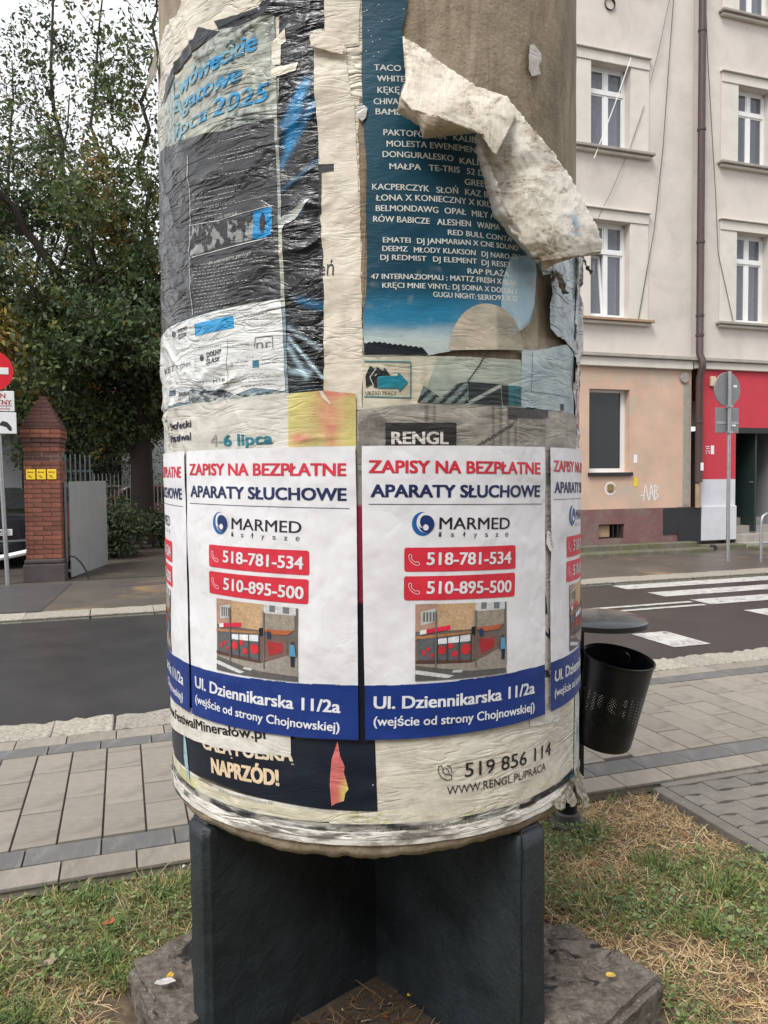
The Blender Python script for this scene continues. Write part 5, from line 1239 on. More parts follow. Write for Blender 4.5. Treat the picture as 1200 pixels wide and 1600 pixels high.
# small paper scrap on the bare concrete, loose white bit at the teal poster's edge
p = poster('small white paper scrap stuck on the bare concrete, upper right', 'paper scrap', 'paper_scrap')
sheet('sheet', p, [(826, 72), (832, 69), (843, 84), (844, 95), (840, 103), (843, 117), (829, 120), (824, 108), (824, 90)], .004, stained(C_(215, 210, 200), .2, 60), mp_old, .0015, .006, .006, 3)
p = poster('little crumpled white scrap on the left edge of the teal poster', 'paper scrap', 'paper_scrap')
sheet('sheet', p, [(558, 170), (565, 164), (574, 172), (572, 186), (566, 193), (558, 184)], .010, stained(C_(225, 220, 212), .2, 60), mp_glos, .002, .006, .006, 4)
# ================================================================== the big peeled sheets
def back_mat():
    m, nt, b = new_mat('poster_back_with_glue')
    uv = nd(nt, 'ShaderNodeUVMap'); v = uv.outputs[0]; at = nd(nt, 'ShaderNodeAttribute'); at.attribute_name = 'Col'
    n1 = noise_node(nt, mapped(nt, v, (1, 2.2, 1), (0, 0, .5)), 13, 8, .78, .8)
    n2 = noise_node(nt, v, 3.5, 3, .5)
    k = nd(nt, 'ShaderNodeMath', operation='MULTIPLY'); nt.links.new(ramp(nt, n1, [(.48, (0, 0, 0)), (.60, (.85, .85, .85))]), k.inputs[0]); nt.links.new(ramp(nt, n2, [(.38, (.25, .25, .25)), (.55, (1, 1, 1))]), k.inputs[1])
    c = mixc(nt, k.outputs[0], at.outputs['Color'], (.30, .22, .14))
    n3 = noise_node(nt, v, 60, 3, .7); k2 = nd(nt, 'ShaderNodeMath', operation='MULTIPLY'); nt.links.new(ramp(nt, n3, [(.54, (0, 0, 0)), (.60, (.95, .95, .95))]), k2.inputs[0]); nt.links.new(k.outputs[0], k2.inputs[1])
    c = mixc(nt, k2.outputs[0], c, (.06, .045, .035))
    nt.links.new(c, b.inputs['Base Color']); b.inputs['Roughness'].default_value = .6
    n4 = noise_node(nt, mapped(nt, v, (4, 1, 1), (0, 0, .45)), 14, 5, .6, .6); n5 = noise_node(nt, v, 40, 4, .7)
    nt.links.new(bump(nt, n5, 1, .0015, bump(nt, n4, 1, .004)), b.inputs['Normal'])
    return m
m_back = back_mat()
def facets(t, w, seed, k=9, sx=1.0, sw=1.0):
    r = np.random.default_rng(seed); best = np.full(t.shape, -9.0); b2 = np.full(t.shape, -9.0)
    for _ in range(k):
        a, b_, pt, pw = r.normal(0, 1) * sx, r.normal(0, 1) * sw, r.random(), r.random(); best = np.maximum(best, a * (t - pt) + b_ * (w - pw))
        a, b_, pt, pw = r.normal(0, 1) * sx, r.normal(0, 1) * sw, r.random(), r.random(); b2 = np.maximum(b2, a * (t - pt) + b_ * (w - pw))
    h = best - b2; return np.clip(h, -1, 1)
def loft(name, par, A, B, n, m_, bulge, ruf, seed, mat, col, edge=.0, thick=.0005):
    """A, B: two rails of (photo x, photo y, distance off the column's surface); surface between them with folds"""
    def rail(R_, t):
        R_ = np.array(R_, float); L = np.concatenate([[0], np.cumsum(np.hypot(*np.diff(R_[:, :2], axis=0).T))]); L /= L[-1]
        return np.stack([np.interp(t, L, R_[:, k]) for k in range(3)], -1)
    t = np.linspace(0, 1, n); ra, rb = rail(A, t), rail(B, t); V = []; UVs = []; Cs = []
    for j in range(m_):
        w = j / (m_ - 1)
        q = ra * (1 - w) + rb * w
        off = q[:, 2] + bulge * math.sin(PI * w) + ruf * (fbm(t * 3, w * 1.6 + 0 * t, seed, 2) - .45) * .7 * (.35 + w) + ruf * .15 * ((1 - np.abs(2 * vnoise(t * 2.2 + w * 2.4, w * 6 - t * 2.5, seed + 5) - 1)) ** 5 - .15) + ruf * .12 * (1 - np.abs(2 * vnoise(t * 9 - w * 3, w * 9 + t * 5, seed + 6) - 1)) ** 4
        off = off + ruf * (.55 * facets(t, w + 0 * t, seed + 40, 10, 3.2, 1.6) + .35 * facets(t, w + 0 * t, seed + 41, 16, 7, 3.0))
        jit = edge * (fbm(t * 60, w * 3 + 0 * t, seed + 9, 4) - .45) * (1 if w in (0, 1) else .2)
        for i in range(n):
            r = CR + max(.012, off[i]); s, z = CP(q[i, 0] + jit[i], q[i, 1] - jit[i] * .6, r)
            V.append(cyl(np.array(s), np.array(z - GZ), r)); UVs.append((q[i, 0] * .0016, -q[i, 1] * .0016)); Cs.append(col(q[i, 0], q[i, 1], w))
    V = np.array(V); ii = (np.arange(m_ - 1)[:, None] * n + np.arange(n - 1)[None]).ravel(); Fq = np.stack([ii, ii + 1, ii + n + 1, ii + n], -1)
    me = np_mesh(name, V, Fq, mat, np.array(Cs), smooth=True)
    uvl = me.uv_layers.new(name='UVMap'); uvl.data.foreach_set('uv', np.array(UVs, np.float32)[Fq.ravel()].ravel())
    o = link(name, me, par); md = o.modifiers.new('thickness', 'SOLIDIFY'); md.thickness = thick; md.offset = 0
    return o
p = poster('large torn sheet peeled off the column, its dirty cream back hanging over the teal poster', 'torn poster', 'peeled_sheet')
crm = lambda x, y, w: np.array(C_(238, 228, 208)) * (1 - .12 * w)
loft('upper_flap', p, [(629, 57, .012), (664, 78, .02), (700, 106, .035), (745, 135, .05), (790, 150, .06), (798, 165, .07), (806, 182, .075)],
     [(632, 100, .02), (634, 128, .05), (625, 150, .07), (645, 172, .085), (690, 185, .10), (745, 205, .10), (775, 243, .10)], 90, 34, .012, .011, 3, m_back, crm, 5)
loft('curled_lip', p, [(632, 128, .05), (625, 150, .075), (650, 172, .09), (700, 188, .10), (752, 210, .10)],
     [(626, 150, .05), (621, 176, .05), (655, 196, .055), (660, 217, .05), (760, 206, .06)], 70, 18, .008, .012, 5, m_back, lambda x, y, w: np.array(C_(205, 190, 165)), 6)
loft('hanging_flap', p, [(790, 150, .05), (806, 168, .055), (830, 198, .06), (862, 235, .07), (890, 275, .085), (912, 315, .10), (930, 350, .115), (941, 378, .12), (939, 396, .11)],
     [(750, 212, .03), (752, 235, .035), (762, 262, .045), (778, 300, .05), (786, 335, .05), (800, 362, .055), (818, 384, .06), (836, 402, .06), (848, 408, .07)], 110, 46, .016, .012, 7, m_back,
     lambda x, y, w: mixf(C_(240, 232, 216), C_(110, 155, 185), np.array(float(math.exp(-((x - 897) / 9) ** 2 - ((y - 352) / 20) ** 2) * (float(vnoise(x * .22, y * .16, 5)) > .45) * .85))), 5)
loft('inner_edge', p, [(750, 196, .05), (757, 240, .06), (776, 285, .065), (793, 330, .07), (822, 372, .07), (846, 408, .065)],
     [(741, 190, .03), (744, 236, .02), (757, 290, .02), (771, 338, .02), (798, 372, .02), (838, 412, .03)], 70, 12, .012, .012, 9, m_back, lambda x, y, w: np.array(C_(222, 218, 208)), 6)
loft('bottom_lip', p, [(846, 404, .065), (870, 396, .085), (905, 396, .11), (939, 390, .115)], [(848, 424, .03), (868, 412, .05), (900, 402, .09), (936, 398, .11)], 50, 8, .01, .012, 11, m_back, lambda x, y, w: np.array(C_(214, 200, 176)), 3)
# loose scraps along its right edge and at its lower corners
scrap(p, 'dark_curl', (899, 398), 12, 14, .05, .055, .03, C_(90, 82, 72), 25, CR + .015)
scrap(p, 'curled_scrap', (858, 424), 12, 14, .05, .065, .03, C_(200, 178, 150), 27, CR + .02)
p = poster('torn paper flap sticking out from the upper left rim of the column', 'paper scrap', 'paper_scrap')
def flap_left():
    n, m_ = 10, 16; i, j = np.meshgrid(np.linspace(0, 1, n), np.linspace(0, 1, m_))
    z0 = CP(262, 50)[1]; z1 = CP(262, 96)[1]
    ph = -1.15 - .21 * i; z = z0 + (z1 - z0) * j; out = .012 + .035 * i * j ** .6 * (1.1 - .3 * j) + .012 * (fbm(i * 4, j * 5, 3) - .5)
    P = np.stack([(CR + out) * np.sin(ph), -(CR + out) * np.cos(ph), z - GZ], -1).reshape(-1, 3); q = (np.arange(m_ - 1)[:, None] * n + np.arange(n - 1)[None]).ravel()
    me = np_mesh('sheet', P, np.stack([q, q + 1, q + n + 1, q + n], -1), m_back, np.tile(C_(205, 196, 178), (len(P), 1)), smooth=True); me.uv_layers.new(name='UVMap')
    return link('sheet', me, p)
flap_left()
# ================================================================== left: gate pillar, gate leaf, fences, cars, houses behind
m_mortar = mat_plain('old_mortar', (.20, .15, .12), .95, .3, 20, .003, 90)
m_brick = mat_plain('orange_brick', (.25, .088, .055), .9, .45, 14, .003, 90, objvar=.30, patch=((.16, .07, .05), 5, .60, .75))
m_brickd = mat_plain('sooty_brick', (.13, .055, .045), .9, .4, 14, .003, 90, objvar=.35)
m_base = mat_plain('dark_plinth_stone', (.075, .06, .06), .9, .3, 8, .004, 60)
PU, PN = -1.13, 13.05
bp = thing('brick_pillar', 'old orange brick gate pillar with a stepped pointed top and a dark base', 'gate pillar', S(PU, PN), ST_ROT - .10)
bme = {}
def brick_at(w, d, x, y, z, m_, h=.062):
    key = (round(w, 3), round(d, 3), m_.name, round(h, 3))
    if key not in bme:
        bme[key] = MB().box(-w / 2 + .004, w / 2 - .004, -d / 2, d / 2, .004, h, .004).mesh('brick', m_)
    link('brick', bme[key], bp, loc=(x + random.uniform(-.002, .002), y + random.uniform(-.003, .003), z), rot=(0, 0, random.uniform(-.006, .006)))
def course(z, w, k, m_, h=.066):
    hw = w / 2; t = .12
    if k % 2 == 0: xs = [(-hw, 0), (0, hw)]
    else: xs = [(-hw, -hw / 2), (-hw / 2, hw / 2), (hw / 2, hw)]
    for a, b_ in xs: brick_at(b_ - a, t, (a + b_) / 2, -hw + t / 2, z, m_, h)
    ys = [(-hw + t, .05), (.05, hw)] if k % 2 else [(-hw + t, hw - t), (hw - t, hw)]
    for sx in (-1, 1):
        for a, b_ in ys: brick_at(t, b_ - a, sx * (hw - t / 2), (a + b_) / 2, z, m_, h)
box_obj('base', m_base, bp, -.30, .30, -.30, .30, -.05, .27, .012)
box_obj('base_course', m_base, bp, -.285, .285, -.285, .285, .272, .345, .02)
box_obj('mortar_core', m_mortar, bp, -.247, .247, -.247, .247, .3, 2.14)
z = .35; k = 0
while z < 1.78: course(z, .52, k, m_brick); z += .0715; k += 1
for w, m_ in ((.50, m_brickd), (.50, m_brickd), (.52, m_brick), (.53, m_brickd), (.56, m_brickd), (.58, m_brick), (.58, m_brick)): course(z, w, k, m_); z += .069; k += 1
box_obj('cap_course', m_brickd, bp, -.295, .295, -.295, .295, z, z + .03, .006); z += .032
w = .54
for j in range(8):
    nb = max(1, round(w / .2)); hw = w / 2
    box_obj('mortar_core', m_mortar, bp, -hw + .01, hw - .01, -hw + .01, hw - .01, z, z + .055)
    for q_ in range(nb):
        a = -hw + w * q_ / nb; b_ = a + w / nb; brick_at(b_ - a, min(.12, hw), (a + b_) / 2, -hw + min(.12, hw) / 2, z, m_brickd, .058)
        if hw > .12:
            ya = -hw + .12 + (w - .12) * q_ / nb; yb = ya + (w - .12) / nb
            for sx in (-1, 1): brick_at(.12, yb - ya, sx * (hw - .06), (ya + yb) / 2, z, m_brickd, .058)
    z += .0605; w -= .062
PR = Matrix.Rotation(ST_ROT - .10, 4, 'Z')
for k, (lab) in enumerate(('leftmost', 'middle', 'rightmost')):
    g_ = thing('gas_plate', f'{lab} of the three small yellow plates on the brick pillar', 'plate', S(PU, PN) + PR @ Vector((-.155 + k * .15, -.262, 1.565)), ST_ROT - .10, 'yellow plates on the brick pillar')
    box_obj('plate', m_yel, g_, -.066, .066, -.012, 0, 0, .155, .006)
    mb = MB()
    for a, b_, c, d in ((-.045, -.02, .10, .125), (-.01, .04, .105, .12), (-.04, .0, .05, .065), (-.02, .02, .03, .042)): mb.box(a, b_, -.0145, -.0125, c, d)
    mb.build('print', mat_plain('plate_print', (.35, .10, .03), .6, .1), g_)
# grey gate leaf standing open
m_gate = mat_plain('grey_gate_paint', (.30, .32, .325), .6, .16, 3, .002, 80, patch=((.22, .23, .23), 4, .6, .75))
gl = thing('gate_leaf', 'tall grey sheet metal gate leaf standing open beside the brick pillar', 'gate', S(-.80, 12.98), ST_ROT + rad(75))
box_obj('sheet', m_gate, gl, 0, 1.95, -.02, .0, .02, 1.53, .004)
for z in (.10, 1.44): box_obj('rail', m_gate, gl, 0.005, 1.945, .001, .04, z, z + .05, .004)
for x in (.0, .95, 1.90): box_obj('upright', m_gate, gl, x + .004, x + .044, .041, .07, .03, 1.52, .004)
hz_ = thing('cable_loop', 'black cable looping from the brick pillar base to the ground', 'cable', S(-.80, 12.8), ST_ROT)
MB().tube([(0, 0, .38), (.08, .0, .36), (.17, .02, .26), (.24, .04, .12), (.27, .05, -.01)], .013, 8).build('loop', m_black, hz_, smooth=True)
# fences behind
m_green = mat_plain('dark_green_fence', (.06, .085, .08), .6, .3, 6, .001, 60)
m_pale = mat_plain('pale_picket_paint', (.48, .50, .48), .7, .3, 6, .001, 60)
def picket_fence(name, label, u0, n0, n, gap, h, m_, low=.35):
    f = thing(name, label, 'fence', S(u0, n0), ST_ROT)
    me = MB().box(-.014, .014, -.012, .012, .1, h - .05, .002)
    me.face([(-.014, -.012, h - .05), (.014, -.012, h - .05), (0, 0, h)]); me.face([(.014, .012, h - .05), (-.014, .012, h - .05), (0, 0, h)]); me.face([(-.014, .012, h - .05), (-.014, -.012, h - .05), (0, 0, h)]); me.face([(.014, -.012, h - .05), (.014, .012, h - .05), (0, 0, h)])
    me = me.mesh('picket', m_)
    for k in range(n): link('picket', me, f, loc=(k * gap, 0, random.uniform(-.01, .01)))
    for z in (.28, h - .35): box_obj('rail', m_, f, -.05, (n - 1) * gap + .05, .014, .05, z, z + .045)
    for k in range(0, n, 14): box_obj('fence_post', m_, f, k * gap + .02, k * gap + .08, .052, .11, 0, h + .02, .004)
    return f
picket_fence('picket_fence', 'dark green picket fence with pointed tops behind the grey gate leaf', -1.25, 15.6, 9, .085, 2.05, m_green)
picket_fence('picket_fence', 'pale picket fence running behind the big tree trunk', -.75, 20.6, 52, .095, 1.72, m_pale)
# low wall under the pale fence
box_obj('low_wall', m_base, None, -.5, 4.0, 0, .22, 0, .35); o = bpy.data.objects['low_wall']; o.location = S(0, 20.75); o.rotation_euler.z = ST_ROT
tag(o, 'low dark wall under the pale picket fence behind the trunk', 'wall')
# houses
m_pink = mat_plain('pink_brick_house', (.46, .20, .16), .9, .25, 1.5, .003, 40)
m_greyh = mat_plain('grey_shed_wall', (.22, .235, .245), .85, .2, 1.0, .002, 40)
m_whiteh = mat_plain('white_house_wall', (.52, .53, .55), .85, .12, 1.0, .002, 40)
h1 = thing('pink_house', 'pinkish brick house seen through the leaves at the left edge', 'building', S(-16, 33), ST_ROT)
mb = MB(); wall_sheet(mb, 0, 8.2, 0, 7.6, [(1.5 + k * 1.7, 2.4 + k * 1.7, zz, zz + 1.5) for k in range(4) for zz in (1.2, 4.6)]); mb.box(0, 8.2, .9, 8, 0, 7.6); mb.build('wall', m_pink, h1)
for k in range(4):
    for zz in (1.2, 4.6):
        f = box_obj('window', m_winf, h1, 1.51 + k * 1.7, 2.39 + k * 1.7, .16, .22, zz + .01, zz + 1.49); MB().face([(1.58 + k * 1.7, .155, zz + .08), (2.32 + k * 1.7, .155, zz + .08), (2.32 + k * 1.7, .155, zz + 1.42), (1.58 + k * 1.7, .155, zz + 1.42)]).build('pane', m_glassd, f)
r_ = MB(); r_.face([(-.4, -.4, 7.6), (8.6, -.4, 7.6), (8.6, 4, 10), (-.4, 4, 10)]); r_.face([(-.4, 4, 10), (8.6, 4, 10), (8.6, 8.4, 7.6), (-.4, 8.4, 7.6)]); r_.build('roof', m_roof, h1)
h2 = thing('grey_shed', 'grey single storey building with a dark door behind the parked sedan', 'building', S(-9.2, 23.2), ST_ROT)
mb = MB(); wall_sheet(mb, 0, 6.6, 0, 3.2, [(4.35, 5.2, 0, 2.2), (1.8, 3.0, 1.0, 2.1)]); mb.box(0, 6.6, .5, 6, 0, 3.2); mb.build('wall', m_greyh, h2)
box_obj('door', mat_plain('brown_door', (.10, .045, .035), .7, .2), h2, 4.36, 5.19, .1, .15, .01, 2.19); box_obj('window', m_glassd, h2, 1.81, 2.99, .15, .2, 1.01, 2.09)
box_obj('roof', m_signb, h2, -.3, 6.9, -.5, 6.2, 3.2, 3.36, .02); MB().tube([(4.05, -.05, 0), (4.05, -.05, 3.2)], .05, 10).build('downpipe', m_steel, h2)
h3 = thing('white_house', 'pale white house wall behind the pickets and the tree', 'building', S(-2.6, 29), ST_ROT)
mb = MB(); wall_sheet(mb, 0, 7.5, 0, 3.9, [(1.6, 2.6, 1.2, 2.5), (4.4, 5.4, 1.2, 2.5)]); mb.box(0, 7.5, .5, 7, 0, 3.9); mb.build('wall', m_whiteh, h3)
for q_ in (1.6, 4.4): box_obj('window', m_glassd, h3, q_ + .01, q_ + .99, .15, .2, 1.21, 2.49)
r_ = MB(); r_.face([(-.4, -.4, 3.9), (7.9, -.4, 3.9), (7.9, 3.5, 6), (-.4, 3.5, 6)]); r_.face([(-.4, 3.5, 6), (7.9, 3.5, 6), (7.9, 7.4, 3.9), (-.4, 7.4, 3.9)]); r_.build('roof', m_roof, h3)
# cars: a lofted body, glass, wheels, lamps
def car(name, label, loc, rz, paint, plate=None, L=4.6, Wd=1.76, H=1.42):
    t = thing(name, label, 'car', loc, rz)
    xs = [0, .05, .25, .75, 1.15, 1.75, 2.6, 3.2, 3.75, 4.3, 4.55, 4.6]
    zt = [.55, .86, .96, .99, 1.03, 1.38, 1.42, 1.30, .98, .86, .68, .5]; wt = [.80, .86, .88, .88, .66, .60, .60, .62, .84, .82, .78, .74]; zb = [.32, .24, .22, .2, .2, .2, .2, .2, .2, .22, .26, .34]; wb = [.80, .85, .88, .88, .88, .88, .88, .88, .87, .84, .8, .72]
    bm = bmesh.new(); rings = []
    for x, a, w1, b_, w2 in zip(xs, zt, wt, zb, wb):
        k = L / 4.6; belt = min(.92, a - .04); rings.append([bm.verts.new((sx * w, x * k, z_)) for sx, w, z_ in ((-1, w2, b_), (-1, w2 + .02, .55), (-1, w2 + .0, belt), (-1, w1, a - .03), (-1, w1 * .8, a), (1, w1 * .8, a), (1, w1, a - .03), (1, w2, belt), (1, w2 + .02, .55), (1, w2, b_))])
    for r0, r1 in zip(rings, rings[1:]):
        for i in range(10): bm.faces.new((r0[i], r0[(i + 1) % 10], r1[(i + 1) % 10], r1[i]))
    bm.faces.new(rings[0][::-1]); bm.faces.new(rings[-1]); bmesh.ops.recalc_face_normals(bm, faces=bm.faces)
    MB().add_bm(bm).build('body', paint, t, smooth=True)
    k = L / 4.6; g = MB()
    g.face([(-.60, .82 * k, 1.01), (.60, .82 * k, 1.01), (.54, 1.62 * k, 1.36), (-.54, 1.62 * k, 1.36)]); g.build('rear_window', m_glassd, t, loc=(0, -.03, .025))
    g = MB().face([(-.62, 3.72 * k, 1.02), (.62, 3.72 * k, 1.02), (.54, 3.1 * k, 1.34), (-.54, 3.1 * k, 1.34)]); g.build('windscreen', m_glassd, t, loc=(0, .03, .03))
    for sx in (-1, 1):
        g = MB().face([(sx * .895, 1.1 * k, .95), (sx * .895, 3.55 * k, .95), (sx * .70, 3.05 * k, 1.30), (sx * .70, 1.75 * k, 1.34)]); g.build('side_window', m_glassd, t)
        for y in (.85 * k, 3.75 * k):
            w_ = MB().lathe([(.0, .10), (.20, .10), (.21, .11), (.31, .11), (.32, .09), (.32, -.09), (.2, -.1)], 24).build('wheel', m_black, t, loc=(sx * .80, y, .32), rot=(0, sx * PI / 2, 0)); MB().lathe([(0, .115), (.08, .12), (.20, .112)], 20).build('rim', m_steel, w_)
        box_obj('tail_light', mat_plain('red_lamp', (.45, .02, .02), .25, .1), t, sx * .70 - .14, sx * .70 + .14, -.012, .03, .70, .82, .008)
        box_obj('door_mirror', paint, t, sx * .98 - .08, sx * .98 + .08, 3.2 * k, 3.3 * k, .93, 1.05, .02)
    box_obj('rear_bumper', paint, t, -.82, .82, -.06, .08, .30, .52, .03); box_obj('chrome_strip', m_steel, t, -.80, .80, -.075, -.061, .50, .52)
    if plate:
        pl = box_obj('number_plate', m_winf, t, -.26, .26, -.03, -.012, .60, .71, .004)
        v, f = text_flat(plate); mb = MB(); x0, x1 = v[:, 0].min(), v[:, 0].max()
        for q_ in f: mb.face([(-.22 + (v[i, 0] - x0) / (x1 - x0) * .44, -.032, .622 + v[i, 1] / .682 * .068) for i in q_])
        mb.build('plate_print', m_black, pl)
    return t
m, nt, b = new_mat('black_car_paint'); b.inputs['Base Color'].default_value = (.012, .014, .02, 1); b.inputs['Roughness'].default_value = .25; b.inputs['Coat Weight'].default_value = 1; b.inputs['Coat Roughness'].default_value = .05; m_carb = m
m, nt, b = new_mat('red_car_paint'); b.inputs['Base Color'].default_value = (.35, .05, .05, 1); b.inputs['Roughness'].default_value = .25; b.inputs['Coat Weight'].default_value = 1; m_carr = m
c_ = at_depth(12, 830, 14.6); car('parked_car', 'black sedan parked tail towards the road, partly hidden by the brick pillar', S(c_[0] - .2, 14.7), ST_ROT + rad(10), m_carb, '6215E')
c_ = at_depth(200, 800, 21.5); car('parked_car', 'red car parked behind the pale picket fence', S(c_[0] - 1.8, 21.6), ST_ROT - rad(80), m_carr)
# white bar barrier in front of the sedan
br = thing('chain_barrier', 'low sagging white barrier bar in front of the black sedan', 'barrier', S(-3.6, 13.6), ST_ROT)
MB().tube([(0, 0, .25), (.6, 0, .22), (1.2, 0, .24), (1.8, 0, .33), (2.15, 0, .40)], .045, 8).build('bar', m_winf, br, smooth=True)
for x in (0.02, 2.13): MB().tube([(x, 0.02, -.02), (x, 0.02, .42)], .03, 8).build('bar_post', m_steel, br)
# no entry sign
sg = thing('road_sign', 'red no entry sign over two white plates on a grey post, at the left edge', 'road sign', S(-1.65, 12.62), ST_ROT)
MB().tube([(-.08, 0, 3.55), (0, 0, 0)][::-1], .032, 12).build('post', m_steel, sg, smooth=True)
m_sred = mat_plain('sign_red', (.60, .012, .025), .4, .05, 10, 0)
m_swht = mat_plain('sign_white', (.70, .70, .69), .45, .06, 10, 0)
sc_ = bpy.data.objects.new('plates', None)
def on_sign(px_c, w, z0, z1):
    return None
zc = at_depth(5, 580, 12.58)[1]; uc = at_depth(-14, 580, 12.58)[0] + 1.65
d_ = MB().lathe([(0, 0), (.28, 0), (.295, .004), (.30, .012), (.30, .02), (0, .02)], 40).build('round_plate', m_sred, sg, loc=(uc, -.04, zc), rot=(PI / 2 - .0, 0, 0))
box_obj('white_bar', m_swht, sg, uc - .235, uc + .235, -.0665, -.0605, zc - .05, zc + .05, .002)
z1, z0 = at_depth(10, 611, 12.58)[1], at_depth(10, 643, 12.58)[1]; ur = at_depth(23, 640, 12.58)[0] + 1.65
pl1 = box_obj('text_plate', m_swht, sg, ur - .6, ur, -.05, -.035, z0, z1, .008)
def flat_text(par, body, x0, x1, z, cap, m_, y):
    v, f = text_flat(body); mb = MB(); a, b_ = v[:, 0].min(), v[:, 0].max()
    for k in range(3):
        for q_ in f: mb.face([(x0 + (v[i, 0] - a) / (b_ - a) * (x1 - x0) + (k - 1) * cap * .035, y - k * .0003, z + v[i, 1] / .682 * cap) for i in q_])
    return mb.build('lettering', m_, par)
m_sp = mat_plain('dark_red_print', (.34, .02, .03), .5, .05, 10, 0)
flat_text(pl1, 'TEREN', ur - .42, ur - .12, z1 - .105, .068, m_sp, -.052); flat_text(pl1, 'PRYWATNY', ur - .56, ur - .04, z1 - .20, .068, m_sp, -.052)
box_obj('rule', m_sp, pl1, ur - .57, ur - .03, -.0525, -.051, z0 + .115, z0 + .119); flat_text(pl1, 'nieupoważnionym', ur - .55, ur - .04, z0 + .072, .030, m_sp, -.052); flat_text(pl1, 'wstęp wzbroniony', ur - .52, ur - .06, z0 + .028, .030, m_sp, -.052)
z3, z2 = z0 - .012, at_depth(10, 678, 12.58)[1]
pl2 = box_obj('tow_plate', m_swht, sg, ur - .58, ur + .02, -.05, -.035, z2, z3, .008)
zt = z2
mb = MB()
def tp(pts): mb.face([(ur + a, -.0525, zt + b_) for a, b_ in pts])
tp([(-.22, .13), (-.17, .19), (-.10, .17), (-.05, .10), (-.045, .05), (-.08, .045), (-.12, .10)]); tp([(-.34, .05), (-.20, .14), (-.21, .16), (-.35, .09)]); tp([(-.50, .05), (-.35, .05), (-.35, .17), (-.43, .17), (-.50, .11)]); tp([(-.30, .18), (-.27, .18), (-.27, .25), (-.30, .22)])
for cx, cz in ((-.46, .05), (-.37, .05)): tp([(cx + .03 * math.cos(a), cz + .03 * math.sin(a)) for a in [k * PI / 5 for k in range(10)]])
mb.build('tow_print', m_black, pl2)
tag(box_obj('inspection_cover', m_base, None, -.45, .45, -.12, .12, -.01, .004, .003), 'rectangular dark inspection cover in the far pavement left of the column', 'cover')
o = bpy.data.objects['inspection_cover']; o.location = S(.25, 11.9, 0); o.rotation_euler.z = ST_ROT
m_patch = mat_plain('dark_pavement_patch', (.075, .072, .07), .5, .25, 2, .002, 60)
MB().face([(-6, 9.9, .0), (-.95, 9.9, .0), (-.75, 12.4, .0), (-6, 12.4, .0)]).build('pavement_patch', m_patch, farp, loc=(0, 0, .002))
# ================================================================== trees and bushes
def leaf_mat(name, trans=.25):
    m, nt, b = new_mat(name); at = nd(nt, 'ShaderNodeAttribute'); at.attribute_name = 'Col'
    nt.links.new(at.outputs['Color'], b.inputs['Base Color']); b.inputs['Roughness'].default_value = .55; b.inputs['Specular IOR Level'].default_value = .35
    tr = nd(nt, 'ShaderNodeBsdfTranslucent'); nt.links.new(at.outputs['Color'], tr.inputs['Color'])
    mx = nd(nt, 'ShaderNodeMixShader'); mx.inputs[0].default_value = trans
    nt.links.new(b.outputs[0], mx.inputs[1]); nt.links.new(tr.outputs[0], mx.inputs[2]); nt.links.new(mx.outputs[0], nt.nodes['Material Output'].inputs['Surface']); return m
m_leaf = leaf_mat('tree_leaf'); m_bark = mat_plain('dark_bark', (.045, .036, .028), .95, .4, 12, .01, 40)
def leaves_mesh(name, P, size, cols, mat, r, droop=.5, aspect=.45, out=None):
    """P (k,3) leaf positions -> folded rhombic leaves of random set"""
    k = len(P); th = r.uniform(0, 2 * PI, k); el = r.normal(-droop, .5, k); L = size * r.uniform(.6, 1.3, k)
    d = np.stack([np.cos(th) * np.cos(el), np.sin(th) * np.cos(el), np.sin(el)], -1); rd = r.normal(0, 1, (k, 3)); s = np.cross(d, rd); s /= np.linalg.norm(s, axis=1)[:, None]
    w = (L * aspect)[:, None]; L = L[:, None]
    V = np.stack([P, P + d * L * .5 + s * w * .5, P + d * L, P + d * L * .5 - s * w * .5], 1).reshape(-1, 3)
    F_ = np.arange(4 * k).reshape(k, 4); return np_mesh(name, V, F_, mat, np.repeat(cols, 4, 0))
def grow(mb, p, d, L, r, lev, rnd, tips, gravity=0.0, spread=.6, nch=(2, 4), minr=.008, bias=None, keep=.72):
    n = max(3, int(L / .45)); pts = [p.copy()]; rs = [r]; dd = d.copy()
    for k in range(n):
        dd = dd + np.array([rnd.gauss(0, .11), rnd.gauss(0, .11), rnd.gauss(0, .05) + gravity]);
        if bias is not None: dd = dd + bias * .03
        dd /= np.linalg.norm(dd); pts.append(pts[-1] + dd * L / n); rs.append(max(minr * .5, r * (1 - .72 * (k + 1) / n)))
    mb.tube(pts, rs, 7 if r > .06 else (5 if r > .02 else 3), caps=False)
    if lev <= 0 or L < .5:
        for k in range(1, len(pts)): tips.append((pts[k], dd, L))
        return
    nc = rnd.randint(*nch) + (2 if lev > 1 else 1)
    for c in range(nc):
        t = .25 + .75 * (c + rnd.random()) / nc; i = min(n - 1, int(t * n)); q = pts[i] + (pts[i + 1] - pts[i]) * (t * n - i)
        a = rnd.uniform(0, 2 * PI); side = np.array([math.cos(a), math.sin(a), rnd.uniform(-.1, .5)]); e = dd * (1 - spread * .6) + side * spread; e /= np.linalg.norm(e)
        grow(mb, q, e, L * rnd.uniform(.42, .68), max(minr, rs[i] * .55), lev - 1, rnd, tips, gravity, spread, nch, minr, bias, keep)
    tips.append((pts[-1], dd, L))
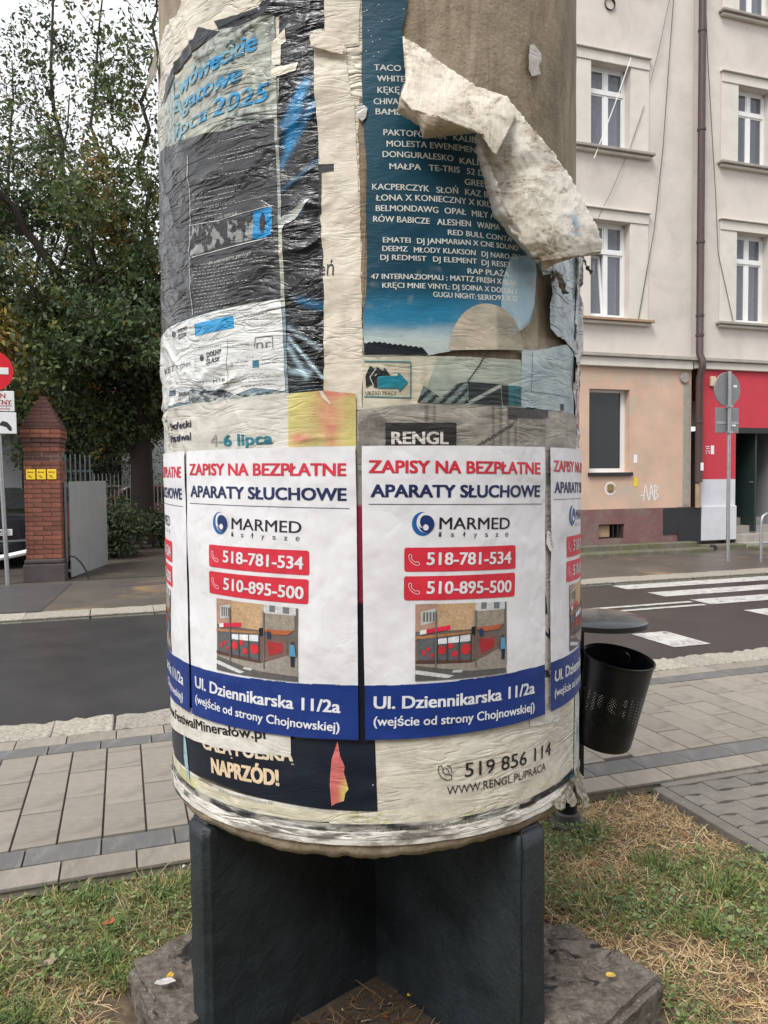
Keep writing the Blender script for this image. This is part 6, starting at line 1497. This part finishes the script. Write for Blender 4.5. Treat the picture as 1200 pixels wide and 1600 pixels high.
def tree(name, label, base, stems, seed, nleaf, size, pal, spread=.7, dens=None, group=None, jit=.22, clump=.5, levels=2):
    rnd = random.Random(seed); r = np.random.default_rng(seed)
    t = thing(name, label, 'tree', tuple(base), 0, group); mb = MB(); tips = []
    for st in stems:                                           # explicit limbs: points relative to the base, radii at both ends
        raw = [np.array(q, float) for q in st['pts']]; pts = []
        for a_, b_ in zip(raw, raw[1:]):
            for m_ in range(3):
                w_ = (.05 if st['r0'] < .2 else .0) * min(1.0, np.linalg.norm(b_ - a_)) if (m_ or pts) else 0
                pts.append(a_ + (b_ - a_) * m_ / 3 + np.array([rnd.gauss(0, w_), rnd.gauss(0, w_), 0]) * (2.2 if m_ else .5))
        pts.append(raw[-1]); n = len(pts); rs = list(np.linspace(st['r0'], st['r1'], n)); mb.tube(pts, rs, 9, caps=False)
        tot = st.get('n', 9)
        for c in range(tot):
            u = st.get('from', .3) + (1 - st.get('from', .3)) * (c + rnd.random()) / tot; f = u * (n - 1); i = min(n - 2, int(f)); q = pts[i] + (pts[i + 1] - pts[i]) * (f - i); ax = pts[i + 1] - pts[i]; ax = ax / np.linalg.norm(ax)
            a = rnd.uniform(0, 2 * PI); side = np.array([math.cos(a), math.sin(a), rnd.uniform(-.2, .4)]); e = ax * .55 + side * spread; e /= np.linalg.norm(e)
            grow(mb, q, e, st.get('len', 2.2) * rnd.uniform(.6, 1.15) * (1 - .35 * u), max(.012, rs[i] * .38), levels, rnd, tips, st.get('grav', 0), spread)
        tips.append((pts[-1], pts[-1] - pts[-2], 1))
    mb.build('trunk', m_bark, t, smooth=True)
    T = np.array([q[0] for q in tips]); w = np.ones(len(T))
    if dens is not None: w = np.array([dens(q) for q in T])
    idx = r.choice(len(T), nleaf // 7, p=w / w.sum()); cen = T[idx] + r.normal(0, jit, (len(idx), 3))
    P = np.repeat(cen, 7, 0) + r.normal(0, .070, (len(idx) * 7, 3)) * np.array([1, 1, 1.1])
    pal = np.array(pal); cl = fbm(cen[:, 0] * clump + 50, cen[:, 2] * clump + cen[:, 1] * .4 + 50, seed, 3); pi = np.clip(((cl - .30) / .42 * len(pal)).astype(int), 0, len(pal) - 1)
    pi = np.where(r.random(len(pi)) < .10, r.integers(0, len(pal), len(pi)), pi)
    C = np.repeat(pal[pi] * r.uniform(.6, 1.35, (len(pi), 1)), 7, 0) * r.uniform(.8, 1.2, (len(P), 1))
    link('crown', leaves_mesh('crown', P, size, C, m_leaf, r), t); return t
PAL = [(.065, .100, .040), (.090, .130, .048), (.120, .160, .055), (.110, .140, .075), (.22, .20, .045), (.27, .16, .04)]
B1_ = S(.47, 19.3)
def rel1(px, py, n, base=B1_):
    d = ray(px, py); t_ = n / (N @ d); q = EYEP + d * t_; return (q[0] - base[0], q[1] - base[1], q[2] - base[2])
def st(pts, r0, r1, **k): return dict(pts=[rel1(*q) for q in pts], r0=r0, r1=r1, **k)
stems = [
    dict(pts=[(0, 0, -.2), (-.02, 0, 1.0), (-.03, .05, 2.2), (-.10, .1, 3.6)], r0=.30, r1=.22, n=5, **{'from': .6, 'len': 2.4}),
    st([(222, 690, 19.4), (190, 600, 19.6), (160, 500, 19.8), (118, 400, 20), (95, 260, 20), (82, 120, 20), (68, -60, 20)], .13, .02, n=15, **{'from': .15, 'len': 2.1}),
    st([(222, 690, 19.4), (226, 560, 19), (236, 420, 18.8), (232, 300, 18.6), (222, 160, 18.6), (238, 40, 18.6), (250, -60, 18.6)], .10, .015, n=14, **{'from': .12, 'len': 1.9}),
    st([(220, 640, 19.4), (180, 520, 18.5), (150, 430, 18.2), (140, 300, 18), (150, 150, 18), (165, -40, 18)], .09, .015, n=14, **{'from': .2, 'len': 1.9}),
    st([(214, 620, 19.4), (120, 480, 19), (55, 380, 18.6), (5, 310, 18.4), (-60, 250, 18.2)], .14, .04, n=12, **{'from': .2, 'len': 2.2}),
    st([(218, 600, 19.4), (150, 560, 18.8), (90, 545, 18.4), (20, 520, 18.2), (-60, 500, 18)], .10, .03, n=13, **{'from': .1, 'len': 2.0, 'grav': -.03}),
    st([(225, 620, 19.4), (290, 520, 19.4), (350, 430, 19.4), (420, 330, 19.4)], .13, .04, n=10, **{'from': .1, 'len': 2.2}),
    st([(225, 640, 19.4), (250, 590, 18.4), (262, 560, 18.0), (300, 540, 17.6)], .08, .03, n=9, **{'from': .1, 'len': 1.9, 'grav': -.03})]
tree('ash_tree', 'tall tree with a dark trunk and thinning green and yellowing crown, left of the column', B1_, stems, 11, 74000, .140, PAL,
     dens=lambda q: 1.8 if q[2] < 6.0 else (.9 if q[2] < 8.0 else .34))
B2_ = S(-3.6, 25.5)
st2 = [dict(pts=[(0, 0, -.2), (0, 0, 1.8), (.1, 0, 3.2)], r0=.28, r1=.2, n=3, **{'from': .7, 'len': 2.2})]
for a, hgt, ox in ((.3, 13, 2.4), (1.5, 14.5, .3), (2.4, 13.5, -1.6), (3.6, 12.5, -3.4), (5.2, 12, .8), (.0, 9.5, 3.6), (3.1, 9, -3.8)):
    st2.append(dict(pts=[(0, 0, 2.6), (ox * .3, math.sin(a) * .5, hgt * .45), (ox * .7, math.sin(a) * 1.0, hgt * .75), (ox, math.sin(a) * 1.3, hgt)], r0=.085, r1=.02, n=13, **{'from': .1, 'len': 2.5}))
tree('ash_tree', 'tree with many thin upright stems standing further back at the left edge', B2_, st2, 23, 44000, .14, PAL[:5], dens=lambda q: 1.3 if q[2] < 7 else .42)
# low dark tree mass under the crown, right of the pillar
B3_ = S(-.9, 20.6)
st3 = [dict(pts=[(0, 0, -.2), (0, 0, 1.6), (.1, 0, 3.0), (.0, 0, 4.6)], r0=.16, r1=.06, n=14, **{'from': .35, 'len': 1.9, 'grav': -.02}), dict(pts=[(0, 0, 1.7), (-1.2, .2, 2.9), (-2.4, .3, 4.0)], r0=.09, r1=.03, n=12, **{'from': .1, 'len': 1.7, 'grav': -.02}), dict(pts=[(0, 0, 1.8), (1.3, .2, 2.8), (2.6, .3, 4.2)], r0=.09, r1=.03, n=12, **{'from': .1, 'len': 1.7, 'grav': -.02})]
tree('young_maple', 'low dense dark green tree behind the pointed top of the brick pillar', B3_, st3, 31, 34000, .13, PAL[:4], spread=.8)
# bush beside the gate leaf and a hedge behind the fence
def bush(name, label, loc, w, d, h, n, seed, pal=[(.034, .052, .022), (.045, .068, .028), (.060, .080, .034), (.05, .066, .04)]):
    r = np.random.default_rng(seed); P = r.normal(0, .36, (n, 3)); P = P / np.maximum(1, np.linalg.norm(P, axis=1))[:, None]
    P = P * np.array([w, d, h * .62]) + np.array([0, 0, h * .5]); P = P[P[:, 2] > .0]; k = fbm(P[:, 0] * 3 + 9, P[:, 2] * 3, seed); P = P[k > .36]
    t = thing(name, label, 'bush', loc, ST_ROT); C = np.array(pal)[r.integers(0, len(pal), len(P))] * r.uniform(.6, 1.3, (len(P), 1))
    link('foliage', leaves_mesh('foliage', P, .09, C, m_leaf, r), t); mb = MB()
    rr = random.Random(seed)
    for k in range(9): mb.tube([(rr.uniform(-.1, .1), rr.uniform(-.1, .1), 0), (rr.uniform(-.4, .4) * w, rr.uniform(-.4, .4) * d, h * .5), (rr.uniform(-.7, .7) * w, rr.uniform(-.7, .7) * d, h * .85)], .012, 4)
    mb.build('stems', m_bark, t); return t
bush('bush', 'dark bush growing right behind the grey gate leaf', S(-.15, 16.2), .75, .8, 1.1, 5200, 3)
bush('bush', 'dark bush around the foot of the big tree trunk', S(.9, 18.0), .8, .6, .9, 4200, 5)
bush('bush', 'low dark bush between the gate leaf and the pale fence', S(-.25, 17.6), .5, .5, 1.5, 3500, 6)
# far wooded band closing the yard
bush('hedge', 'tall dark hedge closing the yard behind the cars', S(-3.0, 27.5), 6.0, .9, 3.4, 26000, 7)
# ================================================================== unseen house added behind the camera, so glossy paper reflects something dark
hb = thing('added_tenement', 'long grey plastered tenement added behind the viewer, unseen, for the glossy posters to reflect', 'building', S(-16, -13), ST_ROT)
mb = MB(); wall_sheet(mb, 0, 30, 0, 12, [(1.5 + k * 2.8, 2.6 + k * 2.8, zz, zz + 1.8) for k in range(10) for zz in (1.2, 4.8, 8.4)]); mb.box(0, 30, -9, -.9, 0, 12); mb.build('wall', m_greyh, hb)
for k in range(10):
    for zz in (1.2, 4.8, 8.4): box_obj('window', m_glassd, hb, 1.51 + k * 2.8, 2.59 + k * 2.8, -.25, -.2, zz + .01, zz + 1.79)
r_ = MB(); r_.face([(-.4, .4, 12), (30.4, .4, 12), (30.4, -4.5, 15), (-.4, -4.5, 15)]); r_.build('roof', m_roof, hb)
# ================================================================== litter bin behind the column
m, nt, b = new_mat('black_bin_paint'); b.inputs['Base Color'].default_value = (.010, .010, .012, 1); b.inputs['Roughness'].default_value = .30; m_bin = m
m, nt, b = new_mat('bin_lid_paint'); b.inputs['Base Color'].default_value = (.016, .020, .024, 1); b.inputs['Roughness'].default_value = .28; b.inputs['Coat Weight'].default_value = .6; b.inputs['Coat Roughness'].default_value = .1; m_lid = m
tc = nd(nt, 'ShaderNodeTexCoord'); nt.links.new(bump(nt, noise_node(nt, tc.outputs['Object'], 9, 3, .5), .6, .02), b.inputs['Normal'])
m, nt, b = new_mat('perforated_bin_sheet'); b.inputs['Base Color'].default_value = (.010, .010, .012, 1); b.inputs['Roughness'].default_value = .3
uv = nd(nt, 'ShaderNodeUVMap'); vo = nd(nt, 'ShaderNodeTexVoronoi'); vo.inputs['Scale'].default_value = 1; vo.inputs['Randomness'].default_value = 0; vo.voronoi_dimensions = '2D'
nt.links.new(mapped(nt, uv.outputs[0], (95, 95, 1), (0, 0, rad(45))), vo.inputs['Vector'])
lt = nd(nt, 'ShaderNodeMath', operation='GREATER_THAN'); nt.links.new(vo.outputs['Distance'], lt.inputs[0]); lt.inputs[1].default_value = .24; nt.links.new(lt.outputs[0], b.inputs['Alpha']); m_perf = m
bp_ = G(887, 1284, -.03)
bn = thing('litter_bin', 'black litter bin with a tilted perforated bucket and a round lid, right of the column', 'litter bin', (bp_[0], bp_[1], -.04), ST_ROT)
R1 = Matrix.Rotation(-ST_ROT, 3, 'Z')
MB().lathe([(.0, .062), (.04, .062), (.055, .055), (.058, .02), (.085, .016), (.09, 0)], 28).build('base_collar', mat_plain('worn_base_plate', (.09, .085, .075), .7, .4, 20), bn, smooth=True)
MB().tube([(0, 0, 0), (0, 0, .90)], .043, 20).build('post', m_bin, bn, smooth=True)
def bl(px, py, dep):                                          # world point on a sight line at a given forward distance
    d = ray(px, py); t = dep / d[1]; q = EYEP + d * t; return Vector(q)
lidc = bl(940, 968, 3.43)
loc = R1 @ (lidc - bn.location); zl = loc.z
lid = MB().lathe([(0, .042), (.06, .040), (.12, .030), (.17, .016), (.194, .004), (.200, -.002), (.201, -.024), (.195, -.024), (.193, -.006), (.1, .002), (0, .008)], 48).build('lid', m_lid, bn, smooth=True, loc=tuple(loc))
MB().box(.050, .072, -.02, .02, .22, zl - .005).build('bracket', m_bin, bn)
MB().box(.0, loc.x * .9 + .02, -.018, .018, zl - .022, zl - .010, .003).build('lid_arm', m_bin, bn)
for k in range(7): MB().tube([(loc.x * 0 + .05 + random.uniform(-.02, .02), random.uniform(-.03, .03), .0), (0.05 + random.uniform(-.02, .02), random.uniform(-.03, .03), .001)], .004, 5) if False else None
top = bl(967, 1026, 3.41); bot = bl(940, 1158, 3.47)
ax = (R1 @ (top - bot)); Lb = ax.length; ax.normalize()
q_ = ax.to_track_quat('Z', 'Y'); seg = 56; rt, rb_ = .156, .128
def ringv(r, z, s=seg): return [(r * math.cos(2 * PI * k / s), r * math.sin(2 * PI * k / s), z) for k in range(s)]
def shell(name, z0, z1, m_, uvs=False, a0=0, a1=seg, dr=0.0):
    rr = lambda z: rb_ + (rt - rb_) * z / Lb + dr; V = []; Fc = []; zs = np.linspace(z0, z1, 4)
    for z in zs: V += [(rr(z) * math.cos(2 * PI * k / seg), rr(z) * math.sin(2 * PI * k / seg), z) for k in range(seg)]
    for i in range(3):
        for k in range(a0, a1): Fc.append((i * seg + k % seg, i * seg + (k + 1) % seg, (i + 1) * seg + (k + 1) % seg, (i + 1) * seg + k % seg))
    me = bpy.data.meshes.new(name); me.from_pydata(V, [], Fc); me.materials.append(m_); me.polygons.foreach_set('use_smooth', [True] * len(Fc))
    ul = me.uv_layers.new(name='UVMap'); j = 0
    for i in range(3):
        for k in range(a0, a1):
            for kk, ii in ((k, i), (k + 1, i), (k + 1, i + 1), (k, i + 1)): ul.data[j].uv = (kk / seg * .9, zs[ii]); j += 1
    return link(name, me, bk)
bk = bpy.data.objects.new('bucket', None)
bk = MB().lathe([(rb_ - .012, .0), (rb_ - .004, .002), (rb_, .012), (rb_ + .002, .03)], seg).build('bucket', m_bin, bn, smooth=True, loc=tuple(R1 @ (bot - bn.location))); bk.rotation_mode = 'QUATERNION'; bk.rotation_quaternion = q_
MB().face(ringv(rb_ - .012, .001)[::-1]).build('bucket_floor', m_bin, bk)
shell('lower_wall', .03, .09, m_bin); shell('perforated_wall', .09, .27, m_perf); shell('upper_wall', .27, Lb - .006, m_bin)
MB().lathe([(rt - .002, Lb - .010), (rt + .004, Lb - .006), (rt + .004, Lb + .002), (rt - .002, Lb + .003)], seg).build('rim', m_bin, bk, smooth=True)
pt = MB().lathe([(0, .004), (.032, .004), (.036, 0), (.036, -.004)], 20).build('lock_plate', m_lid, bk, loc=((rt - .012) * .94, (rt - .012) * .3, Lb - .05), rot=(0, -PI / 2, .3))
rr = random.Random(4); mb = MB()
for k in range(26):
    a = rr.uniform(0, 6.28); q = rr.uniform(0, .09); s_ = rr.uniform(.02, .045); z = rr.uniform(.02, .18); x, y = q * math.cos(a), q * math.sin(a); e = [rr.uniform(-s_, s_) for _ in range(9)]
    mb.face([(x, y, z), (x + e[0], y + e[1], z + e[2]), (x + e[3], y + e[4], z + e[5]), (x + e[6], y + e[7], z + e[8])])
tag(mb.build('rubbish', mat_plain('green_rubbish', (.08, .11, .045), .7, .5, 20), None, loc=tuple(bot)), 'greenish rubbish lying inside the bucket of the litter bin', 'rubbish', kind='stuff')
# ================================================================== dry grass, green tufts, weeds
rg2 = np.random.default_rng(99)
m_blade = leaf_mat('grass_blade', .2)
def to_world(u, n, z): return np.stack([u * U[0] + n * N[0], u * U[1] + n * N[1], z], -1)
def keep_pts(k):
    """random points on the lawn, clear of the footing blocks and foot arms"""
    u = rg2.uniform(-2.6, 2.44, k); n = rg2.uniform(.55, 3.14, k); W_ = to_world(u, n, np.zeros(k)); x = W_[:, 0] - CC[0]; y = W_[:, 1] - CC[1]
    ok = np.ones(k, bool)
    for sgn in (1, -1):
        X = x * sgn; a = X * .70 - y * .70; b_ = X * .70 + y * .70
        ok &= ~((a > -.12) & (a < (.80 if sgn > 0 else .77)) & (b_ > -.03) & (b_ < .46)) & ~((a > -.1) & (a < .66) & (np.abs(b_) < .055)) 
    # behind the column nothing shows
    r = np.hypot(W_[:, 0], W_[:, 1]); return u[ok], n[ok]
def blades(u, n, L, w, tilt, curl, col, z0=0.0, lift=0.0):
    k = len(u); th = rg2.uniform(0, 2 * PI, k); P = to_world(u, n, lawn_h(u, n) + z0); e = np.clip(rg2.normal(tilt, .28, k), -.05, 1.45)
    d = np.stack([np.cos(th) * np.cos(e), np.sin(th) * np.cos(e), np.sin(e)], -1); s = np.stack([-np.sin(th), np.cos(th), rg2.normal(0, .25, k)], -1)
    L = (L * rg2.uniform(.45, 1.35, k))[:, None]; w = (w * rg2.uniform(.6, 1.3, k))[:, None]
    m_ = P + d * L * .55 + np.stack([rg2.normal(0, .12, k), rg2.normal(0, .12, k), np.zeros(k)], -1) * L; t = P + d * L + np.stack([rg2.normal(0, .2, k), rg2.normal(0, .2, k), -curl * np.abs(rg2.normal(1, .4, k))], -1) * L
    t[:, 2] = np.maximum(t[:, 2], P[:, 2] + .002)
    V = np.stack([P - s * w * .5, P + s * w * .5, m_ + s * w * .45, m_ - s * w * .45, t], 1).reshape(-1, 3); b0 = np.arange(k)[:, None] * 5
    F_ = np.concatenate([np.concatenate([b0, b0 + 1, b0 + 2], 1), np.concatenate([b0, b0 + 2, b0 + 3], 1), np.concatenate([b0 + 3, b0 + 2, b0 + 4], 1)]); return V, F_, np.repeat(col, 5, 0)
def greenness(u, n):
    g = fbm(u * 1.7 + 3, n * 1.7, 201, 4); near = sstep(2.7, 1.7, n)
    return g * 1.3 - .168 + near * .10
def stuff(name, parts, mat, label):
    V = []; F_ = []; C = []; b0 = 0
    for v, f, c in parts: V.append(v); F_.append(f + b0); C.append(c); b0 += len(v)
    o = link(name, np_mesh(name, np.concatenate(V), np.concatenate(F_), mat, np.concatenate(C))); o['kind'] = 'stuff'; o['label'] = label; o['category'] = name.replace('_', ' '); return o
def pal_pick(pal, k, lo=.7, hi=1.25):
    pal = np.array(pal); return pal[rg2.integers(0, len(pal), k)] * rg2.uniform(lo, hi, (k, 1))
STRAW = [(.68, .50, .27), (.58, .41, .20), (.46, .30, .15), (.74, .58, .35), (.32, .20, .10)]
GREEN = [(.12, .19, .045), (.17, .24, .06), (.10, .165, .06), (.25, .25, .08), (.15, .215, .085)]
u, n = keep_pts(80000); g = greenness(u, n); sel = rg2.random(len(u)) > sstep(.48, .66, g) * .55; u, n = u[sel], n[sel]
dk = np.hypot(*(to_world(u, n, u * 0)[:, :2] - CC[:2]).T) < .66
cs = pal_pick(STRAW, len(u)); cs[dk] *= np.array([.28, .22, .18])     # straw colour darkened to carry the shade under the column
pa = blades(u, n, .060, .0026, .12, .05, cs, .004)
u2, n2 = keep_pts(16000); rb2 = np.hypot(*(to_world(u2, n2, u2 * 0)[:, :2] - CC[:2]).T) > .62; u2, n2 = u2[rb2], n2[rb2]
pb = blades(u2, n2, .085, .0024, .45, .35, pal_pick(STRAW, len(u2), .8, 1.3), .004)
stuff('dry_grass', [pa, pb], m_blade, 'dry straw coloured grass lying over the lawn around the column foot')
u, n = keep_pts(90000); g = greenness(u, n); sel = rg2.random(len(u)) < sstep(.44, .58, g) * .8 + .03; u, n = u[sel], n[sel]
rc = np.hypot(*(to_world(u, n, u * 0)[:, :2] - CC[:2]).T) > .62; u, n = u[rc], n[rc]
gr = blades(u, n, .070, .0036, .75, .35, pal_pick(GREEN, len(u)), .0)
# denser tufts
tu, tn = keep_pts(150); gg = greenness(tu, tn); s_ = (gg > .47) & (np.hypot(*(to_world(tu, tn, tu * 0)[:, :2] - CC[:2]).T) > .72); tu, tn = tu[s_], tn[s_]; tu2 = np.repeat(tu, 110) + rg2.normal(0, .035, len(tu) * 110); tn2 = np.repeat(tn, 110) + rg2.normal(0, .035, len(tn) * 110); kk = tn2 < 3.13
tuf = blades(tu2[kk], tn2[kk], .095, .0042, 1.0, .40, pal_pick(GREEN[:4], kk.sum()), 0)
stuff('green_grass', [gr, tuf], m_blade, 'green grass tufts growing through the dry lawn')
# broad leaved weeds
def weeds(k, size, seed):
    cu, cn = keep_pts(k); g = greenness(cu, cn); s_ = (g > .49) & (np.hypot(*(to_world(cu, cn, cu * 0)[:, :2] - CC[:2]).T) > .70); cu, cn = cu[s_], cn[s_]; m_ = 12
    u = np.repeat(cu, m_) + rg2.normal(0, .04, len(cu) * m_); n = np.repeat(cn, m_) + rg2.normal(0, .04, len(cn) * m_); kk = n < 3.12; u, n = u[kk], n[kk]
    P = to_world(u, n, lawn_h(u, n) + rg2.uniform(.012, .055, len(u))); q = len(u); th = rg2.uniform(0, 2 * PI, q); e = rg2.normal(.1, .3, q); L = (size * rg2.uniform(.5, 1.3, q))[:, None]
    d = np.stack([np.cos(th) * np.cos(e), np.sin(th) * np.cos(e), np.sin(e)], -1); s = np.stack([-np.sin(th), np.cos(th), rg2.normal(0, .2, q)], -1); up = np.array([0, 0, 1.0])
    pts = [P, P + d * L * .25 + s * L * .30 + up * L * .04, P + d * L * .62 + s * L * .30 + up * L * .05, P + d * L * .95, P + d * L * .62 - s * L * .30 + up * L * .05, P + d * L * .25 - s * L * .30 + up * L * .04, P + d * L * .5 - up * L * .03]
    V = np.stack(pts, 1).reshape(-1, 3); b0 = np.arange(q)[:, None] * 7; F_ = np.concatenate([np.concatenate([b0 + 6, b0 + i, b0 + j], 1) for i, j in ((0, 1), (1, 2), (2, 3), (3, 4), (4, 5), (5, 0))])
    C = pal_pick([(.13, .20, .06), (.18, .25, .085), (.10, .15, .055), (.22, .27, .12)], q)
    return V, F_, np.repeat(C, 7, 0)
stuff('weeds', [weeds(1900, .017, 1), weeds(260, .027, 2)], m_blade, 'small broad leaved weeds among the lawn grass')
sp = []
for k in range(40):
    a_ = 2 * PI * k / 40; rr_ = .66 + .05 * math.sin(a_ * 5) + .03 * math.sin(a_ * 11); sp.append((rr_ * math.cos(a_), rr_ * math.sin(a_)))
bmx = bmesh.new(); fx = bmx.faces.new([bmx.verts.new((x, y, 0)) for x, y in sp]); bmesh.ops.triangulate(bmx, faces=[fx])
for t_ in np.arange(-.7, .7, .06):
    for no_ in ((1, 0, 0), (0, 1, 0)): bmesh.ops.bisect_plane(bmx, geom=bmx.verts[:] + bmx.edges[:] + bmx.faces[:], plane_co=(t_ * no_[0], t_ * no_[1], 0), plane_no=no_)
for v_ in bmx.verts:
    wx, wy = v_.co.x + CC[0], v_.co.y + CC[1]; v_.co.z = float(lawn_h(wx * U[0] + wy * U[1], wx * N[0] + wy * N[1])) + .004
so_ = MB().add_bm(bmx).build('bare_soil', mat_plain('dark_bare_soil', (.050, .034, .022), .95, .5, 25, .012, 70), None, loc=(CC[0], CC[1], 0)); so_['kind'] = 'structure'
# twigs, crumbs, leaf bits
u, n = keep_pts(2600); rub = blades(u, n, .022, .010, .2, .0, pal_pick([(.16, .08, .04), (.30, .12, .06), (.10, .07, .05), (.42, .33, .24)], len(u)), .008)
stuff('leaf_litter', [rub], m_blade, 'scattered brown leaf bits lying on the lawn')
# moss and straw along the pavement edge are part of the grass; single leaves are things of their own
def fallen_leaf(label, px, py, z, col, size, seed, name='fallen_leaf', cat='leaf'):
    g_ = G(px, py, z); rr = random.Random(seed); bm = bmesh.new(); k = 9
    ctr = bm.verts.new((0, 0, .002)); rg_ = [bm.verts.new((size * (1 + .25 * rr.uniform(-1, 1)) * math.cos(2 * PI * i / k), size * .55 * (1 + .3 * rr.uniform(-1, 1)) * math.sin(2 * PI * i / k), rr.uniform(.001, .008))) for i in range(k)]
    for i in range(k): bm.faces.new((ctr, rg_[i], rg_[(i + 1) % k]))
    o = MB().add_bm(bm).build(name, mat_plain('leaf_' + '_'.join(str(int(c * 100)) for c in col), col, .6, .3, 60, .001, 200), loc=(g_[0], g_[1], z + .004), rot=(rr.uniform(-.1, .1), rr.uniform(-.1, .1), rr.uniform(0, 3)))
    return tag(o, label, cat)
fallen_leaf('crumpled yellow leaf lying on the left footing block', 266, 1527, .095, (.62, .40, .03), .016, 1)
fallen_leaf('white scrap of paper beside the yellow leaf on the left footing block', 258, 1537, .095, (.55, .53, .48), .026, 2, 'paper_scrap', 'paper scrap')
fallen_leaf('yellow leaf lying on the right footing block', 954, 1527, .10, (.60, .42, .06), .015, 3)
fallen_leaf('yellow leaf on the dark soil between the foot arms', 641, 1557, -.03, (.58, .38, .04), .014, 4)
fallen_leaf('reddish leaf in the lawn left of the left footing block', 170, 1443, -.02, (.50, .14, .06), .022, 5)
fallen_leaf('pale brown withered leaf in the grass at lower left', 75, 1507, -.02, (.40, .30, .22), .030, 6)
fallen_leaf('white pebble by the pavement edge left of the column foot', 287, 1356, -.02, (.62, .60, .56), .012, 7, 'pebble', 'pebble')
